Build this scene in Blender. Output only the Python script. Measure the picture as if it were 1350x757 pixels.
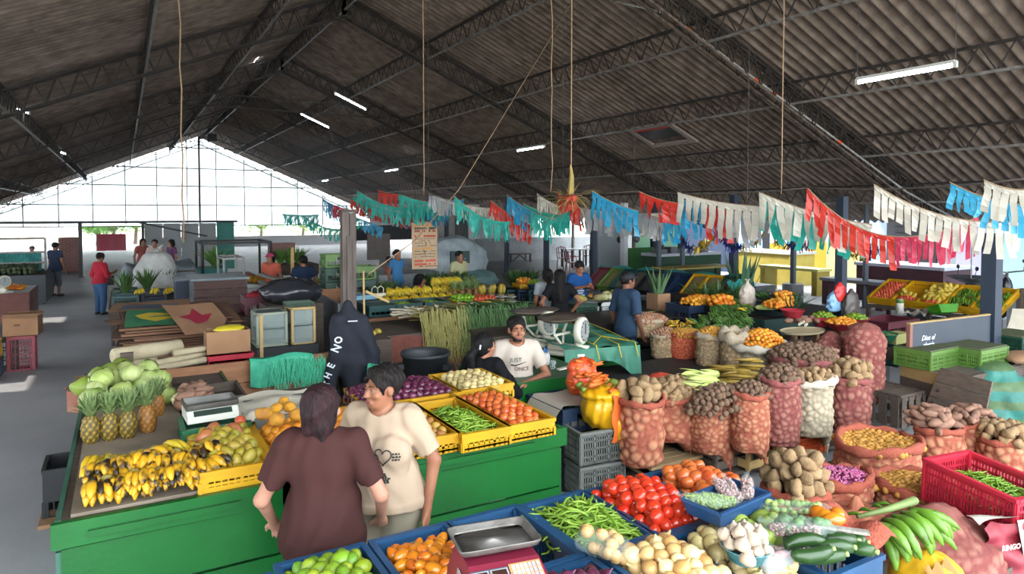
import bpy,math,random
import numpy as np
from mathutils import Vector,Matrix,noise,Euler
rnd=random.Random(7)
SC=bpy.context.scene
for o in list(bpy.data.objects):bpy.data.objects.remove(o)
COL=SC.collection
PI=math.pi
# ---------------------------------------------------------------- camera
F0,CX,CY,EYE=893.0,675.0,312.0,2.5
cam_d=bpy.data.cameras.new('camera');cam=bpy.data.objects.new('camera',cam_d);COL.objects.link(cam)
cam.location=(0,0,EYE)
YAW,PIT=math.radians(29.9),math.radians(2.05)
cam.rotation_euler=(PI/2-PIT,0,-YAW)
cam_d.sensor_width=36;cam_d.lens=36*F0/1350;cam_d.shift_y=-(378.5-CY)/1350
cam_d.clip_end=500;cam_d.clip_start=.05
SC.camera=cam
# ---------------------------------------------------------------- light
W=bpy.data.worlds.new('sky');SC.world=W;W.use_nodes=True
bg=W.node_tree.nodes['Background'];bg.inputs[0].default_value=(.86,.94,1,1);bg.inputs[1].default_value=9.0
def V3(x,y,z):return Vector((x,y,z)).to_track_quat('-Z','Y').to_euler()
sun_d=bpy.data.lights.new('sun','SUN');sun_d.energy=5.0;sun_d.angle=math.radians(1.0);sun_d.color=(1,.93,.82)
sun=bpy.data.objects.new('sun',sun_d);COL.objects.link(sun);sun.rotation_euler=V3(.55,-.35,-.9)
def area(name,loc,rot,sx,sy,e,col):
 d=bpy.data.lights.new(name,'AREA');d.shape='RECTANGLE';d.size=sx;d.size_y=sy;d.energy=e;d.color=col
 o=bpy.data.objects.new(name,d);COL.objects.link(o);o.location=loc;o.rotation_euler=rot;return o
# daylight through the open end of the hall behind the camera
area('daylight_open_end',(6,-5.5,4.2),(math.radians(68),0,0),20,4,160,(1,.92,.82))
SC.view_settings.view_transform='Standard';SC.view_settings.look='None';SC.view_settings.gamma=1
SC.view_settings.exposure=0.0
SC.cycles.max_bounces=5;SC.cycles.diffuse_bounces=3;SC.cycles.transparent_max_bounces=12
SC.cycles.use_denoising=True
SC.cycles.caustics_reflective=False;SC.cycles.caustics_refractive=False
SC.cycles.sample_clamp_indirect=6
# ---------------------------------------------------------------- pixel to place, at a known real height (or plane)
_R=Vector((math.cos(YAW),-math.sin(YAW),0));_H=Vector((math.sin(YAW),math.cos(YAW),0))
_F=_H*math.cos(PIT)+Vector((0,0,-math.sin(PIT)));_U=_H*math.sin(PIT)+Vector((0,0,math.cos(PIT)))
def ray(x,y):return _F+_R*((x-CX)/F0)-_U*((y-CY)/F0)
def at(x,y,z=0.0):
 d=ray(x,y);t=(z-EYE)/d.z;return Vector((d.x*t,d.y*t,z))
def atY(x,y,Y):
 d=ray(x,y);t=Y/d.y;return Vector((d.x*t,Y,EYE+d.z*t))
def atX(x,y,X):
 d=ray(x,y);t=X/d.x;return Vector((X,d.y*t,EYE+d.z*t))
# ---------------------------------------------------------------- materials
def lin(c):
 if isinstance(c,str):c=[int(c[i:i+2],16)/255 for i in (0,2,4)]
 return tuple((x/12.92 if x <= .04045 else ((x+.055)/1.055)**2.4) for x in c)+(1,)
MATS={}
def mat(name,c='808080',rough=.6,c2=None,nscale=6,namt=.5,var=0,varc=None,metal=0,bump=0,bscale=40,transl=0,alpha=1,emit=0,stretch=None,attr=None,coat=0,spec=.5,detail=4,wave=None,bias=0):
 if name in MATS:return MATS[name]
 m=bpy.data.materials.new(name);m.use_nodes=True;nt=m.node_tree;N=nt.nodes;L=nt.links
 b=N['Principled BSDF'];b.inputs['Roughness'].default_value=rough;b.inputs['Metallic'].default_value=metal
 b.inputs['Specular IOR Level'].default_value=spec;b.inputs['Coat Weight'].default_value=coat
 col=lin(c);b.inputs['Base Color'].default_value=col
 tc=N.new('ShaderNodeTexCoord');mp=N.new('ShaderNodeMapping');L.new(tc.outputs['Object'],mp.inputs[0])
 if stretch:mp.inputs['Scale'].default_value=stretch
 out=None
 if c2 is not None:
  t=N.new('ShaderNodeTexNoise');t.inputs['Scale'].default_value=nscale;t.inputs['Detail'].default_value=detail
  L.new(mp.outputs[0],t.inputs[0])
  if var or varc:
   oi0=N.new('ShaderNodeObjectInfo');ad=N.new('ShaderNodeVectorMath');ad.operation='ADD'
   sc_=N.new('ShaderNodeVectorMath');sc_.operation='SCALE';sc_.inputs['Scale'].default_value=30
   cb=N.new('ShaderNodeCombineXYZ');L.new(oi0.outputs['Random'],cb.inputs[0]);L.new(oi0.outputs['Random'],cb.inputs[1])
   L.new(cb.outputs[0],sc_.inputs[0]);L.new(mp.outputs[0],ad.inputs[0]);L.new(sc_.outputs[0],ad.inputs[1]);L.new(ad.outputs[0],t.inputs[0])
  r=N.new('ShaderNodeValToRGB');r.color_ramp.elements[0].position=.5-.35*(1-namt)-.02+bias;r.color_ramp.elements[1].position=.5+.35*(1-namt)+.02+bias
  r.color_ramp.elements[0].color=col;r.color_ramp.elements[1].color=lin(c2);L.new(t.outputs[0],r.inputs[0]);out=r.outputs[0]
 if wave:   # (direction, scale, colour, width) fine lines: weave, stripes, ribs
  w=N.new('ShaderNodeTexWave');w.bands_direction=wave[0];w.inputs['Scale'].default_value=wave[1];L.new(mp.outputs[0],w.inputs[0])
  rr=N.new('ShaderNodeValToRGB');rr.color_ramp.elements[0].position=wave[3];rr.color_ramp.elements[1].position=min(1,wave[3]+.12)
  L.new(w.outputs['Fac'],rr.inputs[0]);mx=N.new('ShaderNodeMix');mx.data_type='RGBA'
  L.new(rr.outputs[0],mx.inputs[0]);mx.inputs[7].default_value=lin(wave[2])
  if out:L.new(out,mx.inputs[6])
  else:mx.inputs[6].default_value=col
  out=mx.outputs[2]
 if attr:   # second colour where the vertex attribute says so
  a=N.new('ShaderNodeAttribute');a.attribute_name='k';mx=N.new('ShaderNodeMix');mx.data_type='RGBA'
  L.new(a.outputs['Fac'],mx.inputs[0]);mx.inputs[7].default_value=lin(attr)
  if out:L.new(out,mx.inputs[6])
  else:mx.inputs[6].default_value=col
  out=mx.outputs[2]
 if varc:
  oi=N.new('ShaderNodeObjectInfo');mx=N.new('ShaderNodeMix');mx.data_type='RGBA';L.new(oi.outputs['Random'],mx.inputs[0])
  mx.inputs[7].default_value=lin(varc)
  if out:L.new(out,mx.inputs[6])
  else:mx.inputs[6].default_value=col
  out=mx.outputs[2]
 if var:
  oi=N.new('ShaderNodeObjectInfo');mr=N.new('ShaderNodeMapRange');L.new(oi.outputs['Random'],mr.inputs[0])
  mr.inputs[3].default_value=1-var;mr.inputs[4].default_value=1+var
  h=N.new('ShaderNodeHueSaturation');L.new(mr.outputs[0],h.inputs['Value'])
  if out:L.new(out,h.inputs['Color'])
  else:h.inputs['Color'].default_value=col
  out=h.outputs[0]
 if out:L.new(out,b.inputs['Base Color'])
 if bump:
  t=N.new('ShaderNodeTexNoise');t.inputs['Scale'].default_value=bscale;t.inputs['Detail'].default_value=3;L.new(mp.outputs[0],t.inputs[0])
  bp=N.new('ShaderNodeBump');bp.inputs['Strength'].default_value=bump;bp.inputs['Distance'].default_value=.02;L.new(t.outputs[0],bp.inputs['Height']);L.new(bp.outputs[0],b.inputs['Normal'])
 if emit:b.inputs['Emission Color'].default_value=col;b.inputs['Emission Strength'].default_value=emit
 if alpha < 1:b.inputs['Alpha'].default_value=alpha
 if transl:
  o=N['Material Output'];tr=N.new('ShaderNodeBsdfTranslucent');ms=N.new('ShaderNodeMixShader');ms.inputs[0].default_value=transl
  if out:L.new(out,tr.inputs[0])
  else:tr.inputs[0].default_value=col
  L.new(b.outputs[0],ms.inputs[1]);L.new(tr.outputs[0],ms.inputs[2]);L.new(ms.outputs[0],o.inputs[0])
 MATS[name]=m;return m
# ---------------------------------------------------------------- mesh builder
def rotm(rx=0,ry=0,rz=0):return Euler((rx,ry,rz)).to_matrix()
class MB:
 def __init__(s):s.v=[];s.f=[];s.m=[];s.k=[];s.cur=0;s.T=None;s.kk=0.0
 def add(s,vs,fs,k=None):
  n=len(s.v)
  if s.T is not None:vs=[s.T @ Vector(p) for p in vs]
  s.v+=[tuple(p) for p in vs];s.f+=[tuple(i+n for i in q) for q in fs];s.m+=[s.cur]*len(fs)
  s.k+=list(k) if k is not None else [s.kk]*len(vs)
  return s
 def box(s,c,d,r=None):
  x,y,z=d[0]/2,d[1]/2,d[2]/2
  vs=[Vector(p) for p in ((-x,-y,-z),(x,-y,-z),(x,y,-z),(-x,y,-z),(-x,-y,z),(x,-y,z),(x,y,z),(-x,y,z))]
  if r is not None:
   M=rotm(*r) if isinstance(r,tuple) else r
   vs=[M @ p for p in vs]
  c=Vector(c)
  return s.add([p+c for p in vs],[(0,3,2,1),(4,5,6,7),(0,1,5,4),(1,2,6,5),(2,3,7,6),(3,0,4,7)])
 def b2(s,a,b):
  return s.box([(a[i]+b[i])/2 for i in range(3)],[abs(b[i]-a[i]) for i in range(3)])
 def beam(s,a,b,w,h=None,up=(0,0,1)):
  a=Vector(a);b=Vector(b);h=h or w;d=(b-a);L_=d.length
  if L_ < 1e-6:return s
  d /= L_;u=Vector(up);sx=d.cross(u)
  if sx.length < 1e-3:sx=d.cross(Vector((1,0,0)))
  sx.normalize();uu=sx.cross(d)
  vs=[p+sx*i*w/2+uu*j*h/2 for p in (a,b) for i,j in ((-1,-1),(1,-1),(1,1),(-1,1))]
  return s.add(vs,[(0,1,2,3),(7,6,5,4),(0,4,5,1),(1,5,6,2),(2,6,7,3),(3,7,4,0)])
 def tube(s,pts,r,n=8,cap=True,flat=1.0):
  pts=[Vector(p) for p in pts];N_=len(pts)
  rr=r if isinstance(r,(list,tuple)) else [r]*N_
  vs=[];up=None
  for i,p in enumerate(pts):
   t=(pts[min(i+1,N_-1)]-pts[max(i-1,0)]).normalized()
   if up is None:
    up=Vector((0,0,1)) if abs(t.z) < .9 else Vector((1,0,0))
   sx=t.cross(up).normalized();up=sx.cross(t).normalized()
   for j in range(n):
    a=2*PI*j/n;vs.append(p+sx*math.cos(a)*rr[i]+up*math.sin(a)*rr[i]*flat)
  fs=[(i*n+j,i*n+(j+1) % n,(i+1)*n+(j+1) % n,(i+1)*n+j) for i in range(N_-1) for j in range(n)]
  if cap:fs+=[tuple(range(n))[::-1],tuple((N_-1)*n+j for j in range(n))]
  return s.add(vs,fs)
 def lathe(s,prof,n=16,c=(0,0,0),fn=None,cap=True,sq=(1,1)):
  vs=[]
  for r,z in prof:
   for j in range(n):
    a=2*PI*j/n;q=r*(fn(a,z) if fn else 1);vs.append((c[0]+q*math.cos(a)*sq[0],c[1]+q*math.sin(a)*sq[1],c[2]+z))
  N_=len(prof)
  fs=[(i*n+j,i*n+(j+1) % n,(i+1)*n+(j+1) % n,(i+1)*n+j) for i in range(N_-1) for j in range(n)]
  if cap:fs+=[tuple(range(n))[::-1],tuple((N_-1)*n+j for j in range(n))]
  return s.add(vs,fs)
 def ball(s,c,r,n=10,m=7,fn=None):
  r=(r,r,r) if not isinstance(r,(tuple,list)) else r
  vs=[];
  for i in range(m+1):
   ph=-PI/2+PI*i/m
   for j in range(n):
    a=2*PI*j/n;q=Vector((math.cos(ph)*math.cos(a),math.cos(ph)*math.sin(a),math.sin(ph)))
    k=fn(q) if fn else 1
    vs.append((c[0]+q.x*r[0]*k,c[1]+q.y*r[1]*k,c[2]+q.z*r[2]*k))
  fs=[(i*n+j,i*n+(j+1) % n,(i+1)*n+(j+1) % n,(i+1)*n+j) for i in range(m) for j in range(n)]
  return s.add(vs,fs)
 def grid(s,fn,nu,nv,k=None):
  vs=[fn(i/nu,j/nv) for j in range(nv+1) for i in range(nu+1)]
  fs=[(j*(nu+1)+i,j*(nu+1)+i+1,(j+1)*(nu+1)+i+1,(j+1)*(nu+1)+i) for j in range(nv) for i in range(nu)]
  return s.add(vs,fs,k)
 def mesh(s,name,mats,smooth=False):
  me=bpy.data.meshes.new(name);me.from_pydata(s.v,[],s.f)
  for m in (mats if isinstance(mats,(list,tuple)) else [mats]):me.materials.append(m)
  if any(s.m):me.polygons.foreach_set('material_index',s.m)
  if smooth:me.polygons.foreach_set('use_smooth',[True]*len(s.f))
  if any(s.k):
   a=me.attributes.new('k','FLOAT','POINT');a.data.foreach_set('value',s.k)
  me.update();return me
 def build(s,name,mats,parent=None,smooth=False,loc=None,rot=None):
  o=bpy.data.objects.new(name,s.mesh(name,mats,smooth));COL.objects.link(o)
  if parent is not None:o.parent=parent
  if loc is not None:o.location=loc
  if rot is not None:o.rotation_euler=rot
  return o
def tag(o,label=None,cat=None,group=None,kind=None):
 for k,v in (('label',label),('category',cat),('group',group),('kind',kind)):
  if v:o[k]=v
 return o
def thing(name,label,cat,loc=(0,0,0),rz=0,group=None,rot=None):
 o=bpy.data.objects.new(name,None);COL.objects.link(o);o.location=loc;o.rotation_euler=rot or (0,0,rz);o.empty_display_size=.1
 return tag(o,label,cat,group)
def inst(me,name,loc,rot=(0,0,0),s=1,parent=None):
 o=bpy.data.objects.new(name,me);COL.objects.link(o);o.location=loc;o.rotation_euler=rot
 o.scale=(s,s,s) if not isinstance(s,tuple) else s
 if parent is not None:o.parent=parent
 return o
def struct(name,mb,mats,parent=None,smooth=False,**k):
 return tag(mb.build(name,mats,parent,smooth,**k),kind='structure')
def copy_tree(o,parent=None,kids=None):
 c=o.copy();COL.objects.link(c)
 if parent is not None:c.parent=parent
 for ch in list(o.children):copy_tree(ch,c)
 return c
def V(*a):return Vector(a)
def nz(x,y=0,z=0,s=1):return noise.noise(Vector((x*s,y*s,z*s)))
# ================================================================ setting
RX,RZ,SL=4.8,7.9,.43           # ridge x, ridge z, slope
XL,XR,Y0,Y1=-7.4,17.3,-1.5,53.0
def zr(x):return RZ-SL*abs(x-RX)
M_conc=mat('worn concrete','77787a',.55,'55565a',1.3,.25,bump=.15,bscale=18,detail=8)
M_floor=mat('hall floor concrete','b6b6b8',.5,'85868a',.55,.2,bump=.2,bscale=9,detail=9)
M_asb=mat('sooty fibre cement','94867c',.95,'5a4f48',3.0,.3,bump=.3,bscale=60,spec=.15,detail=8,var=.18)
M_steel=mat('dark painted steel','1d1e22',.6,'34302d',8,.4)
M_pale=mat('pale galvanised pipe','a9a9a6',.5,'7b7874',10,.4)
M_white=mat('white wall paint','d5d8dc',.8,'b8babb',2,.3)
M_block=mat('grey block wall','9a9c9e',.85,'7c7d7c',3,.3,bump=.2)
# floor
fl=MB();fl.b2((-12,-1,-.2),(34,60,0));struct('floor',fl,M_floor)
# outside ground and far surroundings
g=MB();g.b2((-60,-40,-.4),(90,120,-.201));tag(g.build('ground',mat('sunlit yard concrete','b9b0a2',.9,'a39a8a',.8)),kind='structure')
# roof sheets: corrugated, each one an overlapping piece
P_=.225
CW=.056
def sheet_mesh(nw,length):
 mb=MB();n=int(nw*8)
 def fn(u,v):
  y=u*nw*P_;return (v*length,y,CW*math.sin(2*PI*y/P_))
 mb.grid(fn,n,1);return mb
ceil=bpy.data.objects.new("ceiling",None);COL.objects.link(ceil)
ceil['kind']='structure'
purl_r=[RX,7.0,9.2,11.4,13.6,15.8,17.9]
purl_l=[RX,2.9,.5,-2.0,-4.4,-7.6]
hole={(3,13),(3,19)}
sm={}
rest=MB()
W_=5*P_
cnt=0
for side,pl in ((1,purl_r),(-1,purl_l)):
 for k in range(len(pl)-1):
  xa,xb=pl[k],pl[k+1];run=abs(xb-xa)+.2;ln=run*math.hypot(1,SL)
  key=(side,round(ln,2))
  if key not in sm:sm[key]=sheet_mesh(5.5,ln).mesh('roof_sheet',M_asb,True)
  for j in range(int((Y1-Y0+1)/W_)):
   y=Y0+j*W_
   lift=.003*(j % 2)+.004*(len(pl)-k)
   th=math.atan(SL)
   rot=(0,th,0) if side > 0 else (0,PI-th,0)
   yy=y if side > 0 else y
   rj=rnd.uniform(-.0015,.0005)*side
   if y > 3 and y < 34 and cnt < 300:
    o=inst(sm[key],'roof_sheet',(xa,yy,zr(xa)+.06+lift),(0,rot[1]+rj,0),(.70 if side < 0 and (k,j) in hole else 1,1,1),ceil);cnt+=1
   else:
    M=Matrix.Translation((xa,yy,zr(xa)+.06+lift)) @ Euler((0,rot[1],0)).to_matrix().to_4x4()
    rest.T=M;n=44
    rest.grid(lambda u,v:(v*ln,u*5.5*P_,CW*math.sin(2*PI*u*5.5)),n,1)
rest.T=None
r_=rest.build('roof_sheet',M_asb,ceil,True);r_['kind']='stuff'
cap=MB()
cap.beam((RX,Y0,RZ+.13),(RX,Y1,RZ+.13),.5,.03);cap.build('ridge_cap',M_asb,ceil)
# lattice trusses
def lattice(mb_t,mb_b,mb_w,a,b,depth,bay,tw=.07,bw=.05,ww=.022,dn=V(0,0,-1),wid=.0):
 a=V(*a);b=V(*b);L_=(b-a).length;n=max(2,int(L_/bay));d=(b-a)/n
 mb_t.beam(a,b,tw,tw*.6);mb_b.beam(a+dn*depth,b+dn*depth,bw)
 for i in range(n):
  p=a+d*i;q=a+d*(i+1);m=a+d*(i+.5)+dn*depth
  mb_w.beam(p,m,ww);mb_w.beam(m,q,ww)
TY=[1.4,8.9,16.6,24.0,31.5,39.0,46.5,52.6]
ordn=['nearest','second nearest','third','fourth','fifth','sixth','seventh','farthest']
M_truss=mat('dusty dark steel lattice','1c1a1a',.8,'3a332e',14,.4)
for i,y in enumerate(TY):
 t=thing('roof_truss',f'dark lattice steel rafter truss spanning the roof, {ordn[i]} in the row from the camera','truss',(0,0,0),group='lattice rafter trusses')
 T,B,Wb=MB(),MB(),MB()
 for xe in (XR,XL):
  for dy in (-.1,.1):
   lattice(T,B,Wb,(RX,y+dy,RZ-.1),(xe,y+dy,zr(xe)-.1),.5 if dy < 0 else .5,.42 if y < 30 else .6,.06,.045,.02)
  Wb.beam((RX,y,RZ-.6),(RX,y,RZ-.1),.08)
 T.build('top_chord',M_truss,t);B.build('bottom_chord',M_truss if i != 1 else mat('dusty tan steel chord','6d5f55',.9,'3a322d',12),t);w=Wb.build('web',M_truss,t)
pos=['over the right eave','over the right side','on the right slope','high on the right slope','beside the ridge on the right']
pl_all=[(7.0,'first right of the ridge'),(9.2,'second right of the ridge'),(11.4,'third right of the ridge'),(13.6,'fourth right of the ridge'),(15.8,'fifth right of the ridge'),
          (RX,'along the ridge'),(2.9,'first left of the ridge'),(.5,'second left of the ridge'),(-2.0,'third left of the ridge'),(-4.4,'fourth left of the ridge')]
for x,s_ in pl_all:
 t=thing('roof_purlin',f'lattice purlin running down the hall length, {s_}','purlin',group='lattice purlins')
 T,B,Wb=MB(),MB(),MB()
 z=zr(x)-.02
 lattice(T,B,Wb,(x,Y0,z),(x,Y1,z),.42,.5,.07,.045,.018)
 T.build('top_chord',M_truss,t);B.build('bottom_chord',mat('light grey lower chord','8d8a86',.6,'55504b',9,.4),t);Wb.build('web',M_truss,t)
# tie beam high across, third bay
for y,z,xa,xb in ((24.0,6.35,1.3,8.4),(46.5,6.9,2.4,7.2)):
 t=thing('tie_beam','horizontal dark lattice tie beam crossing under the ridge'+(', nearer one' if y < 30 else ', near the far gable'),'beam')
 T,B,Wb=MB(),MB(),MB();lattice(T,B,Wb,(xa,y,z),(xb,y,z),.4,.5,.06,.06,.02)
 T.build('top_chord',M_truss,t);B.build('bottom_chord',M_truss,t);Wb.build('web',M_truss,t)
# far gable: steel frame with translucent white sheets, open below
M_pane=mat('cloudy translucent sheet','f4fbff',.4,transl=.8,alpha=.55)
gz=1.55;gw=thing('x',None,None);gw.name='window_1';gw['kind']='structure'
fr=MB();n=13
xs=[XL+(XR-XL)*i/n for i in range(n+1)]
zs=[gz,3.0,4.35,5.6]
for z in zs:
 w=(RZ-z)/SL;xa,xb=max(XL,RX-w),min(XR,RX+w);fr.beam((xa,Y1,z),(xb,Y1,z),.07)
for x in xs:fr.beam((x,Y1,gz),(x,Y1,zr(x)-.1),.06)
fr.beam((RX,Y1,gz),(RX,Y1,RZ),.12)
fr.build('window_frame',M_steel,gw)
for i in range(n):
 a,b=xs[i],xs[i+1]
 for za,zb in ((gz,3.0),(3.0,4.35),(4.35,5.6),(5.6,8)):
  pts=[]
  ta,tb=zr(a)-.3,zr(b)-.3
  if max(ta,tb) < za:continue
  pa=min(zb,ta);pb=min(zb,tb)
  if a < RX < b and zb > 7:poly=[(a,za),(b,za),(b,max(za,pb)),(RX,RZ-.3),(a,max(za,pa))]
  else:poly=[(a,za),(b,za),(b,max(za,pb)),(a,max(za,pa))]
  k=len(poly);mb=MB()
  mb.add([(x,Y1+.03,z) for x,z in poly]+[(x,Y1+.04,z) for x,z in poly],[tuple(range(k)),tuple(range(k,2*k))[::-1]]+[(q,(q+1) % k,k+(q+1) % k,k+q) for q in range(k)])
  mb.build('pane',M_pane,gw)
lw=MB();lw.b2((2.2,Y1-.1,0),(XR,Y1+.1,.75));struct('wall_far',lw,M_block)
# left wall, ochre corrugated sheets above block
lw=MB();lw.b2((XL-.12,8,0),(XL,Y1,1.3));w_l=struct('wall_left',lw,M_block)
cs=MB();cs.grid(lambda u,v:(XL+.02*math.sin(u*900),30+u*23,1.3+v*1.3),600,1);cs.build('corrugated_sheet',mat('ochre corrugated sheet','b08a55',.7,'8a6a40',2),w_l)
# posts
def post(x,y,w,h,label,base=False,m=None,name='roof_post',round_=False):
 t=thing(name,label,'post',(x,y,0))
 mb=MB()
 if round_:mb.tube([(0,0,0),(0,0,h)],w/2,10)
 else:mb.b2((-w/2,-w/2,0),(w/2,w/2,h))
 mb.build('pole',m or mat('navy painted steel','2c3a50',.5,'1e2a3c',5),t)
 mb=MB()
 if base:mb.lathe([(.3,0),(.3,.35),(.28,.37)],20)
 else:mb.b2((-w*.9,-w*.9,0),(w*.9,w*.9,.02))
 mb.build('footing',M_conc,t)
 return t
# ================================================================ library: produce, crates, sacks
def plast(name,c,r=.45,**k):return mat('plastic '+name,c,r,**k)
CR={'blue':plast('blue','234f76',c2='1c4266',nscale=4),'yellow':plast('yellow','c99a14',c2='b58410',nscale=3),'green':plast('green','1f6b45',c2='195438',nscale=4),'teal':plast('dark teal','17494a',c2='123a3c',nscale=4),
      'black':plast('black','17191d'),'grey':plast('grey','6d716c',c2='5d605c',nscale=3),'orange':plast('orange','c8501c',c2='b04216',nscale=3),'maroon':plast('maroon','5a2430'),'red':plast('red','c02a3e',c2='a82236',nscale=3),
      'lime':plast('lime','58b82c',c2='4ca424',nscale=5),'leaf':plast('leaf green','587c34',c2='48682c',nscale=3),'navy':plast('navy','1b2c44'),'white':plast('white','c9cac8'),'darkgreen':plast('dark green','1a4433',c2='15382b',nscale=3),'pink':plast('faded red','9c3a44',c2='843040',nscale=3)}
def wall_lattice(mb,a,b,z0,z1,nb,t=.012,rim=.035,rows=1,solid=0.0,cross=False,handle=False):
 """a slotted crate wall from a to b (plan points), z0..z1, with nb vertical bars"""
 a=V(*a,0);b=V(*b,0);d=b-a;L_=d.length;d /= L_
 up=V(0,0,1)
 def bar(p,q,w):mb.beam(p,q,w,t,up=d.cross(up))
 z=V(0,0,1)
 def hb(zc,w,u0=0,u1=1):mb.beam(a+d*L_*u0+z*zc,a+d*L_*u1+z*zc,t,w)
 hb(z1-rim/2,rim);hb(z0+rim*.4,rim*.8)
 zb=z1
 if solid > 0:
  zs=z1-rim-(z1-z0)*solid
  if handle:
   hh=(z1-rim-zs)
   hb(zs+hh/2,hh,0,.36);hb(zs+hh/2,hh,.64,1)
  else:hb((zs+z1-rim)/2,z1-rim-zs)
  zb=zs
 for r in range(1,rows):hb(z0+(zb-z0)*r/rows,rim*.5)
 if nb:
  for i in range(nb+1):
   w=.03 if i in (0,nb) else (.018 if i % 6==0 else .008)
   p=a+d*(L_*i/nb);mb.beam(p+z*z0,p+z*zb,w,t,up=up.cross(d)) if False else mb.box(tuple(p+z*(z0+zb)/2),(w if abs(d.x) > .5 else t,w if abs(d.y) > .5 else t,zb-z0)) if (abs(d.x) > .99 or abs(d.y) > .99) else mb.beam(p+z*z0,p+z*zb,t)
CC={}
def crate(loc,w=.4,d=.6,h=.28,color='blue',rz=0,label=None,group=None,style='slot',rot=None,nx=None,parent=None,fine=True,name='produce_crate'):
 """open plastic crate, its parts: base, rim, four side panels"""
 key=(w,d,h,color,style,fine)
 if key not in CC:
  ms=[]
  t=.014
  bs=MB();bs.b2((-w/2+.01,-d/2+.01,0),(w/2-.01,d/2-.01,.012));ms.append(('base',bs.mesh('base',CR[color])))
  rm=MB();o_=.012
  for s_ in (-1,1):
   rm.box((0,s_*d/2,h-.012),(w+2*o_,.03,.024));rm.box((s_*w/2,0,h-.012),(.03,d-.03,.024))
   for q in (-1,1):rm.box((s_*(w/2-.012),q*(d/2-.012),h/2),(.036,.036,h-.02))
  ms.append(('rim',rm.mesh('rim',CR[color])))
  kw={'slot':dict(solid=.3,rows=1,handle=False),'handle':dict(solid=.36,rows=1,handle=True),'grid':dict(solid=0,rows=4),'coarse':dict(solid=0,rows=3),'solid':dict(solid=.55,rows=1),'slats':dict(solid=.12,rows=3)}[style]
  f=(45 if style=='grid' else 28 if style in ('slot','handle','slats') else 14) * (1 if fine else .5)
  for a,b,L_ in (((-w/2,-d/2),(w/2,-d/2),w),((w/2,-d/2),(w/2,d/2),d),((w/2,d/2),(-w/2,d/2),w),((-w/2,d/2),(-w/2,-d/2),d)):
   sd=MB();wall_lattice(sd,a,b,.01,h-.02,max(3,int(L_*f)),t,.03,**kw);ms.append(('side_panel',sd.mesh('side_panel',CR[color])))
  CC[key]=ms
 t=thing(name,label,'crate',loc,rz,group,rot)
 for nm,me in CC[key]:inst(me,nm,(0,0,0),parent=t)
 return t
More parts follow.
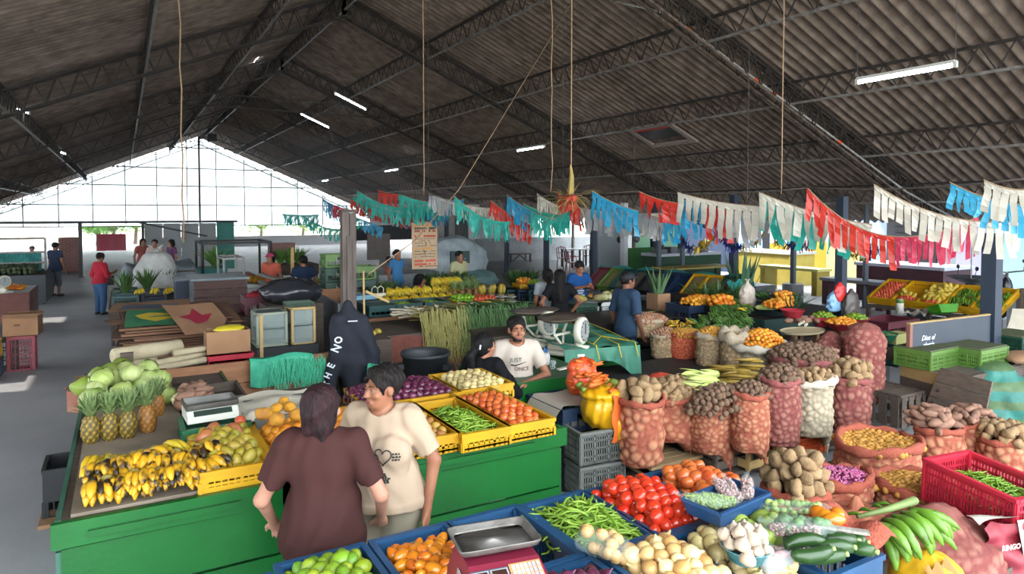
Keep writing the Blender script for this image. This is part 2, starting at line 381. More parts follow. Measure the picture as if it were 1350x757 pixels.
# ---- produce protos
def bumpy(seed,amp,sc):
 return lambda q:1+amp*noise.noise(Vector((q.x*sc+seed,q.y*sc+seed*.7,q.z*sc)))
PM={}
def proto(kind):
 if kind in PM:return PM[kind]
 if kind=='dark_plantain':
  L_=[m.copy() for m in proto('plantain')]
  for m in L_:m.materials[0]=mat('dark green plantain peel','33521e',.45,'4a6c28',10,.4,var=.2)
  PM[kind]=L_;return L_
 L_=[]
 def sph(n,r,amp,sc,m,stem=None,nn=12,mm=8):
  for i in range(n):
   mb=MB();mb.ball((0,0,0),r,nn,mm,bumpy(i*3.1+1,amp,sc))
   if stem:mb.cur=1;stem(mb,i);mb.cur=0
   L_.append(mb.mesh(kind,m,True))
 green=mat('green stem','4a6b2a',.6);brown=mat('dry stem','8a7446',.8)
 def tomst(r):
  def f(mb,i):
   for k in range(5):
    a=k*2*PI/5;mb.add([(0,0,r*.84),(math.cos(a-.3)*r*.2,math.sin(a-.3)*r*.2,r*.88),(math.cos(a)*r*.55,math.sin(a)*r*.55,r*.8),(math.cos(a+.3)*r*.2,math.sin(a+.3)*r*.2,r*.88)],[(0,1,2,3)])
   mb.tube([(0,0,r*.8),(0,0,r*1.0)],.003,5)
  return f
 if kind=='tomato':sph(3,(.036,.036,.031),.12,1.6,[mat('ripe tomato skin','c8201a',.22,'d8421e',8,.3,varc='c43a20',coat=.2),green],tomst(.031))
 elif kind=='pale_tomato':sph(3,(.037,.037,.031),.13,1.6,[mat('half ripe tomato skin','b8371f',.25,'cf7030',10,.4,varc='c87038',coat=.2),green],tomst(.031))
 elif kind=='red_onion' or kind=='white_onion' or kind=='yellow_onion':
  m={'red_onion':mat('red onion skin','40142a',.25,'66304a',26,.4,var=.4,stretch=(1,1,.2)),'white_onion':mat('white onion skin','d0bd92',.35,'a88e5c',16,.4,var=.18,varc='c4b478',stretch=(1,1,.2)),'yellow_onion':mat('golden onion skin','d3a868',.35,'c08a48',18,.3,var=.15,varc='d8c08c',stretch=(1,1,.2))}[kind]
  for i in range(3):
   mb=MB();r=.036
   mb.lathe([(.004,-.033),(.018,-.031),(.031,-.02),(r,0),(.032,.018),(.018,.031),(.007,.038),(.004,.05),(.002,.053)],14,fn=lambda a,z:1+.04*math.sin(3*a+i))
   L_.append(mb.mesh(kind,m,True))
 elif kind=='potato':sph(4,(.048,.037,.03),.3,1.4,mat('earthy potato skin','a08460',.85,'7c6244',20,.3,var=.2,bump=.4,bscale=120))
 elif kind=='dark_potato':sph(4,(.038,.032,.028),.25,1.5,mat('dusty brown potato skin','7d6250',.9,'59432f',20,.3,var=.25,bump=.4,bscale=120))
 elif kind=='baby_potato':sph(3,(.024,.021,.02),.2,1.5,mat('yellow creole potato skin','c08d3c',.7,'a0702a',20,.3,var=.2))
 elif kind=='small_onion':sph(3,(.026,.026,.022),.1,1.5,mat('brown red shallot skin','93614a',.4,'c09474',14,.3,var=.3))
 elif kind=='sweet_potato':sph(4,(.075,.036,.033),.25,1.4,mat('pinkish sweet potato skin','9a7460',.85,'7a5a4a',18,.3,var=.18,bump=.3,bscale=100))
 elif kind=='orange':sph(2,.036,.03,1,mat('orange peel','d97a16',.4,'c86a14',20,var=.12,varc='d99a30',bump=.2,bscale=300))
 elif kind=='tamarillo':
  for i in range(3):
   mb=MB();mb.lathe([(.003,-.045),(.014,-.04),(.026,-.02),(.03,0),(.026,.02),(.013,.04),(.003,.046)],12)
   L_.append(mb.mesh(kind,mat('tamarillo skin','c4441a',.25,'d8821e',12,.4,varc='d8881e',coat=.3),True))
 elif kind=='lime':sph(3,(.04,.031,.031),.1,1.3,mat('lime skin','9aa626',.4,'6e8a20',9,.4,varc='5f8a24',bump=.2,bscale=200))
 elif kind=='mango':sph(4,(.052,.042,.036),.2,1.2,mat('mango skin','b8a028',.4,'8a8e30',10,.4,varc='a08838',var=.15))
 elif kind=='apple':sph(3,(.036,.036,.032),.08,1.2,mat('ripe guava skin','b8a038',.4,'9c6a30',8,.4,varc='a86a40'))
 elif kind=='red_apple':sph(3,(.036,.036,.032),.08,1.2,mat('red apple skin','b03a34',.3,'c0702e',8,.4,varc='c84a3a'))
 elif kind=='green_apple':sph(2,(.036,.036,.032),.08,1.2,mat('green apple skin','86b030',.3,'6a9a2a',8,.4))
 elif kind=='mamey':sph(3,(.085,.062,.06),.15,1.4,mat('mamey skin','946428',.8,'cc921e',6,.6,var=.12,bump=.3,bscale=60),nn=16,mm=10)
 elif kind=='papaya':sph(3,(.14,.07,.065),.12,1.1,mat('papaya skin','c89a2c',.5,'8a8a34',5,.3,var=.15),nn=16,mm=10)
 elif kind=='chayote':
  sph(3,(.07,.045,.045),.3,1.7,mat('green pear squash skin','6f8434',.5,'8ea044',10,.4,var=.2),nn=14,mm=9)
 elif kind=='garlic':
  m=[mat('garlic skin','c2b4a0',.55,'9c8674',30,.25,stretch=(1,1,.3)),brown]
  for i in range(3):
   mb=MB();mb.lathe([(.006,-.022),(.022,-.019),(.031,-.004),(.027,.012),(.014,.024),(.006,.031),(.004,.038),(.002,.039)],24,fn=lambda a,z:1+.07*abs(math.sin(4*a))-.03)
   L_.append(mb.mesh(kind,m,True))
 elif kind=='green_bean':
  for i in range(5):
   mb=MB();c=[.25,.5,-.4,.1,-.2][i];pts=[];rr=[]
   for k in range(8):
    u=k/7-.5;pts.append((u*.15,c*(.25-u*u)*.18,.004*math.sin(k*2+i)));rr.append(.0055*(1-(abs(2*u))**5*.8))
   mb.tube(pts,rr,6);L_.append(mb.mesh(kind,mat('green bean pod','6a9628',.45,'4f7c20',12,.3,varc='8aa83c',var=.12),True))
 elif kind=='carrot':
  for i in range(2):
   mb=MB();mb.tube([(-.1,0,0),(-.09,0,0),(-.02,.003,0),(.06,0,.002),(.1,0,0)],[.012,.024,.021,.013,.003],10);mb.cur=1;mb.tube([(-.1,0,0),(-.115,0,0)],.008,6)
   L_.append(mb.mesh(kind,[mat('carrot skin','d8681e',.5,'c45a18',30,.3,var=.1,stretch=(4,1,1)),green],True))
 elif kind=='zucchini':
  for i in range(3):
   mb=MB();mb.tube([(-.13,0,0),(-.12,0,0),(-.05,.012,0),(.04,.012,0),(.11,0,0),(.128,-.002,0)],[.008,.024,.031,.031,.025,.01],12);mb.cur=1;mb.tube([(-.125,0,0),(-.15,-.003,0)],[.011,.012],6)
   L_.append(mb.mesh(kind,[mat('cucumber skin','1c3418',.3,'2f5024',18,.3,var=.2,stretch=(.3,1,1)),mat('pale green stalk','8a9a5a',.6)],True))
 elif kind=='corn':
  for i in range(2):
   mb=MB();mb.tube([(-.12,0,0),(-.08,0,0),(0,.004,0),(.09,0,0),(.15,-.01,.01)],[.012,.028,.031,.022,.004],10)
   for k in range(3):
    a=k*2.1;mb.tube([(-.1,math.cos(a)*.02,math.sin(a)*.02),(.02,math.cos(a)*.032,math.sin(a)*.032),(.17,math.cos(a)*.03,math.sin(a)*.04)],[.01,.012,.002],5,flat=.4)
   L_.append(mb.mesh(kind,mat('corn husk','a3b555',.6,'c9cf8a',14,.3,var=.15,stretch=(.2,1,1)),True))
 elif kind in ('banana','plantain','finger_banana'):
  m={'banana':mat('banana peel','cfa01c',.45,'5a4416',16,.92,var=.14,bias=.13,varc='b8aa2c'),'plantain':mat('green plantain peel','5c8426',.4,'3a4818',14,.85,var=.15,bias=.17),'finger_banana':mat('spotted banana peel','cc9a1e',.45,'2a1f14',11,.9,var=.14,bias=.05)}[kind]
  s={'banana':.17,'plantain':.27,'finger_banana':.13}[kind];w={'banana':.021,'plantain':.026,'finger_banana':.022}[kind]
  for i in range(2):
   mb=MB();pts=[];rr=[];bend=.28+.1*i
   for k in range(8):
    u=k/7;a=bend*PI*(u-.5);R_=s/(bend*PI);pts.append((R_*math.sin(a)+s/2,0,R_*math.cos(a)-R_*math.cos(bend*PI/2)))
    rr.append(w*[.42,.5,.85,1,1,.92,.62,.22][k])
   mb.tube(pts,rr,7);L_.append(mb.mesh(kind,m,True))
 PM[kind]=L_;return L_
SIZE=dict(tomato=.034,pale_tomato=.034,red_onion=.034,white_onion=.034,yellow_onion=.034,potato=.039,dark_potato=.034,baby_potato=.021,small_onion=.025,sweet_potato=.045,orange=.036,tamarillo=.032,lime=.034,mango=.042,apple=.035,red_apple=.035,green_apple=.035,mamey=.065,papaya=.075,chayote=.045,garlic=.029)
NPROD=0
ORD='first second third fourth fifth sixth seventh eighth ninth tenth eleventh twelfth thirteenth fourteenth fifteenth sixteenth seventeenth eighteenth nineteenth twentieth'.split()
ORD+=['twenty-'+o for o in ORD[:9]]+['thirtieth']+['thirty-'+o for o in ORD[:9]]+['fortieth']
def rowlabel(out,label):
 if len(label.split()) > 10:return
 rows={}
 for o,key in out:rows.setdefault(key,[]).append(o)
 ks=sorted(rows)
 for n_,key in enumerate([k for k in ks]):
  same=[k for k in ks if k[0]==key[0]];r=same.index(key)
  for i,o in enumerate(rows[key]):
   if r < len(ORD) and i < len(ORD):o['label']='%s, %s %s row, %s from left' % (label,('lower','upper','top')[min(2,key[0])],ORD[r],ORD[i])
def joined(items,name,label,cat,group):
 """many small alike pieces past what can be counted: one object of real pieces"""
 vs=[];fs=[];sm_=[];n=0
 for me,M in items:
  k=len(me.vertices);co=np.empty(k*3,np.float32);me.vertices.foreach_get('co',co);A=np.array(M);v=co.reshape(-1,3) @ A[:3,:3].T+A[:3,3]
  vs.append(v);fs+=[tuple(i+n for i in p.vertices) for p in me.polygons];n+=k
 m=bpy.data.meshes.new(name);m.from_pydata(np.concatenate(vs).tolist(),[],fs);m.materials.append(items[0][0].materials[0]);m.polygons.foreach_set('use_smooth',[True]*len(fs))
 o=bpy.data.objects.new(name,m);COL.objects.link(o);return tag(o,label,cat,group,'stuff')
def heap(kind,T,w,d,label,group,cat=None,s=1.0,dome=.06,base=0,layers=2,circ=False,flat=False,name=None,fall=.5,seed=0,maxn=999,stuff=False):
 """a heap of single fruits inside an area w x d; T = thing matrix or location"""
 global NPROD
 T=T if isinstance(T,Matrix) else Matrix.Translation(T)
 R_=random.Random(hash_(label)+seed);me=proto(kind);r=SIZE[kind]*s;st=r*1.83;out=[];under=[]
 for L_ in range(layers):
  z=base+r*.9+L_*r*1.25;sh=(L_ % 2)*.5;shrink=L_*r*.75*fall
  ny=int((d-2*shrink)/(st*.87));nx=int((w-2*shrink)/st)
  for j in range(max(1,ny)):
   for i in range(max(1,nx)):
    x=(i-(nx-1)/2+((j % 2)-.5)*.5)*st;y=(j-(ny-1)/2)*st*.87+sh*st*.3
    if circ and (x/(w/2-shrink*.6))**2+(y/(d/2-shrink*.6))**2 > 1.02:continue
    if abs(x) > w/2-r*.6 or abs(y) > d/2-r*.6:continue
    e=1-max((2*x/w)**2,(2*y/d)**2) if not circ else max(0,1-(2*x/w)**2-(2*y/d)**2)
    if L_ < layers-1 and e > .45 and layers > 1 and min(w,d) > 12*r:continue      # buried, never seen
    p=T @ Vector((x+R_.uniform(-.14,.14)*r,y+R_.uniform(-.14,.14)*r,z+dome*e+R_.uniform(-.22,.3)*r))
    rot=(R_.uniform(-.5,.5),R_.uniform(-.5,.5),R_.uniform(0,6.28)) if flat else (R_.uniform(0,6.28),R_.uniform(0,6.28),R_.uniform(0,6.28))
    if len(out) >= maxn:continue
    m_=me[R_.randrange(len(me))];s_=s*R_.uniform(.85,1.12)
    if stuff or (L_==0 and layers > 1 and kind in ('tomato','pale_tomato','potato','orange')):under.append((m_,Matrix.Translation(p) @ Euler(rot).to_matrix().to_4x4() @ Matrix.Scale(s_,4)));continue
    o=inst(m_,name or kind,p,rot,s_);tag(o,label,cat or (name or kind).split('_')[-1],group);out.append((o,(L_,j)))
 if under and not stuff:joined(under,(name or kind)+'_layer','lower layer, '+label,cat or (name or kind).split('_')[-1],group)
 if stuff:return joined(under,name or kind,label,cat or (name or kind).split('_')[-1],group)
 NPROD+=len(out)
 rowlabel(out,label)
 return out
def hash_(s):return sum((i+1)*ord(c) for i,c in enumerate(s)) & 0xffff
def scatter_long(kind,T,w,d,n,label,group,cat,dome=.08,base=0,s=1,tilt=.35,circ=False,ang=None,thick=.011,solo=999):
 T=T if isinstance(T,Matrix) else Matrix.Translation(T);R_=random.Random(hash_(label));me=proto(kind)
 rest=[]
 for i in range(n):
  u,v=R_.uniform(-1,1),R_.uniform(-1,1)
  if circ:
   while u*u+v*v > 1:u,v=R_.uniform(-1,1),R_.uniform(-1,1)
  x,y=u*w/2,v*d/2;e=1-max(u*u,v*v)
  p=T @ Vector((x,y,base+dome*e+R_.uniform(0,1)*thick*2))
  rz=R_.gauss(ang,.5) if ang is not None else R_.uniform(0,6.28)
  m_=me[R_.randrange(len(me))];rot=(R_.uniform(0,6.28),R_.uniform(-tilt,tilt),rz);s_=s*R_.uniform(.85,1.15)
  if i >= solo:p.z -= thick*.8;rest.append((m_,Matrix.Translation(p) @ Euler(rot).to_matrix().to_4x4() @ Matrix.Scale(s_,4)));continue
  tag(inst(m_,kind,p,rot,s_),label,cat,group)
 if rest:joined(rest,kind+'_heap','packed '+label,cat,None)
def mound(T,w,d,h,m,label,cat,group=None,name='mound',amp=.01,sc=60,circ=True,base=0):
 """dense fine contents nobody could count"""
 mb=MB();n=26
 def fn(u,v):
  a,b=2*u-1,2*v-1
  if circ:
   r=max(abs(a),abs(b));q=math.hypot(a,b) or 1;a,b=a*r/q,b*r/q;e=1-(a*a+b*b)
  else:e=1-max(a*a,b*b)
  return (a*w/2,b*d/2,base+h*e+amp*noise.noise(Vector((a*w*sc,b*d*sc,3)))*1.5)
 mb.grid(fn,n,n);vs=[(x,y,base-.03) for x,y in ((-w/2*.7,-d/2*.7),(w/2*.7,-d/2*.7),(w/2*.7,d/2*.7),(-w/2*.7,d/2*.7))]
 o=mb.build(name,m,None,True,loc=T);tag(o,label,cat,group,'stuff');return o
# ---- sacks
M_net=mat('salmon net over potatoes','a0604a',.85,'8a4e3e',30,.4,attr='bc8a68',bump=.15,bscale=200,spec=.2,wave=('DIAGONAL',55,'8a3c34',.82))
M_net2=mat('dark rose net over potatoes','824a44',.85,'6c3c3a',30,.4,attr='9c6e60',bump=.15,bscale=200,spec=.2,wave=('DIAGONAL',55,'6e3030',.82))
M_netw=mat('grey white net over potatoes','a09580',.85,'8a806c',30,.4,attr='b8aa90',bump=.15,bscale=200,spec=.2,wave=('DIAGONAL',55,'8a8070',.82))
M_netb=mat('beige net over potatoes','9a8468',.85,'82705a',30,.4,attr='bda078',bump=.15,bscale=200,spec=.2)
M_netr=mat('bright red net over onions','b8523c',.8,'a84434',30,.4,attr='d0825a',bump=.15,bscale=200,spec=.2)
def net_rim(m):return {M_net:mat('rolled salmon net','a4543e',.85,'8c4232',60,.4,bump=.5,bscale=90),M_net2:mat('rolled rose net','94504c',.85,'7c4040',60,.4,bump=.5,bscale=90),M_netw:mat('rolled white net','cfc5b4',.85,'b0a694',60,.4,bump=.5,bscale=90),M_netb:mat('rolled beige net','b8a890',.85,'9c8c78',60,.4,bump=.5,bscale=90),M_netr:mat('rolled red net','b4473a',.85,'9a382e',60,.4,bump=.5,bscale=90)}.get(m,m)
def sack(loc,w,h,m,label,bs=.04,lean=(0,0),flare=1.0,tail=None,closed=False,rz=0,sq=.82,group=None,seed=0,rim=True,amp=1.0,rimr=.02,rimx=1.0,prof=None,nseg=None,lay=None):
 """full mesh sack: a lathe body with a lump for every potato inside, rolled rim, optional hanging corner"""
 t=thing('mesh_sack',label,'sack',loc,rz,group)
 R_=random.Random(hash_(label)+seed)
 n=nseg or min(110,max(40,int(w*3.3/bs*5.5)));mrow=min(90,max(20,int(h/bs*5)))
 prof=prof or [(.0,.62),(.04,.9),(.15,1.0),(.45,1.04),(.8,1.0),(1.0,.93*flare)]
 def pr(u):
  for (a,x),(b,y) in zip(prof,prof[1:]):
   if u <= b:k=(u-a)/(b-a);k=k*k*(3-2*k);return x+(y-x)*k
  return prof[-1][1]
 vs=[];ks=[]
 off=R_.uniform(0,50)
 for i in range(mrow+1):
  u=i/mrow;rr=pr(u)*w/2
  for j in range(n):
   a=2*PI*j/n;x,y,z=math.cos(a)*rr,math.sin(a)*rr*sq,u*h
   q=1+.06*noise.noise(Vector((math.cos(a)*1.2+off,math.sin(a)*1.2,u*2.5)))
   d_,_=noise.voronoi(Vector((x/bs/1.2+off,y/bs/1.2,z/bs/1.05)))
   b_=max(0,1-d_[0]*1.35)**.6 if d_[0] < .74 else 0
   edge=min(1,(d_[1]-d_[0])*2.2);b_=.35*b_+.65*math.sqrt(max(0,edge))
   fade=min(1,u*8+.2)*min(1,(1-u)*6+.35)
   kk=(b_-.55)*bs*.42*amp*fade
   if tail:
    ta,tl,tw=tail;dd=math.cos(a-ta);
    if dd > 0:z -= tl*(max(0,dd)**6)*max(0,1-u*2.4)**1.4
   x+=lean[0]*u*u*h+math.cos(a)*kk;y+=lean[1]*u*u*h+math.sin(a)*kk
   vs.append((x*q,y*q,z));ks.append(max(0,min(1,(b_-.45)*1.7)))
 fs=[(i*n+j,i*n+(j+1) % n,(i+1)*n+(j+1) % n,(i+1)*n+j) for i in range(mrow) for j in range(n)]
 fs.append(tuple(range(n))[::-1])
 mb=MB();mb.add(vs,fs,ks)
 if closed:
  last=[Vector(vs[mrow*n+j]) for j in range(n)];c=sum(last,Vector())/n;rs=[last]
  for q in (.8,.55,.3,.08):rs.append([c+(v-c)*q+Vector((0,0,.045*w/.4*(1-q*q)+.35*bs*noise.noise(Vector((v.x*q/bs,v.y*q/bs,off))))) for v in last])
  mb.add([v for r_ in rs for v in r_],[(i*n+j,i*n+(j+1) % n,(i+1)*n+(j+1) % n,(i+1)*n+j) for i in range(4) for j in range(n)]+[tuple(4*n+j for j in range(n))],[.2+.4*noise.noise(v/bs) for r_ in rs for v in r_])
 mb.build('net_body',m,t,True)
 if rim:
  pts=[]
  for j in range(29):
   a=2*PI*j/28;rr=pr(1)*w/2*1.02;jj=1+.04*math.sin(3*a+off)
   pts.append((math.cos(a)*rr*jj+lean[0]*h,math.sin(a)*rr*sq*jj+lean[1]*h,h+.012*math.sin(2*a+off)))
  r2=MB();r2.tube(pts,[rimr*(1+.35*math.sin(j*1.9+off)) for j in range(29)],8,flat=1.5);r2.build('rolled_rim',net_rim(m),t,True)
 if tail:
  ta,tl,tw=tail;x,y=math.cos(ta)*w/2*.82,math.sin(ta)*w/2*sq*.82
  kb=MB();kb.tube([(x,y,-tl*.8),(x*1.02,y*1.02,-tl*.95-.02),(x*.98,y*1.0,-tl-.07),(x*1.03,y*1.03,-tl-.1)],[.022,.010,.008,.003],7);kb.build('tied_corner',net_rim(m),t,True)
 return t
# ---- planks
M_wood=mat('raw brown planks','7d5c42',.8,'56402e',5,.3,stretch=(1,8,8),var=.15,bump=.15,bscale=30)
M_wood2=mat('warm plywood','96694a',.75,'7c5438',4,.3,stretch=(1,6,6),var=.12)
M_woodg=mat('weathered grey wood','5f5249',.85,'40372f',6,.3,stretch=(1,9,9),var=.15,bump=.2,bscale=30)
M_woodp=mat('pale pine wood','b89c68',.75,'9c8050',6,.3,stretch=(1,9,9),var=.1)
M_card=mat('brown cardboard','9c7654',.85,'88644a',3,.3,var=.12)
M_green=mat('green stall paint','136428',.35,'0e5020',2.2,.3,var=.05,bump=.08,bscale=30)
M_green2=mat('dark green stall paint','14602c',.4,'0f4a24',2.2,.3,var=.06)
def planks(t,a,b,w,th,m,n,axis='x',gap=.006,name='plank',rough=.006):
 """n boards stacked in z between the ends a and b (plan points + z0), each w high"""
 a=V(*a);b=V(*b)
 for i in range(n):
  mb=MB();z=V(0,0,i*w+w/2);j=V(rnd.uniform(-1,1)*rough,rnd.uniform(-1,1)*rough,0)
  mb.beam(a+z+j,b+z+j,th,w-gap);mb.build(name,m,t)
def bag(loc,r,h,m,label,cat='bag',rz=0,name='plastic_bag',knot=True,sq=.8,group=None,amp=.12,sc=3,n=28,neck=.25,kind=None):
 t=thing(name,label,cat,loc,rz,group);off=hash_(label)*.37
 mb=MB();prof=[(.5,0),(.9,.06),(1.0,.3),(.93,.6),(.7,.82),(neck,.93),(neck*.55,1.0)]
 vs=[];M_=18
 def pr(u):
  for (x,a),(y,b) in zip(prof,prof[1:]):
   if u <= b:return x+(y-x)*(u-a)/(b-a)
  return prof[-1][0]
 for i in range(M_+1):
  u=i/M_
  for j in range(n):
   a=2*PI*j/n;q=1+amp*noise.noise(Vector((math.cos(a)*sc+off,math.sin(a)*sc,u*sc*1.5)))+.05*math.sin(9*a+u*3)*(u > .5)*(u)
   vs.append((math.cos(a)*r*pr(u)*q,math.sin(a)*r*sq*pr(u)*q,u*h))
 mb.add(vs,[(i*n+j,i*n+(j+1) % n,(i+1)*n+(j+1) % n,(i+1)*n+j) for i in range(M_) for j in range(n)]+[tuple(range(n))[::-1],tuple(M_*n+j for j in range(n))])
 mb.build('bag_body',m,t,True)
 if knot:
  k=MB();k.ball((0,0,h),r*.16,8,6)
  for s_ in (-1,1):k.tube([(0,0,h),(s_*r*.25,0,h+r*.3),(s_*r*.4,r*.05,h+r*.35)],[r*.08,r*.14,r*.03],6,flat=.4)
  k.build('knot',m,t,True)
 return t
def bunch(kind,n,T,rot,label,group,cat='bananas',rows=1,s=1,spread=1.6,name='banana_hand',curl=0,parent=None,lat=.008):
 """a hand of bananas: crown plus separate fingers"""
 t=thing(name,label,cat,T,0,group,rot);me=proto(kind)
 if s != 1:t.scale=(s,s,s)
 c=MB();c.ball((0,0,0),(.025,.03,.02),8,5);c.build('crown',mat('banana crown','8a7a3a',.7),t,True)
 for r in range(rows):
  for i in range(n):
   a=(i/(max(1,n-1))-.5)*spread+rnd.uniform(-.05,.05)
   inst(me[(i+r) % 2],'finger',(.008*math.cos(a),.02*math.sin(a)+(i-(n-1)/2)*lat,-.018*r),(rnd.uniform(-.25,.25),.12+.30*r+curl+rnd.uniform(-.1,.1),a),rnd.uniform(.88,1.08)*(1-.06*r),t)
 return t
def leafclump(loc,n,L_,w,m,label,cat,name,spread=.5,up=1.0,group=None,kind=None,seed=1,base=.04,curve=.4):
 """rosette of long leaves, each its own leaf when large"""
 R_=random.Random(seed+hash_(label));t=thing(name,label,cat,loc,0,group);mb=MB()
 for i in range(n):
  a=R_.uniform(0,6.28);e=R_.uniform(.1,1)*spread;l=L_*R_.uniform(.7,1.1);rb=R_.uniform(0,base)
  d=V(math.cos(a),math.sin(a),0);s_=V(-math.sin(a),math.cos(a),0);pts=[]
  for k in range(5):
   u=k/4;p=d*(rb+e*l*u*(1+curve*u))+V(0,0,l*up*(u-curve*.6*e*u*u));ww=w*[.7,1,.9,.6,.05][k]/2
   pts+=[p+s_*ww,p-V(0,0,ww*.35),p-s_*ww]
  mb.add(pts,[(3*k+q,3*k+q+1,3*k+q+4,3*k+q+3) for k in range(4) for q in range(2)])
 o=mb.build('leaves',m,t,True);o['kind']='stuff'
 return t
# ================================================================ figures: distance fields turned into one smooth surface
def _seg(P,a,b,ra,rb):
 a=np.array(a,np.float32);b=np.array(b,np.float32);ab=b-a;L2=float(ab @ ab)+1e-9
 px,py,pz=P[0]-a[0],P[1]-a[1],P[2]-a[2]
 t=np.clip((px*ab[0]+py*ab[1]+pz*ab[2])/L2,0,1)
 return np.sqrt((px-t*ab[0])**2+(py-t*ab[1])**2+(pz-t*ab[2])**2)-(ra+(rb-ra)*t)
def _ell(P,c,r,M=None):
 x,y,z=P[0]-c[0],P[1]-c[1],P[2]-c[2]
 if M is not None:
  x,y,z=(M[0][0]*x+M[1][0]*y+M[2][0]*z,M[0][1]*x+M[1][1]*y+M[2][1]*z,M[0][2]*x+M[1][2]*y+M[2][2]*z)
 k0=np.sqrt((x/r[0])**2+(y/r[1])**2+(z/r[2])**2);k1=np.sqrt((x/r[0]**2)**2+(y/r[1]**2)**2+(z/r[2]**2)**2)+1e-9
 return k0*(k0-1)/k1
class Field:
 def __init__(s,lo,hi,res):
  s.lo=np.array(lo,np.float32);s.res=res;s.n=[int((hi[i]-lo[i])/res)+2 for i in range(3)]
  s.ax=[(s.lo[i]+np.arange(s.n[i])*res).astype(np.float32) for i in range(3)]
  s.d=np.full(s.n,.2,np.float32)
 def sub(s,lo,hi):
  i0=[max(0,int((lo[i]-s.lo[i])/s.res)) for i in range(3)];i1=[min(s.n[i],int((hi[i]-s.lo[i])/s.res)+2) for i in range(3)]
  sl=tuple(slice(a,b) for a,b in zip(i0,i1))
  P=(s.ax[0][sl[0]][:,None,None],s.ax[1][sl[1]][None,:,None],s.ax[2][sl[2]][None,None,:])
  return sl,P
 def un(s,lo,hi,f,k,cut=False):
  m=.05+k;sl,P=s.sub([v-m for v in lo],[v+m for v in hi])
  if any(x.stop <= x.start for x in sl):return
  n=f(P);d=s.d[sl]
  if cut:s.d[sl]=np.maximum(d,-n);return
  if k > 0:
   h=np.clip(.5+.5*(d-n)/k,0,1);s.d[sl]=d*(1-h)+n*h-k*h*(1-h)
  else:s.d[sl]=np.minimum(d,n)
 def seg(s,a,b,ra,rb,k=.03,cut=False):
  R_=max(ra,rb);s.un([min(a[i],b[i])-R_ for i in range(3)],[max(a[i],b[i])+R_ for i in range(3)],lambda P:_seg(P,a,b,ra,rb),k,cut)
 def ell(s,c,r,k=.03,M=None,cut=False):
  R_=max(r);s.un([c[i]-R_ for i in range(3)],[c[i]+R_ for i in range(3)],lambda P:_ell(P,c,r,M),k,cut)
 def plane(s,p,n,lo=None,hi=None):
  """keep the side n points away from"""
  n=np.array(n,np.float32);n=n/np.linalg.norm(n)
  sl,P=s.sub(lo if lo is not None else s.lo,hi if hi is not None else [s.ax[i][-1] for i in range(3)])
  s.d[sl]=np.maximum(s.d[sl],(P[0]-p[0])*n[0]+(P[1]-p[1])*n[1]+(P[2]-p[2])*n[2])
 def wrinkle(s,amp,f,seed=0,ax=2):
  X,Y,Z=np.meshgrid(*s.ax,indexing='ij',sparse=True)
  r=np.random.RandomState(seed);w=0
  for k in range(5):
   v=r.normal(size=3)*f*np.array([1,1,.35 if ax==2 else 1]);w=w+np.sin(X*v[0]+Y*v[1]+Z*v[2]+r.uniform(0,6)+1.5*np.sin(Z*f*.35+k+X*f*.3))
  s.d=s.d+(w*(amp/2.5)).astype(np.float32)
 def mesh(s,name,m,mx=None):
  d=s.d;n=d.shape;ins=d < 0
  c=np.zeros([x-1 for x in n],np.int16)
  for i in (0,1):
   for j in (0,1):
    for k in (0,1):c+=ins[i:n[0]-1+i,j:n[1]-1+j,k:n[2]-1+k]
  act=np.argwhere((c > 0) & (c < 8));idx=np.full(c.shape,-1,np.int32);idx[tuple(act.T)]=np.arange(len(act))
  acc=np.zeros((len(act),3),np.float32);cnt=np.zeros(len(act),np.float32);A=act
  for ax in range(3):
   o1,o2=[q for q in range(3) if q != ax]
   for p in (0,1):
    for q in (0,1):
     off=np.zeros(3,int);off[o1]=p;off[o2]=q;s0=A+off;e=np.zeros(3,int);e[ax]=1;s1=s0+e
     v0=d[tuple(s0.T)];v1=d[tuple(s1.T)];mk=(v0 < 0) != (v1 < 0)
     t=np.where(mk,v0/np.where(np.abs(v0-v1) < 1e-9,1,v0-v1),0)
     pos=np.tile(off.astype(np.float32),(len(A),1));pos[:,ax]+=t;acc+=pos*mk[:,None];cnt+=mk
  vs=(act+acc/np.maximum(cnt,1)[:,None])*s.res+s.lo
  F_=[]
  for ax in range(3):
   o1,o2=[(1,2),(2,0),(0,1)][ax]
   a=[slice(None)]*3;b=[slice(None)]*3;a[ax]=slice(0,n[ax]-1);b[ax]=slice(1,n[ax])
   x=ins[tuple(a)] != ins[tuple(b)];g=np.argwhere(x)
   g=g[(g[:,o1] > 0) & (g[:,o2] > 0) & (g[:,o1] < n[o1]-1) & (g[:,o2] < n[o2]-1)]
   if not len(g):continue
   e1=np.zeros(3,int);e1[o1]=1;e2=np.zeros(3,int);e2[o2]=1
   q=np.stack([idx[tuple((g-e1-e2).T)],idx[tuple((g-e2).T)],idx[tuple(g.T)],idx[tuple((g-e1).T)]],1)
   fl_=~ins[tuple(g.T)];q[fl_]=q[fl_][:,::-1];F_.append(q)
  F_=np.concatenate(F_)
  me=bpy.data.meshes.new(name);me.vertices.add(len(vs));me.vertices.foreach_set('co',vs.astype(np.float32).ravel())
  me.loops.add(F_.size);me.loops.foreach_set('vertex_index',F_.astype(np.int32).ravel())
  me.polygons.add(len(F_));me.polygons.foreach_set('loop_start',np.arange(0,F_.size,4,dtype=np.int32));me.polygons.foreach_set('loop_total',np.full(len(F_),4,np.int32))
  me.polygons.foreach_set('use_smooth',np.ones(len(F_),bool));me.materials.append(m);me.update(calc_edges=True);return me
def fobj(F_,name,m,parent):
 o=bpy.data.objects.new(name,F_.mesh(name,m));COL.objects.link(o);o.parent=parent;return o
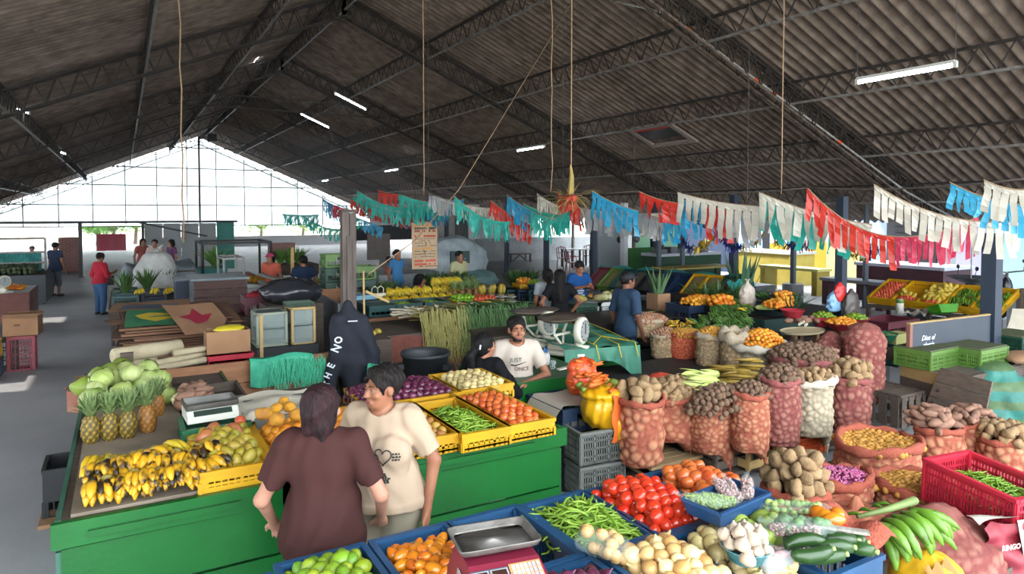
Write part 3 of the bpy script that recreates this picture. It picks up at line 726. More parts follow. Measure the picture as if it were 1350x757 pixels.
SKIN={'tan':mat('tan skin','9c6a50',.5,'8a5a44',8,.4,spec=.35),'light':mat('light skin','b88872',.5,'a47560',8,.4,spec=.35),'dark':mat('brown skin','7c5240',.5,'6a4434',8,.4,spec=.35)}
from mathutils.bvhtree import BVHTree
def decal(o,off=.009):
 """lay a printed shape onto the shirt front of its person"""
 sh=[c for c in o.parent.children if c.name.startswith('shirt')][0].data;o.data=o.data.copy();o.data.transform(o.matrix_basis);o.matrix_basis=Matrix()
 T_=BVHTree.FromPolygons([v.co for v in sh.vertices],[tuple(p.vertices) for p in sh.polygons])
 for v in o.data.vertices:
  h=T_.ray_cast(Vector((v.co.x,-1,v.co.z)),Vector((0,1,0)))
  if h[0] is not None:v.co.y=h[0].y-off
 return o
def person(loc,rz,label,H=1.62,bulk=1.0,res=.02,skin='tan',top='grey',bottom='navy',sleeve=.55,hemz=None,leg='trousers',hair='short',hairc='1a1614',head=(0,0),armL=None,armR=None,legs=None,sit=None,cap=None,cloth_amp=.004,name='person',face=True,belly=0,bust=0,lean=0,shoes='1c1c20',lo_cut=None,loose=.012,head_turn=0,topm=None):
 """local frame: faces -Y. armX = (elbow, hand) points; legs = ((kneeL, ankleL), (kneeR, ankleR))"""
 u=H/1.62;t=thing(name,label,'person',loc,rz)
 b=bulk;hz=sit if sit is not None else .84*u
 # torso points
 ln=lean;pel=V(0,0,hz+.04*u);chest=V(0,-ln*.30*u,hz+.40*u);sh=V(0,-ln*.38*u,hz+.52*u);neck=V(0,-ln*.42*u-.01,hz+.58*u);hd=V(0,-ln*.46*u-.025*u,hz+.69*u)
 sw=.165*u*(.88+.12*b)
 SL_=V(sw,sh.y,sh.z-.01);SR_=V(-sw,sh.y,sh.z-.01)
 eL,hL=(V(*armL[0]),V(*armL[1])) if armL else (V(sw+.09*b,sh.y+.03,hz+.24*u),V(sw+.10*b,sh.y-.05,hz+.0*u))
 eR,hR=(V(*armR[0]),V(*armR[1])) if armR else (V(-sw-.09*b,sh.y+.03,hz+.24*u),V(-sw-.10*b,sh.y-.05,hz+.0*u))
 lg=legs or ((V(.10*u,-.02,hz*.53),V(.11*u,.01,.08)),(V(-.10*u,-.02,hz*.53),V(-.11*u,.01,.08)))
 lg=[[V(*p) for p in q] for q in lg]
 allp=[pel,chest,hd+V(0,0,.2),eL,hL,eR,hR,SL_,SR_]+[p for q in lg for p in q]
 pad=.24
 zmin=-.02 if lo_cut is None else lo_cut
 lo=[min(p[i] for p in allp)-pad for i in range(3)];hi=[max(p[i] for p in allp)+pad for i in range(3)];lo[2]=zmin;hi[2]=hd.z+.16
 def torso(F_,o=0):
  F_.ell((0,.01,hz+.02*u),(.165*u*b+o,.12*u*b+o,.13*u+o),.05)
  F_.ell((0,chest.y*.5-.012*b-belly*.35,hz+.19*u),(.145*u*b+o+belly*.3,.105*u*b+o+belly,.17*u+o),.06)
  F_.ell((0,chest.y,chest.z),(.155*u*(.7+.3*b)+o,.105*u*(.6+.4*b)+o,.16*u+o),.06)
  F_.seg(SL_,SR_,.06*u+o,.06*u+o,.06)
  F_.seg((0,neck.y+.01,neck.z-.06*u),(sw*.7,sh.y+.01,sh.z+.005),.05*u+o,.045*u+o,.05);F_.seg((0,neck.y+.01,neck.z-.06*u),(-sw*.7,sh.y+.01,sh.z+.005),.05*u+o,.045*u+o,.05)
  if bust:
   for s_ in (-1,1):F_.ell((s_*.075*u*b,chest.y-.085*b-bust*.4,chest.z-.06*u),(.075*b+o,.06+bust+o,.07*b+o),.05)
 ab=.8+.2*b;ua=.046*u*ab
 # body: one continuous skin surface
 B=Field(lo,hi,res)
 torso(B,-.004)
 B.seg((0,neck.y+.012,neck.z-.05*u),(0,hd.y+.025,hd.z-.05*u),.055*u*(.8+.2*b),.05*u,.03)
 for s_,S_,e,h in ((1,SL_,eL,hL),(-1,SR_,eR,hR)):
  B.seg(S_,e,ua*1.08,ua*.8,.03);B.seg(e,h,ua*.82,.025*u,.02)
  d=(h-e).normalized();side=d.cross(V(0,0,1));side=side.normalized() if side.length > .2 else V(1,0,0)
  side=V(0,1,0) if abs(d.z) > .8 else side;nrm=d.cross(side).normalized()
  pc=h+d*.045;B.seg(h,h+d*.07,.024,.026,.015);B.seg(h+d*.03-side*.018,h+d*.075-side*.022,.017,.016,.012);B.seg(h+d*.03+side*.018,h+d*.075+side*.022,.017,.016,.012)
  fr_=.0085 if res < .012 else .011
  for q,ll in ((-1.5,.055),(-.5,.068),(.5,.072),(1.5,.062)):
   a0=h+d*.085+side*q*.0175;a1=a0+d*ll*.5+nrm*.008*s_;a2=a1+d*ll*.45+nrm*.02*s_
   B.seg(a0,a1,fr_+.001,fr_,.006);B.seg(a1,a2,fr_,fr_*.8,.004)
  th0=h+d*.03-side*.02;B.seg(th0,th0+d*.03-side*.03,.013,.011,.01);B.seg(th0+d*.03-side*.03,th0+d*.06-side*.035+nrm*.01,.0105,.009,.004)
 for s_,(kn,an) in zip((1,-1),lg):
  B.seg((s_*.085*u*b,0,hz-.02),kn,.085*u*b,.056*u*ab,.04);B.seg(kn,an,.055*u*ab,.036*u,.03)
  ft=V(0,-1,0);B.seg(an+V(0,.02,-.035),an+ft*.14*u+V(s_*.015,0,-.055),.034,.026,.03)
 # head
 yaw=head_turn;hm=rotm(head[0],head[1],yaw);HM=[[hm[i][j] for j in range(3)] for i in range(3)]
 hs=u*1.0
 def hp(x,y,z):return hd+hm @ (V(x,y,z)*hs)
 B.ell(hp(0,.015,.035),(.078*hs,.095*hs,.088*hs),.02,HM)
 B.ell(hp(0,-.022,-.035),(.060*hs,.070*hs,.082*hs),.03,HM)
 B.ell(hp(0,-.05,-.088),(.034*hs,.035*hs,.026*hs),.03,HM)
 if face:
  B.seg(hp(0,-.088,.012),hp(0,-.112,-.026),.009*hs,.0135*hs,.014);B.ell(hp(0,-.098,-.032),(.019*hs,.014*hs,.011*hs),.008,HM)
  for s_ in (-1,1):
   B.ell(hp(s_*.079,.01,-.005),(.011*hs,.022*hs,.033*hs),.006,HM);B.seg(hp(s_*.018,-.09,.028),hp(s_*.05,-.076,.026),.010*hs,.009*hs,.012)
   B.ell(hp(s_*.043,-.068,-.025),(.026*hs,.022*hs,.022*hs),.02,HM);B.ell(hp(s_*.033,-.094,.008),(.016*hs,.010*hs,.011*hs),0,HM,cut=True) if res < .012 else None
  B.seg(hp(-.02,-.09,-.066),hp(.02,-.09,-.066),.010*hs,.010*hs,.012)
 fobj(B,'body',SKIN[skin] if skin in SKIN else mat(*skin),t)
 # clothes
 T_=Field(lo,hi,res);torso(T_,loose)
 for s_,S_,e in ((1,SL_,eL),(-1,SR_,eR)):
  en=S_+(e-S_)*min(1,sleeve);dn=(e-S_).normalized();c_=1.6 if sleeve <= 1 else 9
  T_.un([min(S_[i],en[i])-.08 for i in range(3)],[max(S_[i],en[i])+.08 for i in range(3)],lambda P:np.maximum(_seg(P,S_,en+dn*.03,ua*1.08+loose+.006,ua*.92+loose+.012),((P[0]-en.x)*dn.x+(P[1]-en.y)*dn.y+(P[2]-en.z)*dn.z) if c_ < 2 else-1.0),.03)
  if sleeve > 1:
   h=hL if s_ > 0 else hR;en2=e+(h-e)*min(1,sleeve-1);T_.seg(e,en2,ua*.9+loose+.004,.03*u+loose,.03)
 hem=hemz if hemz is not None else hz-.06
 if sit is None:T_.ell((0,.0,hz+.02),(.168*u*b+loose+.016,.125*u*b+loose+.018+belly*.5,.24*u),.06);T_.un((-.5,-.5,hem-.05),(.5,.5,hz+.05),lambda P:np.maximum(_ell(P,(0,0,hz),(.172*u*b+loose+.014,.13*u*b+loose+.016+belly*.4,2.5)),np.abs(P[2]-hz+.1)-.14),.03)
 T_.wrinkle(cloth_amp,38,hash_(label))
 T_.plane((0,0,hem),(0,-.1,-1))
 for s_,S_,e,h in ((1,SL_,eL,hL),(-1,SR_,eR,hR)):
  if sleeve <= 1:break
  if sleeve <= 1:en=S_+(e-S_)*sleeve;dn=(e-S_).normalized()
  else:en=e+(h-e)*(sleeve-1);dn=(h-e).normalized()
  l2=[en[i]-.10 for i in range(3)];h2=[en[i]+.10 for i in range(3)]
  if s_ > 0:l2[0]=max(l2[0],sw*.9)
  else:h2[0]=min(h2[0],-sw*.9)
  if sleeve <= 1 or True:T_.plane(en,dn,l2,h2)
 T_.ell((0,neck.y-.02,neck.z+.015*u),(.078*u,.085*u,.075*u),0,cut=True)
 fobj(T_,'shirt',topm or mat('cloth '+top,top,.85,spec=.2),t)
 Q=Field(lo,hi,res);Q.ell((0,.01,hz+.02*u),(.165*u*b+.01,.12*u*b+.012,.12*u+.01),.04)
 for s_,(kn,an) in zip((1,-1),lg):
  Q.seg((s_*.085*u*b,0,hz-.02),kn,.088*u*b+.012,.06*u*ab+.014,.04)
  if leg != 'shorts':Q.seg(kn,an,.06*u*ab+.014,.045*u+.014,.03)
 Q.wrinkle(cloth_amp,30,3);Q.plane((0,0,hz+.1*u),(0,0,1))
 for s_,(kn,an) in zip((1,-1),lg):
  if leg=='shorts':
   m_=V(s_*.085*u*b,0,hz-.02).lerp(kn,.45);dn=(kn-V(s_*.085*u*b,0,hz-.02)).normalized();Q.plane(m_,dn,[-1,-1,-1],[1,1,m_.z+.12])
 if leg=='crop':
  Q.plane((0,0,.3),(0,0,-1))
 elif leg=='trousers' and sit is None:Q.plane((0,0,.055),(0,0,-1))
 if bottom:fobj(Q,'trousers' if leg != 'shorts' else 'shorts',mat('cloth '+bottom,bottom,.85,spec=.2),t)
 if zmin < .05:
  for s_,(kn,an) in zip((1,-1),lg):
   F2=Field([an.x-.1,an.y-.3,an.z-.12],[an.x+.1,an.y+.12,an.z+.06],max(.008,res*.8));F2.seg(an+V(0,.025,-.04),an+V(s_*.015,-.15*u,-.055),.044,.034,.02);F2.plane((0,0,an.z-.01),(0,.35,1));F2.plane((0,0,an.z-.085),(0,0,-1));fobj(F2,'shoe',mat('shoe '+shoes,shoes,.6),t)
 # hair
 HF=Field([hd.x-.2,hd.y-.2,(hd.z-.55 if hair in ('long','pony') else hd.z-.25)],[hd.x+.2,hd.y+.32,hd.z+.2],min(res,.012) if res < .015 else res)
 hx=.012 if hair != 'curly' else .019
 HF.ell(hp(0,.022,.045),(.082*hs+hx,.097*hs+hx,.088*hs+hx),.02,HM)
 if hair in ('long','pony','bob'):HF.ell(hp(0,.05,-.02),(.078*hs+hx*.6,.07*hs+hx,.09*hs),.04,HM)
 if hair=='long':HF.seg(hp(0,.07,-.03),hp(0,.11,-.38),.075,.05,.05);HF.seg(hp(.03,.07,-.03),hp(.05,.09,-.33),.05,.04,.03)
 if hair=='bob':HF.ell(hp(0,.055,-.07),(.085*hs,.055*hs,.075*hs),.03,HM);HF.seg(hp(-.03,.075,-.08),hp(-.05,.085,-.15),.04,.015,.02);HF.seg(hp(.03,.075,-.08),hp(.04,.085,-.15),.04,.015,.02)
 if hair=='pony':HF.seg(hp(0,.11,.0),hp(.02,.16,-.08),.035,.045,.02);HF.seg(hp(.02,.16,-.08),hp(0,.12,-.40),.045,.03,.02)
 if hair=='bun':HF.ell(hp(0,.12,.03),(.045,.04,.045),.02)
 HF.wrinkle(.005 if hair != 'curly' else .009,60 if hair != 'curly' else 70,5,2)
 fc=V(0,-1,0)
 HF.ell(hp(0,-.095,-.026),(.076*hs,.088*hs,.095*hs),0,HM,cut=True)
 if hair in ('short','curly','bun'):HF.ell(hp(0,-.03,-.085),(.12*hs,.105*hs,.07*hs),0,HM,cut=True);[HF.ell(hp(s_*.085,.0,-.012),(.03*hs,.032*hs,.042*hs),0,HM,cut=True) for s_ in (-1,1)]
 fobj(HF,'hair',mat('hair '+hairc,hairc,.65,c2='0f0c0c',nscale=40,stretch=(1,1,.2),spec=.25,bump=.6,bscale=90),t)
 if cap:
  CF=Field([hd.x-.18,hd.y-.28,hd.z-.02],[hd.x+.18,hd.y+.2,hd.z+.2],min(res,.012));CF.ell(hp(0,.015,.05),(.098*hs,.115*hs,.09*hs),.01,HM);CF.seg(hp(-.03,-.09,.05),hp(-.03,-.16,.035),.02,.012,.02);CF.seg(hp(.03,-.09,.05),hp(.03,-.16,.035),.02,.012,.02)
  CF.plane(hp(0,0,.035),(0,0,-1));fobj(CF,'cap',mat('cap '+cap,cap,.8),t)
 if face and res < .016:
  def fb(nm,pts,r,m):
   k=MB();k.tube(pts,r,8);k.build(nm,m,t,True)
  mh=mat('brow hair','231a16',.8);me_=mat('eye white','8f857c',.3);mi=mat('iris','2a1a12',.2);mlp=mat('lip','8a4a40',.5)
  for s_ in (-1,1):
   k=MB();c=hp(s_*.033,-.079,.006);k.ball(c,.0115*hs,10,8);k.build('eye',me_,t,True)
   k=MB();k.ball(hp(s_*.033,-.0872,.005),.0050*hs,8,6);k.build('iris',mi,t,True)
   fb('eyelid',[hp(s_*.018,-.088,.009),hp(s_*.033,-.092,.0125),hp(s_*.048,-.083,.008)],.0042*hs,SKIN[skin])
   fb('eyebrow',[hp(s_*.014,-.1,.027),hp(s_*.034,-.098,.034),hp(s_*.054,-.08,.027)],[.003*hs,.004*hs,.002*hs],mh)
  fb('lips',[hp(-.026,-.088,-.066),hp(-.01,-.1,-.062),hp(.01,-.1,-.062),hp(.026,-.088,-.066)],[.003*hs,.0055*hs,.0055*hs,.003*hs],mlp);fb('lower_lip',[hp(-.02,-.09,-.069),hp(0,-.099,-.074),hp(.02,-.09,-.069)],[.003*hs,.006*hs,.003*hs],mlp)
 return t
# ================================================================ foreground: green stall and blue crates
def stall_front(x0,x1,yf,label,depth,side=True,zt=.92,mg=M_green):
 t=thing('market_stall',label,'stall',(x0,yf,0));L_=x1-x0
 tp=MB();tp.b2((0,0,zt-.03),(L_,depth,zt));tp.build('tabletop',M_woodg,t)
 r=MB();r.b2((-.04,-.05,zt-.115),(L_+.04,-.012,zt+.015));r.build('front_rail',mg,t)
 r=MB();r.b2((.12,-.075,zt-.075),(L_-.25,-.051,zt-.04));r.build('ledge_strip',mg,t)
 zz=[(zt-.13,zt-.42),(zt-.43,zt-.63),(zt-.64,.12)]
 for i,(a,b) in enumerate(zz):
  m=MB();tl=rnd.uniform(-.004,.004)
  m.box((L_/2,.0,(a+b)/2),(L_,.022,a-b-.006),(0,tl,0));m.build('front_plank',mg,t)
 if side:
  for s_,x in ((-1,-.012),(1,L_+.012)):
   for a,b in ((zt+.015,zt-.14),(zt-.15,zt-.5),(zt-.51,.1)):
    m=MB();m.b2((x-.012,.0,b),(x+.012,depth,a));m.build('side_plank',M_green2 if s_ > 0 else mat('worn teal green paint','3c6a58',.6,'2a5444',4,.3),t)
 lg=MB()
 for x in (.05,L_-.05):
  for y in (.06,depth-.05):
   g_=MB();g_.b2((x-.035,y-.035,0),(x+.035,y+.035,zt-.03));g_.build('leg',M_green2,t)
 return t
stall_front(-.30,.80,4.08,'long green plank stall carrying bananas and cabbages at left',3.5)
stall_front(.82,2.74,4.08,'green plank stall carrying yellow crates of onions and tomatoes',1.5)
# back wooden step behind the yellow crates
st=thing('plank_step','low brown plank rack under the scale and the tray','rack',(.42,5.62,0))
planks(st,(0,0,0),(1.2,0,0),.16,.03,M_woodg,5);
for x in (0.02,1.18):g_=MB();g_.b2((x-.03,.03,0),(x+.03,.09,.8));g_.build('leg',M_woodg,st)
bt=MB();bt.b2((0,0,.86),(1.2,.7,.89));bt.build('shelf',M_woodg,st)
# stacked sacking board under the bananas
bd=MB();bd.b2((-.26,4.12,.922),(.36,7.3,.94));tag(bd.build('plywood_sheet',mat('grimy plywood','8d7f6e',.8,'6c6154',5,.3)),'grimy plywood sheet under the bananas and pineapples','board')
# ---- bananas in hands: back rows green-yellow, front rows spotted
bl=[('banana','mostly yellow green banana hand at left back of the banana heap','a'),]
for i in range(5):
 for j in range(4):
  x=-.09+i*.112+rnd.uniform(-.015,.015);y=4.08+j*.17;z=.97+.02*(3-j)+rnd.uniform(0,.02)+(.05 if j in (1,2) else 0)
  kind='banana' if j >= 2 else 'finger_banana'
  lb=('yellow banana hand behind the spotted ones on the green stall' if j >= 2 else 'black spotted banana hand at the front of the green stall')
  bunch(kind,7,(x,y+.13,z+.03),(rnd.uniform(-.2,.3),rnd.uniform(-.05,.2),-PI/2+rnd.uniform(-.7,.7)),lb,'banana hands on the green stall'+(' back' if j >= 2 else ' front'),spread=.45,rows=2,s=(1.1 if j < 2 else 1.0),lat=.026)
def pineapple(loc,label,m=None,h=.19,rz=0,tilt=0,s=1):
 t=thing('pineapple',label,'pineapple',loc,rz,'pineapples on the green stall',(tilt,0,rz));t.scale=(s,s,s)
 mb=MB();n,mm=26,22
 prof=lambda u:.058*(math.sin(PI*min(1,max(0,.08+.86*u)))**.42)
 vs=[];ks=[]
 for i in range(mm+1):
  u=i/mm
  for j in range(n):
   a=2*PI*j/n;p1=8*a+u*22;p2=8*a-u*22;b_=(.5+.5*math.cos(p1))*(.5+.5*math.cos(p2));r=prof(u)+.007*b_
   vs.append((r*math.cos(a),r*math.sin(a),u*h));ks.append(1-b_)
 mb.add(vs,[(i*n+j,i*n+(j+1) % n,(i+1)*n+(j+1) % n,(i+1)*n+j) for i in range(mm) for j in range(n)]+[tuple(range(n))[::-1]],ks)
 mb.build('fruit',m or mat('pineapple rind','cc9c2a',.6,'b08828',14,.3,attr='3c3c1c',var=.1),t,True)
 lf=MB();R_=random.Random(hash_(label)+int(loc[0]*100))
 for k in range(44):
  a=k*2.4;e=1-k/44;l=.12+.10*(1-abs(e-.45));d=V(math.cos(a),math.sin(a),0);s_=V(-math.sin(a),math.cos(a),0);pts=[]
  for q in range(4):
   u=q/3;p=V(0,0,h-.01)+d*(.012+l*u*(.15+.75*e)*(1-.2*u))+V(0,0,l*u*(1.05-.75*e*u));w=[.012,.013,.008,.001][q]
   pts+=[p+s_*w,p-d*w*.4,p-s_*w]
  lf.add(pts,[(3*q+c,3*q+c+1,3*q+c+4,3*q+c+3) for q in range(3) for c in range(2)])
 lf.build('crown',mat('pineapple leaves','607c44',.5,'7a8a5c',20,.4,var=.1),t)
for k,(px,py) in enumerate(((120,584),(145,580),(169,577))):p=at(px,py,.94);pineapple((p.x,p.y,.94),['leftmost green and gold pineapple standing before the cabbages','second pineapple from the left before the cabbages','third pineapple from the left before the cabbages'][k],rz=k,s=.98)
p=at(196,570,.94);pineapple((p.x,p.y,.94),'rightmost ripe orange pineapple leaning before the cabbages',mat('ripe pineapple rind','c87f2a',.6,'b87424',14,.3,attr='6a4a20'),rz=.4,tilt=-.15)
p=at(208,548,.94);pineapple((p.x,p.y,.94),'orange pineapple tucked behind the rightmost one',mat('ripe pineapple rind'),rz=.9,s=.9) if False else pineapple((p.x,p.y,.94),'orange pineapple tucked behind the rightmost one',MATS['ripe pineapple rind'],rz=.9,s=.85)
CABM=[mat('cabbage leaf','7a9a3e',.5,'cdd592',9,.5,var=.2,varc='aebf66',stretch=(1,1,.5)),mat('pale cabbage leaf','b4c584',.5,'dbe2b4',5,.3)]
def cabbage_mesh(i):
 mb=MB();mb.ball((0,0,0),(.085,.085,.072),20,12,lambda q:1+.05*noise.noise(Vector((q.x*2+i,q.y*2,q.z*2)))+.012*math.sin(11*math.atan2(q.y,q.x)+3*q.z))
 for k in range(5):
  a=k*1.26+i;
  def fn(u,v,a=a):
   th=a+(u-.5)*1.7;ph=-.9+v*1.75;rr=.086+.005*math.sin(u*PI*5)*v+.004*v*v+.002*k
   return (rr*math.cos(ph)*math.cos(th),rr*math.cos(ph)*math.sin(th),.078*math.sin(ph)+.004*math.sin(u*9))
  mb.grid(fn,10,7)
 return mb.mesh('cabbage',CABM[0],True)
cm=[cabbage_mesh(i) for i in range(4)]
cb=[(128,512,1.0),(152,498,1.03),(134,500,1.06),(160,514,1.0),(186,510,1.0),(174,494,1.07),(198,498,1.04),(208,512,1.0),(217,524,.98),(150,523,1.0),(176,526,.99),(140,530,.98),(203,530,.98),(196,486,1.06),(122,526,.98),(165,486,1.0),(188,522,1.03),(210,500,1.0)]
for i,(x,y,z) in enumerate(cb):
 p=at(x,y,z);o=inst(cm[i % 4],'cabbage',(p.x,p.y,z),(rnd.uniform(-.6,.6),rnd.uniform(-.6,.6),i*1.3),.90+.10*(i % 3));tag(o,'green round cabbage in the heap on the left stall','cabbage','cabbages on the left stall')
for i,(x,y) in enumerate(((145,488),(160,480),(130,494),(112,508))):
 p=at(x,y,1.0);o=inst(proto('chayote')[i % 3],'squash',(p.x,p.y,.99),(0,0,i),1.7);tag(o,'dull green squash behind the cabbages','squash','squashes behind the cabbages')
# cauliflower pair and sweet potatoes beside
for i,(x,y) in enumerate(((238,522),(247,517))):
 p=at(x,y,1.03);mb=MB();mb.ball((0,0,0),(.07,.07,.055),22,14,lambda q:1+.16*noise.noise(q*5)+.06*noise.noise(q*13));o=mb.build('cauliflower',mat('cream curd','d6cfa0',.7,'bdb684',20),None,True,loc=(p.x,p.y,1.0));tag(o,'cream cauliflower at the right of the cabbages','cauliflower','cauliflowers by the cabbages')
bx=thing('wooden_box','dark open wooden box holding sweet potatoes beside the cabbages','box',(.50,6.0,.92));m=MB();m.b2((-.12,-.2,0),(.35,.35,.02));m.build('base',M_woodg,bx)
for a,b in (((-.12,-.2,0),(-.10,.35,.1)),((.33,-.2,0),(.35,.35,.1)),((-.12,-.2,0),(.35,-.18,.1)),((-.12,.33,0),(.35,.35,.1))):m=MB();m.b2(a,b);m.build('side_board',M_woodg,bx)
heap('sweet_potato',(.47,6.0,.93),.26,.5,'orange brown yam in the dark box right of the cabbages','yams in the dark box',cat='yam',name='yam',dome=.05,flat=True)
# ---- yellow crates on the stall
Zc=.68
def ycrate(x,y,kind,label,plabel,grp,d=.82,w=.37,color='yellow',**k):
 """crate with its rim at .95 .. sunk into the stall frame"""
 c=crate((x,y,.925),w,d,.12,color,label=label,style='slats');c.location.z=.925
 return c
YC=[(.53,4.48,.36,.80,'front left yellow crate of mangoes next to the bananas'),(.93,4.48,.38,.80,'yellow crate of oranges behind the woman in brown'),
      (1.72,4.42,.34,.86,'yellow crate of guavas beside the woman in beige'),(2.07,4.36,.35,.84,'yellow crate of green beans on the green stall'),(2.43,4.44,.36,.98,'yellow crate of tomatoes on the green stall'),
      (1.32,4.55,.36,.80,'yellow crate hidden behind the two women'),(1.95,5.18,.78,.56,'wide yellow crate of red onions at the back of the stall'),(2.60,5.25,.5,.6,'yellow crate of pale onions at the back of the stall')]
for x,y,w,d,lb in YC:crate((x,y,.925),w,d,.13,'yellow',label=lb,style='slats')
heap('mango',(.53,4.48,.94),.34,.76,'mango in the front left yellow crate','mangoes in the yellow crate',dome=.06)
for (x,y,c) in ((.48,4.7,'a04a40'),(.6,4.62,'a04a40'),(.42,4.58,'b05840')):
 o=inst(proto('mango')[0],'mango',(x,y,1.10),(1,.4,x*9),1.1);tag(o,'large mango lying on top of the mango crate','mango','top mangoes');o.data=o.data.copy();o.data.materials[0]=mat('red blush mango '+c,c,.4,'9c8038',8,.3)
heap('orange',(.93,4.48,.94),.34,.76,'orange in the crate behind the brown shirt','oranges behind the woman in brown',dome=.05)
heap('orange',(1.32,4.55,.94),.32,.76,'orange in the yellow crate hidden between the two women','oranges between the women',dome=.05)
heap('apple',(1.72,4.42,.94),.31,.82,'guava in the crate beside the beige shirt','guavas beside the woman in beige',dome=.05,cat='guava',name='guava')
scatter_long('green_bean',(2.07,4.34,.98),.30,.74,210,'green bean in the yellow crate on the green stall','green beans in the yellow crate','bean',dome=.06,tilt=.25,solo=70)
fb_=MB();fb_.b2((1.91,3.98,.94),(2.23,4.72,.985));tag(fb_.build('bean_bed',mat('bean pods below','55782a',.6,'7fae30',40)),'packed beans under the top ones in the yellow crate','beans',kind='stuff')
heap('pale_tomato',(2.43,4.40,.94),.33,.86,'red tomato in the yellow crate on the green stall','tomatoes in the yellow crate',dome=.07,name='tomato',layers=2)
heap('red_onion',(1.93,5.18,.90),.80,.56,'purple onion in the heap at the stall back','purple onions on the stall',dome=.10,layers=3)
heap('white_onion',(2.60,5.22,.90),.46,.62,'pale onion in the heap behind the tomatoes','pale onions on the stall',dome=.06,layers=3)
# ---- scale, tray, cloth and mameys behind
crate((.52,4.98,.96),.40,.34,.13,'green',label='green plastic crate under the white scale',style='handle')
crate((.98,5.08,.955),.42,.50,.14,'grey',label='dark grey crate under the plastic sheet with mameys',style='slats')
sc=thing('digital_scale','white digital scale with a steel pan on the green crate','scale',(.50,5.03,1.10),.06)
mb=MB();mb.b2((-.16,-.13,0),(.16,.13,.04));mb.add([(-.16,-.13,.04),(.16,-.13,.04),(.16,-.09,.075),(-.16,-.09,.075),(-.16,.13,.04),(.16,.13,.04),(.16,.13,.075),(-.16,.13,.075)],[(0,1,2,3),(3,2,6,7),(1,5,6,2),(4,0,3,7),(5,4,7,6)]);mb.build('housing',mat('off white plastic','bfc0b6',.5),sc)
mb=MB();mb.add([(-.12,-.131,.045),(.12,-.131,.045),(.12,-.094,.073),(-.12,-.094,.073)],[(0,1,2,3)]);mb.build('display',mat('lcd strip','2e3a34',.2),sc)
mb=MB();mb.b2((-.165,-.10,.085),(.165,.135,.092));[mb.b2(*q) for q in (((-.165,-.10,.09),(.165,-.09,.115)),((-.165,.125,.09),(.165,.135,.115)),((-.165,-.1,.09),(-.155,.135,.115)),((.155,-.1,.09),(.165,.135,.115)))];mb.build('pan',mat('brushed steel','8c8c88',.3,'63625e',6,.3,metal=.9),sc)
cl=MB();cl.grid(lambda u,v:((u-.5)*.62+.02*math.sin(v*7),(v-.5)*.62+.02*math.sin(u*6),.012*math.sin(u*9+v*4)+.010*math.sin(v*13)-(.10*max(0,abs(u-.5)-.40)*4)-.1*max(0,.08-v)*5),34,34)
tag(cl.build('plastic_sheet',mat('white woven sacking','c9c3b4',.7,'ada694',5,.3),None,True,loc=(.98,5.12,1.11)),'white woven sheet spread under the mameys','sheet')
for i,(x,y) in enumerate(((348,545),(365,552),(364,538),(382,536),(391,546),(374,528))):
 p=at(x,y,1.17);o=inst(proto('mamey')[i % 3],'mamey',(p.x,p.y,1.165),(.2*i,.3,i*1.7),(.8,.8,.8,1.0,.8,.62)[i] if False else (.70,.78,.58,.62,.66,.5)[i]);tag(o,'orange brown mamey fruit on the white sheet','fruit','mameys on the white sheet')
o=inst(proto('red_apple')[0],'pepper',(.66,4.80,1.105),(1,0,0),1.0);tag(o,'red pepper lying beside the white scale','pepper')
# ---- blue crates row on a dark table
tb=thing('low_table','dark low table carrying the blue crates in front','table',(0,0,0))
mb=MB();mb.b2((.08,1.0,.62),(3.0,3.06,.66));mb.build('tabletop',M_woodg,tb)
for x in (.2,1.5,2.85):
 for y in (1.15,2.9):mb=MB();mb.b2((x-.04,y-.04,0),(x+.04,y+.04,.62));mb.build('leg',M_woodg,tb)
def bcrate(x0,x1,y1,label,d=.6,h=.28,z=.67,style='slot'):return crate(((x0+x1)/2,y1-d/2,z),x1-x0-.02,d-.01,h,'blue',label=label,style=style)
bcrate(.12,.53,3.00,'blue crate at the far left of the front row');bcrate(.55,.96,3.06,'blue crate of limes in front of the woman in brown',style='handle');bcrate(.98,1.38,3.06,'blue crate of tamarillos behind the red scale',style='handle')
bcrate(1.38,1.79,3.06,'blue crate with a handle slot under the steel scale pan',style='handle');bcrate(1.80,2.20,3.04,'blue crate heaped with green beans');bcrate(2.20,2.60,3.02,'blue crate of red tomatoes')
bcrate(2.61,3.00,3.0,'blue crate of mixed tomatoes at the right of the row',h=.30)
bcrate(1.42,1.81,2.42,'blue crate of small red onions by the scale');bcrate(1.84,2.22,2.42,'blue crate of golden onions');bcrate(2.23,2.58,2.40,'blue crate of pale onions under the garlic bowl')
bcrate(2.58,2.97,2.38,'blue slatted crate under the cucumbers and red cloth')
heap('lime',(.75,2.75,.80),.37,.58,'yellow green lime in the blue crate at the bottom','limes in the blue crate',dome=.07,layers=3,s=1.05)
o=inst(proto('lime')[0],'lime',(.80,2.88,.985),(0,0,.5),1.35);tag(o,'largest lime on top of the lime crate','lime');o.data=o.data.copy();o.data.materials[0]=mat('bright green lime','7fa428',.4,'6a9424',8)
heap('tamarillo',(1.18,2.74,.78),.36,.56,'tamarillo in the blue crate behind the scale','tamarillos in the blue crate',dome=.07,layers=3)
heap('orange',(1.58,2.7,.70),.36,.5,'orange at the bottom of the crate under the scale pan','oranges under the scale pan',dome=.03,layers=1)
for x,y in ((1.72,2.52),(1.75,2.60)):o=inst(proto('orange')[0],'orange',(x,y,.80),(0,0,1),1.05);tag(o,'orange beside the scale pan in the blue crate','orange','oranges by the scale')
scatter_long('green_bean',(2.0,2.72,.86),.40,.60,420,'fresh green bean in the heaped blue crate','green beans in the blue crate','bean',dome=.12,tilt=.35,s=1.05,thick=.015,solo=170)
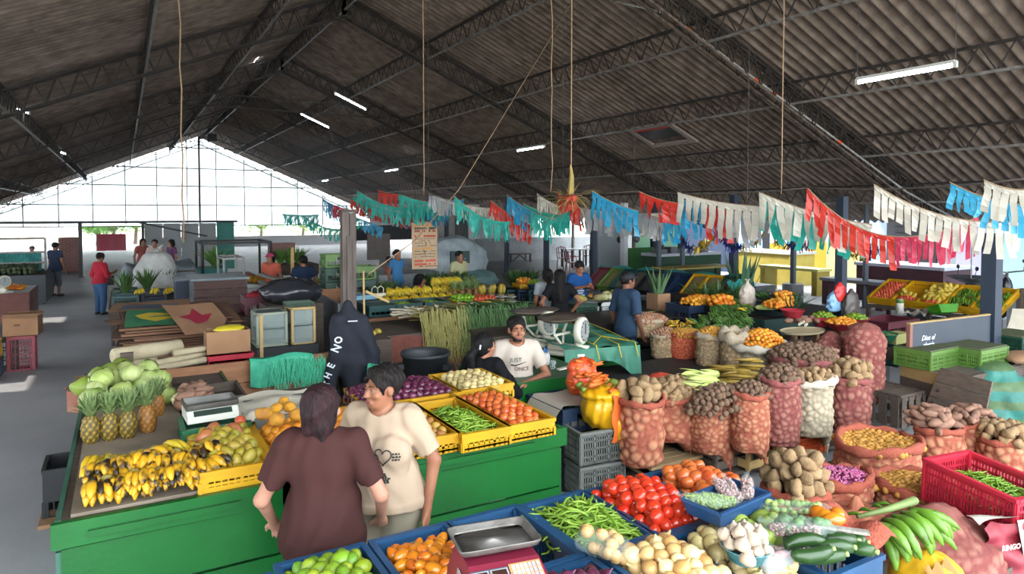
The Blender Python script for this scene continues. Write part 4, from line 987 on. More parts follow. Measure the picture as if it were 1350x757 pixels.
mound((2.0,2.72,.84),.36,.54,.11,MATS['bean pods below'],'packed beans under the heap in the blue crate','beans',amp=.01,circ=False,name='bean_bed')
heap('tomato',(2.40,2.72,.82),.38,.58,'red tomato in the crate beside the green beans','red tomatoes in the blue crate',dome=.08,layers=3,s=1.1)
heap('pale_tomato',(2.80,2.68,.84),.36,.56,'mixed tomato in the rightmost blue crate','mixed tomatoes in the blue crate',dome=.05,layers=3,s=1.15,name='tomato')
heap('red_onion',(1.62,2.14,.80),.35,.5,'small red onion in the crate beside the red scale','red onions by the scale',dome=.08,layers=3)
heap('yellow_onion',(2.03,2.12,.80),.36,.56,'golden onion in the front blue crate','golden onions in the blue crate',dome=.11,layers=3,s=1.08)
heap('white_onion',(2.40,2.10,.80),.34,.56,'pale onion in the crate around the garlic bowl','pale onions around the garlic',dome=.08,layers=3,s=1.05)
# clear bag with onions
def clear_bag(loc,rot,L_,w,fill,label,n=30,s=.5,col='bcd0c8',fr=.5):
 t=thing('plastic_bag',label,'bag',loc,0,None,rot)
 mb=MB();mb.tube([(-L_/2,0,0),(-L_*.42,0,0),(-L_*.2,0,0),(L_*.2,0,0),(L_*.4,0,0),(L_*.5,0,0),(L_*.6,0,.01)],[w*.15,w*.42,w*.5,w*.5,w*.42,w*.14,w*.22],14,flat=.75)
 m=mat('clear film '+col,col,.12,alpha=.13,spec=.6);mb.build('film',m,t,True)
 R_=random.Random(hash_(label));fm=MB();r=fr
 for i in range(n):
  x=R_.uniform(-.4,.4)*L_;q=w*.40*math.sqrt(max(.15,1-(2*x/L_)**4));a=R_.uniform(0,6.28);rad=math.sqrt(R_.uniform(.3,1))
  fm.ball((x,math.cos(a)*q*rad,math.sin(a)*q*rad*.72),(r,r*.85,r*.85),6,4)
 f=fm.build('contents',fill,t,True);f['kind']='stuff';return t
p=at(800,722,1.0);clear_bag((p.x-.02,p.y+.0,1.02),(0,.1,-.9),.26,.15,MATS['golden onion skin'],'clear bag of golden onions lying on the onion crate',18,fr=.033)
mp_=mat('green peas','74903a',.5,'9aae4c',60,.3);mr_=mat('speckled red beans','7a3444',.4,'d8b8b0',70,.2)
tr=thing('plastic_tray','dark blue plastic tray holding bagged peas and beans','tray',(2.55,2.32,1.03),.12)
crx=MB()
for a,b in (((-.2,-.11),(.2,-.11)),((.2,-.11),(.2,.11)),((.2,.11),(-.2,.11)),((-.2,.11),(-.2,-.11))):
 crx.add([(a[0]*.86,a[1]*.86,0),(b[0]*.86,b[1]*.86,0),(b[0],b[1],.075),(a[0],a[1],.075),(a[0]*.89,a[1]*.89,.006),(b[0]*.89,b[1]*.89,.006)],[(0,1,2,3),(4,5,2,3)]);crx.beam((*a,.075),(*b,.075),.016,.012)
crx.b2((-.17,-.095,0),(.17,.095,.006));crx.build('shell',mat('dark blue plastic','22456e',.4),tr)
for i,(dx,dy,rz) in enumerate(((-.14,.02,2.2),(-.10,.0,2.3),(-.05,-.01,2.35))):clear_bag((2.55+dx,2.33+dy,1.10),(0,-.1,rz),.2,.075,mp_,['leftmost clear bag of green peas in the dark blue tray','middle clear bag of green peas in the dark blue tray','third clear bag of green peas in the dark blue tray'][i],150,fr=.0065)
for i,(dx,dy,rz) in enumerate(((.035,.03,1.2),(.075,.01,1.15),(.16,-.01,.75))):clear_bag((2.55+dx,2.34+dy,1.11),(0,-.25,rz),.2,.07,mr_,['leftmost bag of red speckled beans in the dark blue tray','middle bag of red speckled beans in the dark blue tray','right bag of red speckled beans in the dark blue tray'][i],150,fr=.0075)
# garlic bowl
def bowl(loc,r,h,m,label,cat='bowl',lip=.012,group=None):
 t=MB();t.lathe([(r*.55,0),(r*.7,h*.15),(r*.97,h),(r*1.02,h*1.03),(r*1.03,h),(r*1.0,h*.95),(r*.93,h*.93),(r*.66,h*.25),(.001,h*.2)],32)
 o=t.build('bowl',m,None,True,loc=loc);return tag(o,label,cat,group)
p=at(984,722,1.06);gl=(p.x,p.y,1.0)
bowl(gl,.105,.07,mat('teal enamel','4c8a94',.35),'teal bowl heaped with garlic bulbs')
heap('garlic',(gl[0],gl[1],1.03),.21,.21,'white garlic bulb heaped in the teal bowl','garlic in the teal bowl',dome=.03,circ=True,layers=2,s=1.05,flat=True)
# bottle with label
bo=thing('plastic_bottle','white plastic bottle with a blue cap and paper label lying on onions','bottle',(2.42,1.90,1.01),0,None,(0,.05,.15))
mb=MB();mb.tube([(-.11,0,0),(-.10,0,0),(.05,0,0),(.08,0,0),(.095,0,0)],[.03,.036,.036,.022,.016],14);mb.build('body',mat('milky plastic','c4c8c8',.35,transl=.3),bo,True)
mb=MB();mb.tube([(.09,0,0),(.115,0,0)],.02,12);mb.build('cap',mat('sky blue cap','4c8cc4',.4),bo,True)
mb=MB();mb.grid(lambda u,v:(-.06+u*.08,.0372*math.cos(1.2+v*1.3),.0372*math.sin(1.2+v*1.3)),2,8);mb.build('paper_label',mat('printed label','d8d8d8',.6,'b0444c',18,.1),bo)
# zucchini, bags of beans, chayote heap, cloth
cl=MB();cl.grid(lambda u,v:(2.62+u*.38+.01*math.sin(v*8),1.83+v*.54+.012*math.sin(u*7),.985+.015*math.sin(u*5+v*6)-.06*max(0,.06-v)*3),20,20);tag(cl.build('red_cloth',mat('red netting cloth','b42a1e',.8,'9a2018',30),None,True),'red netting cloth spread under the cucumbers','cloth')
zz=[(1075,707,2.3),(1095,722,2.5),(1060,722,2.4),(1112,703,2.2),(1085,733,2.6),(1070,735,2.5),(1125,712,1.9),(1100,712,2.4)]
for i,(x,y,a) in enumerate(zz):
 p=at(x,y,1.05);o=inst(proto('zucchini')[i % 3],'cucumber',(p.x,p.y,1.03+.02*(i % 3)),(i,.05,a+.25*(i % 3)-.2),(.72,1.0,1.0));tag(o,'dark green cucumber on the red cloth','cucumber','cucumbers on the red cloth')
for i,(x,y) in enumerate(((985,690),(1003,678),(1012,692),(1022,684),(995,702),(1020,700),(1008,706),(1035,690),(975,684))):
 p=at(x,y,1.04);o=inst(proto('chayote')[i % 3],'chayote',(p.x,p.y,1.02),(i,.4*i,i*2),.85);tag(o,'yellow green chayote beside the garlic bowl','chayote','chayotes by the garlic')
for i,(x,y,rz) in enumerate(((1048,700,2.2),(1050,716,2.35))):
 p=at(x,y,1.07);clear_bag((p.x,p.y,1.07-.05*i),(0,.1,rz),.26,.10,mr_,['upper clear bag of red beans lying by the cucumbers','lower clear bag of red beans lying by the bottle'][i] if False else ['large clear bag of red beans lying by the cucumbers','smaller clear bag of red beans lying by the bottle'][i],260,fr=.008)
p=at(1040,672,1.05);clear_bag((p.x+.04,p.y,1.05),(0,.0,2.5),.36,.09,mat('long green pods','5f7f3c',.5,'9aac5c',20),'long clear bag of green pods behind the chayotes',40,fr=.02)
p=at(1062,700,1.08);clear_bag((p.x+.02,p.y+.04,1.08),(0,.0,2.3),.30,.12,mat('dark green pods','3f5f34',.5,'6a8a5a',20),'clear bag of dark green cucumbers over the red beans',24,fr=.028)
# ---- red price scale in front
rs=thing('digital_scale','dark red price computing scale with a large steel pan','scale',tuple(at(655,740,1.0).to_3d()),.0)
rs.location=(1.33,2.42,.96);rs.rotation_euler=(0,0,-.18)
mr=mat('dark red plastic','7c2438',.35,'6a1c30',4)
mb=MB();prof=[(-.19,-.24,0),(.19,-.24,0),(.19,.16,0),(-.19,.16,0),(-.17,-.24,.045),(.17,-.24,.045),(.15,-.06,.125),(-.15,-.06,.125),(-.15,.14,.125),(.15,.14,.125)]
mb.add(prof,[(0,3,2,1),(0,1,5,4),(4,5,6,7),(7,6,9,8),(1,2,9,6,5),(3,0,4,7,8),(2,3,8,9)]);mb.build('housing',mr,rs)
Mf=Matrix.Translation((0,-.15,.086)) @ Euler((math.atan2(.08,.18),0,0)).to_matrix().to_4x4()
for x in (-.115,-.035):
 d_=MB();d_.T=Mf;d_.b2((x-.036,.02,.001),(x+.036,.06,.006));o=d_.build('display',mat('red lcd frame','9fa0a0',.4),rs);e=MB();e.T=Mf;e.b2((x-.030,.026,.006),(x+.030,.054,.008));e.build('screen',mat('dark lcd','3a2420',.15),o)
d_=MB();d_.T=Mf;d_.b2((-.152,.012,0),(.005,.068,.0015));d_.build('display_surround',mat('slate panel','4a5a6c',.4),rs)
kp=MB();kp.T=Mf;kp.b2((.01,-.04,0),(.145,.075,.003));kp.build('keypad',mat('beige keypad','c08858',.5),rs)
for i in range(7):
 for j in range(4):
  k=MB();k.T=Mf;x=.02+i*.0175;y=-.028+j*.025;k.b2((x,y,.003),(x+.013,y+.019,.006));k.build('key',mat('pale key','d8d0b8',.5) if i < 4 else mat('grey key','9a9aa0',.5),rs)
pl=MB();n=48
def ring(w,h,z,rr=.03):
 pts=[]
 for k in range(n):
  a=2*PI*k/n;c,s_=math.cos(a),math.sin(a);q=(abs(c)**14+abs(s_)**14)**(-1/14);pts.append((c*q*w,s_*q*h,z))
 return pts
R0=[ring(.165,.115,.150),ring(.175,.125,.153),ring(.188,.138,.175),ring(.194,.144,.177),ring(.194,.144,.173),ring(.178,.128,.148),ring(.17,.12,.145)]
vs=[p for r in R0 for p in r];pl.add(vs,[(i*n+j,i*n+(j+1) % n,(i+1)*n+(j+1) % n,(i+1)*n+j) for i in range(len(R0)-1) for j in range(n)]+[tuple(range(n))])
o=pl.build('pan',mat('scratched steel','8f8b86',.42,'5a5550',9,.25,metal=.5,bump=.1,bscale=60),rs,True);o.location=(0,.075,0);o.scale=(.93,.84,1)
st_=MB();st_.b2((-.05,.02,.12),(.05,.12,.146));st_.build('pan_support',M_steel,rs)
lb_=MB();lb_.box((-.172,-.02,.062),(.002,.10,.04),(0,math.atan(.02/.125),0));lb_.build('rating_label',mat('black white label','1c1c1c',.5,'d0d0d0',60,.2),rs)
gp=MB();gp.b2((1.06,2.16,.92),(1.22,2.32,.99));tag(gp.build('green_box',mat('dark green card','1d4a30',.5)),'small dark green box at the left of the red scale','box')
# a finger of dark thing at the very bottom: a furry brush head
br=MB();br.ball((0,0,0),(.06,.05,.03),20,10,lambda q:1+.2*noise.noise(q*9));tag(br.build('dust_brush',mat('grey bristle','5a5a60',.9,'8a8a90',60),None,True,loc=(.02,2.55,1.02)),'grey bristly brush head at the bottom left edge','brush')
sp=MB();sp.tube([(0,0,0),(0,0,-.34)],.012,6);o=sp.build('handle',M_wood,bpy.data.objects['dust_brush'])
# ---- the two women in front
person((.87,3.47,0),PI-.42,'woman in a brown shirt seen from behind with dark reddish hair',H=1.57,bulk=1.12,res=.009,skin='light',top='3c2220',bottom='3c4858',hair='bob',hairc='33191f',sleeve=.72,hemz=.78,head_turn=-.35,belly=.04,bust=.02,cloth_amp=.008,armL=((.30,.02,1.04),(.29,-.17,.84)),armR=((-.30,.02,1.04),(-.28,-.17,.84)))
person((1.30,3.76,0),-.72,'woman in a beige printed t-shirt with dark curly hair facing left',H=1.57,bulk=1.3,res=.0085,skin='tan',top='a8937e',bottom='8a8270',hair='curly',hairc='1c1513',sleeve=.78,hemz=.80,head_turn=-.62,belly=.03,bust=.01,cloth_amp=.004,armL=((.29,.05,1.06),(.27,-.02,.80)),armR=((-.29,.05,1.06),(-.24,-.12,.82)),loose=.016)

bwm=bpy.data.objects['person.001'];ink=mat('black ink','1c1a1a',.7)
for s_,ox,oz in ((.050,.075,1.15),(.034,.015,1.13)):
 pts=[]
 for k in range(33):
  a=2*PI*k/32;pts.append((ox+s_*math.sin(a)**3,-.2,oz+s_*(.8125*math.cos(a)-.3125*math.cos(2*a)-.125*math.cos(3*a)-.0625*math.cos(4*a))))
 m=MB();m.tube(pts,.0032,4);decal(m.build('heart_print',ink,bwm))
R_=random.Random(6);m=MB()
for x0,x1,z0,z1 in ((-.06,-.025,1.12,1.16),(.128,.165,1.13,1.17),(.03,.10,1.0,1.025),(.04,.09,1.03,1.05)):
 for r in range(3):
  x=x0
  while x < x1:l=R_.uniform(.006,.016);z=z0+(z1-z0)*r/2.5;m.grid(lambda u,v:(x+l*u,-.2,z+.010*v),1,1);x+=l+.004
decal(m.build('letter_print',ink,bwm))['kind']='stuff'
# ================================================================ left aisle and the far left stalls
def text(s,size,m,parent,T,name='lettering',ext=.0008,shear=0,bold=0):
 c=bpy.data.curves.new('t','FONT');c.body=s;c.size=size;c.extrude=ext;c.shear=shear;c.offset=bold;c.align_x='CENTER';c.align_y='CENTER';c.resolution_u=2
 o=bpy.data.objects.new('t',c);COL.objects.link(o);dg=bpy.context.evaluated_depsgraph_get();me=bpy.data.meshes.new_from_object(o.evaluated_get(dg));bpy.data.objects.remove(o)
 me.materials.clear();me.materials.append(m);o=bpy.data.objects.new(name,me);COL.objects.link(o);o.parent=parent;o.matrix_local=T;return o
FXZ=Matrix.Rotation(PI/2,4,'X')      # a text plane facing -Y
def XofY(px,Y):return atY(px,400,Y).x
def table(x0,x1,y,d,z,label,mtop=None,mleg=None,front=0,mfront=None,n=1,name='table',cat='table',z0=0,th=.035,side=True):
 """table from x0..x1, front edge at y; front = height of a boarded front of n planks"""
 t=thing(name,label,cat,(x0,y,z0));L_=x1-x0;z -= z0
 m=MB();m.b2((0,0,z-th),(L_,d,z));m.build('tabletop',mtop or M_woodg,t)
 for x in (.04,L_-.04):
  for yy in (.05,d-.05):g_=MB();g_.b2((x-.03,yy-.03,0),(x+.03,yy+.03,z-th));g_.build('leg',mleg or M_woodg,t)
 for i in range(n if front else 0):
  h=front/n;g_=MB();g_.b2((-.01,-.03,z-i*h-h+.004),(L_+.01,-.005,z-i*h));g_.build('front_plank',mfront or mtop or M_woodg,t)
  if side:
   for x in (-.012,L_+.012):g_=MB();g_.b2((x-.01,0,z-i*h-h+.004),(x+.01,d,z-i*h));g_.build('side_plank',mfront or mtop or M_woodg,t)
 return t
def boxx(loc,sx,sy,sz,m,label,name='cardboard_box',cat='box',rz=0,group=None,flaps=True,lid=None):
 t=thing(name,label,cat,loc,rz,group)
 for a,b in (((-sx/2,-sy/2,0),(sx/2,-sy/2+.012,sz)),((-sx/2,sy/2-.012,0),(sx/2,sy/2,sz)),((-sx/2,-sy/2+.012,0),(-sx/2+.012,sy/2-.012,sz)),((sx/2-.012,-sy/2+.012,0),(sx/2,sy/2-.012,sz))):
  q=MB();q.b2(a,b);q.build('side',m,t)
 q=MB();q.b2((-sx/2,-sy/2,0),(sx/2,sy/2,.01));q.build('base',m,t)
 if flaps:
  for s_ in (-1,1):q=MB();q.box((0,s_*(sy/2+sz*.12),sz+.02),(sx,sz*.3,.006),(s_*-.5,0,0));q.build('flap',m,t)
 if lid:q=MB();q.b2((-sx/2-.01,-sy/2-.01,sz),(sx/2+.01,sy/2+.01,sz+.02));q.build('lid',lid,t)
 return t
def P(px,py,z,rz,label,H=1.6,sit=None,**k):
 u=H/1.62;top=(sit+.83*u) if sit is not None else H*1.0+.06
 p=at(px,py,top)
 if sit is not None and 'legs' not in k:k['legs']=((V(.12,-.38,sit+.0),V(.12,-.38,.09)),(V(-.12,-.38,sit+.0),V(-.12,-.38,.09)))
 return person((p.x,p.y,0),rz,label,H=H,sit=sit,**k)
# left edge
c0=at(60,401,0)
t=table(c0.x-3.0,c0.x,c0.y,2.4,.80,'grey boarded counter at the far left with dark fruit on top',M_woodg,front=.75,mfront=mat('blue grey boards','5d6266',.8,'484c50',4,.3,stretch=(1,8,8)),n=4)
heap('lime',(c0.x-1.2,c0.y+.8,.8),2.0,1.2,'dark avocado in the heap on the far left counter','avocados on the far left counter',name='avocado',s=1.9,layers=2)
for o in [o for o in COL.objects if o.name.startswith('avocado')]:pass
am=[m_.copy() for m_ in proto('lime')]
for m_ in am:m_.materials[0]=mat('dark avocado skin','2c3a2a',.5,'44502e',8,.4)
for o in [o for o in COL.objects if o.name.startswith('avocado')]:o.data=am[rnd.randrange(len(am))]
# rack of steel tube over it with teal tarps
rk=thing('steel_rack','steel tube rack with teal tarps behind the far left counter','rack',(c0.x,c0.y+1.5,0))
for x in (-3.2,-.1):
 m=MB();m.tube([(x,0,0),(x,0,1.75)],.03,8);m.build('upright',M_pale,rk)
for z in (1.05,1.35,1.75):m=MB();m.tube([(-3.2,0,z),(-.1,0,z)],.03,8);m.build('rail',M_pale,rk)
m=MB();m.grid(lambda u,v:(-3.2+u*3.0,.05+.06*math.sin(u*31+v*4),.8+v*.55),40,4);m.build('tarp',mat('teal tarp','2f8a84',.6,'246c6a',4,.3),rk)
p=at(28,386,.85)
t=table(p.x-1.6,p.x+.12,p.y,1.6,.85,'white topped table with a dial scale at the left edge',mat('pale cloth top','b8bcc0',.7),front=.6,mfront=mat('red brown boards','6c4038',.7,'583028',4),n=3)
def dial_scale(loc,rz,label,s=1.0,pan=True):
 t=thing('dial_scale',label,'scale',loc,rz);t.scale=(s,s,s);w=mat('cream enamel','c9c5b4',.4)
 m=MB();m.b2((-.14,-.20,0),(.14,.20,.035));m.tube([(0,-.2,.05),(0,.2,.05)],.045,10);m.build('base',w,t,True)
 m=MB();m.beam((0,-.1,.05),(0,-.1,.16),.06);m.T=Matrix.Translation((0,-.12,.23)) @ Matrix.Rotation(PI/2,4,'X');m.lathe([(.10,-.03),(.125,-.02),(.125,.03),(.112,.04)],28);m.build('dial_housing',w,t,True)
 m=MB();m.T=Matrix.Translation((0,-.162,.23)) @ Matrix.Rotation(PI/2,4,'X');m.lathe([(.0,0),(.10,.0),(.10,.003),(.0,.003)],28);o=m.build('dial_face',mat('dial grey','8e9290',.3),t)
 m=MB();m.beam((0,-.168,.20),(0,-.168,.30),.008);m.build('needle',M_steel,t)
 for k in range(12):
  a=k*PI/6;m=MB();m.beam((.08*math.sin(a),-.167,.23+.08*math.cos(a)),(.095*math.sin(a),-.167,.23+.095*math.cos(a)),.005);m.build('tick',M_steel,t)
 if pan:
  m=MB()
  for s_ in (-1,1):m.beam((0,.06,.06),(s_*.1,.1,.18),.02);m.beam((s_*.1,.1,.18),(s_*.15,.08,.30),.018);m.beam((s_*.1,.1,.18),(-s_*.02,.0,.2),.02)
  m.build('arm',w,t)
  m=MB();m.lathe([(.02,.30),(.16,.305),(.24,.34),(.245,.345),(.16,.318),(.02,.312)],30,(0,.08,0),sq=(1.25,.85));m.build('pan',mat('worn tin pan','6d5c50',.4,'8a7a6c',5,.3,metal=.5),t,True)
 return t
dial_scale((p.x-.35,p.y+.3,.85),.4,'cream dial scale on the white table at the left edge',pan=False)
heap('tamarillo',(p.x-.55,p.y+.8,.85),1.1,.6,'orange tomato on the white table at the left edge','tomatoes on the left edge table',layers=1,name='tomato')
p=at(30,487,0)
t=crate((p.x,p.y,0),.34,.3,.55,'pink',label='faded red crate standing on end under the cardboard box',style='grid',fine=False)
b_=boxx((p.x+.02,p.y,.56),.46,.36,.30,M_card,'cardboard box standing on the faded red crate',rz=-.1)
text('FRUTA',.05,mat('black print','2a221c',.7),b_,Matrix.Translation((-.02,-.182,.17)) @ FXZ) if False else [MB().b2((-.08+k*.02,-.184,.16),(-.068+k*.02,-.181,.19)).build('print_mark',mat('black print','2a221c',.7),b_) for k in range(4)]
p=at(-2,500,0)
crate((p.x-.18,p.y+.1,0),.36,.5,.28,'navy',label='navy crate at the bottom left edge, under the yellow one',style='coarse');crate((p.x-.18,p.y+.1,.29),.36,.5,.28,'yellow',label='yellow crate at the left edge on the navy one',style='slot')
heap('red_apple',(p.x-.18,p.y+.1,.42),.34,.48,'red fruit in the yellow crate at the left edge','red fruit at the left edge',layers=2,name='fruit')
crate((p.x-.05,p.y+.75,0),.4,.3,.5,'darkgreen',label='dark green crate behind the yellow crate at the left edge',style='coarse')
# people in the aisle
P(131,333,0,2.2,'woman in a red long sleeved top and blue jeans standing in the aisle',H=1.46,res=.014,top='a82838',bottom='45648a',hair='curly',hairc='2c1c18',sleeve=1.45,bulk=1.15,face=False,hemz=.78,armL=((.27,.0,.98),(.2,-.22,1.0)),armR=((-.27,.0,.98),(-.16,-.24,1.02)),head=(.5,0))
pp=bpy.data.objects['person.002'] if 'person.002' in bpy.data.objects else None
w_=at(131,333,1.52);m=MB();m.b2((-.1,-.06,0),(.1,.06,.22));fp=m.build('hip_bag',mat('black nylon','1c1c20',.7),None,False,loc=(w_.x+.2,w_.y-.05,.72));tag(fp,'black bag hanging at the hip of the woman in red','bag')
P(72,319,0,2.5,'man in a navy top and grey shorts standing at the far left counter',H=1.56,res=.018,top='2c3852',bottom='5a6068',hair='short',sleeve=.6,face=False,head=(.3,0),armL=((.26,-.1,1.0),(.15,-.34,1.05)),leg='crop')
P(42,324,0,0,'person in pale clothes behind the far left rack',H=1.6,sit=.42,res=.025,top='8a8f98',bottom='50565c',hair='short',face=False)
for i,(x,y,c,hr,lb) in enumerate(((188,314,'a05048','bob','leftmost of three people behind the grey tarp, in dark red'),(204,315,'c4aaa4','short','middle of three people behind the grey tarp, in pale pink'),(226,315,'6a4468','bob','rightmost of three people behind the grey tarp, in purple'))):
 P(x,y,0,(.3,-.2,-1.2)[i],lb,H=1.6,res=.022,top=c,bottom='3c4048',hair=hr,face=False)
P(357,332,0,-.8,'woman in a pink cap and coral shirt among the far left stalls',H=1.55,res=.022,top='c0604c',bottom='3c4048',hair='bob',cap='b03c5c',face=False)
P(400,336,0,PI,'person in a dark navy shirt seen from behind near the plantains',H=1.55,res=.02,top='26344c',bottom='26303c',hair='short',face=False,bulk=1.15)
# white bulk bag and grey tarp behind
p=at(207,388,.72)
bag((p.x,p.y+.1,.72),.44,.92,mat('white bulk bag','b9b9b4',.75,'9a9a98',6,.3),'large white woven bulk bag tied at the top, behind the cardboard',sc=2.2,amp=.2,sq=.7,neck=.6)
tp_=MB();p=at(205,375,.9)
tp_.grid(lambda u,v:(p.x-.72+u*1.75,p.y+1.0+v*1.6,1.25-.5*max(0,.12-v)*8*.9-.5*max(0,abs(u-.5)-.42)*10+.05*math.sin(u*13+v*3)+.03*math.sin(v*17+u*9)),40,20)
tag(tp_.build('grey_tarp',mat('grey blue tarp','8c9499',.6,'6c767c',3,.3),None,True),'grey tarp covering a stall behind the white bulk bag','tarp')
table(p.x-.6,p.x+.9,p.y+1.1,1.4,1.1,'covered counter under the grey tarp',M_woodg)
# white board wall and teal panel far back
sh_=thing('kiosk','white panelled kiosk with a thin roof beam beyond the seated people','kiosk')
a,b=at(190,350,0),at(310,350,0);Yk=31.0
xa,xb=XofY(192,Yk),XofY(310,Yk)
for i in range(4):
 w=(xb-xa-.7)/4;m=MB();m.b2((xa+i*w+.01,Yk,.1),(xa+(i+1)*w-.01,Yk+.04,2.05));m.build('white_panel',mat('dirty white sheet','d4d8da',.7,'c4c8ca',2,transl=.6),sh_)
m=MB();m.b2((xb-.68,Yk-.02,.1),(xb,Yk+.04,2.08));m.build('teal_panel',mat('teal panel','2a9484',.6,'238074',2),sh_)
m=MB();m.beam((XofY(0,30.7)-1,30.7,2.12),(xb+.1,30.7,2.12),.09);m.beam((xa-.2,Yk-.3,2.1),(xb-1.2,Yk-1.5,1.55),.06);m.build('roof_beam',M_steel,sh_)
m=MB();[m.b2((x-.05,Yk-.1,0),(x+.05,Yk,2.1)) for x in (xa-.05,)];m.build('corner_post',M_steel,sh_)
post(-1.41,30.7,.12,2.12,'steel post holding the long beam at the end of the left aisle',m=M_steel)
# tree beyond the opening, brick pier, red cloth
def tree(loc,h,r,label,n=240,leaf='4c8a30',seed=2):
 t=thing('tree',label,'tree',loc);R_=random.Random(seed);m=MB();m.tube([(0,0,0),(.1,0,h*.4),(0,.1,h*.75)],[.16,.12,.05],8)
 for k in range(6):a=k*1.05;m.tube([(.05,0,h*.35),(math.cos(a)*r*.5,math.sin(a)*r*.5,h*.62),(math.cos(a)*r*.8,math.sin(a)*r*.8,h*.8)],[.06,.035,.01],5)
 m.build('trunk',mat('bark','5c4c3c',.9),t);lf=MB()
 for k in range(n*8):
  v=V(R_.gauss(0,1),R_.gauss(0,1),R_.gauss(0,1)).normalized()*r*R_.uniform(.3,1);c=V(v.x,v.y,h*.68+v.z*.55);d1=V(R_.gauss(0,1),R_.gauss(0,1),R_.gauss(0,1)).normalized()*.13;d2=V(R_.gauss(0,1),R_.gauss(0,1),R_.gauss(0,1)).normalized()*.07
  lf.add([c-d1,c+d2,c+d1,c-d2],[(0,1,2,3)])
 o=lf.build('leaves',mat('leaf '+leaf,leaf,.6,'7ab048',3,transl=.3),t);o['kind']='stuff'
for i,(px,Y,h,r,lf) in enumerate(((150,60,3.4,2.4,'5c9a3a'),(180,66,3.6,2.6,'6aa446'),(345,70,3.0,3.0,'84b070'),(400,72,3.0,3.0,'84b070'),(130,62,2.6,1.6,'5c9a3a'))):
 tree((XofY(px,Y),Y,-.2),h,r,['green leafy tree beyond the aisle end','second green tree right of the first beyond the aisle end','pale green shrub beyond the far low wall, left one','pale green shrub beyond the far low wall, right one','low green tree left of the others beyond the aisle end'][i],leaf=lf,seed=i)
bp_=thing('brick_pier','red brick pier at the end of the left aisle','pier',(XofY(92,34),34,0))
bmesh_=MB().b2((-.11,-.055,-.035),(.11,.055,.035)).mesh('brick',mat('red brick','a05c4c',.9,'8a4a3c',9,var=.2))
for r in range(18):
 for k in range(3):inst(bmesh_,'brick',(-.25+k*.24+(r % 2)*.1,0,.045+r*.08),parent=bp_)
m=MB();m.b2((-.35,.0,0),(.45,.05,1.45));m.build('mortar_core',mat('mortar','a39c94',.9),bp_)
m=MB();p=atY(146,357,40);m.grid(lambda u,v:(p.x-.6+u*1.3,40+.06*math.sin(u*20),.55+v*.85),20,3);tag(m.build('red_cloth',mat('bright red cloth','d02c50',.7,transl=.4),None,True),'bright red cloth hanging outside the aisle end','cloth')
m=MB();m.grid(lambda u,v:(p.x-.6+u*1.3,40.1+.06*math.sin(u*20),.55-.55*(1-v)),20,3) if False else None
# stalls between the aisle and the post: produce on tables
tx=XofY(145,14.6)
table(tx,tx+1.6,14.6,3.2,.72,'low stall of greens beside the aisle',M_woodg,front=.3,n=1)
for i,(c,lb) in enumerate((('teal','teal crate of greens nearest the aisle'),('navy','navy crate of bananas behind the cardboard'),('darkgreen','dark green crate of herbs by the white bulk bag'))):
 crate((tx+.25+.5*(i % 2),14.85+i*.6,.73),.42,.5,.2,c,label=lb,style='coarse',fine=False)
for i in range(3):leafclump((tx+.25+.4*i,15.6+.5*i,.85),40,.5,.05,mat('dark leaves','2f4f28',.6,'4f6f34',6,.3),['dark leafy bundle nearest the aisle','dark leafy bundle in the middle of the greens stall','dark leafy bundle beside the white bulk bag'][i],'greens','leafy_greens',spread=.6,seed=i)
for i in range(3):bunch('banana',6,(tx+.5+.25*i,15.1,1.0),(.2,.5,-PI/2),'yellow banana hand on the greens stall by the aisle','bananas on the greens stall',spread=.8,rows=1)
tre=MB();p=at(150,424,0);tre.tube([(p.x,p.y,.0),(p.x+.5,p.y+.4,.62)],.03,6);tre.tube([(p.x+.5,p.y,.0),(p.x+.05,p.y+.4,.6)],.03,6);tag(tre.build('folding_trestle',M_pale),'pale folding trestle leg at the end of the greens stall','trestle')
# plank chest with metal lid
p=at(256,416,.2)
ch=thing('plank_chest','brown plank chest with a grey metal lid','chest',(XofY(256,13.4),13.4,.0))
wc=XofY(325,13.4)-XofY(256,13.4)
planks(ch,(0,0,.48),(wc,0,.48),.155,.03,mat('dark red planks','5c4440',.8,'48342f',4,.3,stretch=(1,8,8),var=.15),5,name='front_plank')
planks(ch,(0,0,.48),(0,1.0,.48),.155,.03,mat('blue grey boards'),5,name='side_plank');planks(ch,(wc,0,.48),(wc,1.0,.48),.155,.03,mat('blue grey boards'),5,name='side_plank')
m=MB();m.b2((-.05,-.06,1.26),(wc+.05,1.05,1.30));m.build('lid',mat('zinc sheet','6a747a',.4,'565e64',4,metal=.4),ch)
m=MB();m.b2((0,.05,0),(wc,.95,.48));m.build('plinth',M_steel,ch)
# dark cabinet left of the chest
m=MB();xx=XofY(232,14.2);ct=thing('cabinet','dark blue grey cabinet left of the plank chest','cabinet',(xx,14.2,0));m.b2((0,0,0),(.55,.6,1.2));m.build('body',mat('dark slate boards','303a48',.7),ct);m=MB();m.b2((-.02,-.02,1.2),(.57,.62,1.23));m.build('top',mat('zinc sheet'),ct)
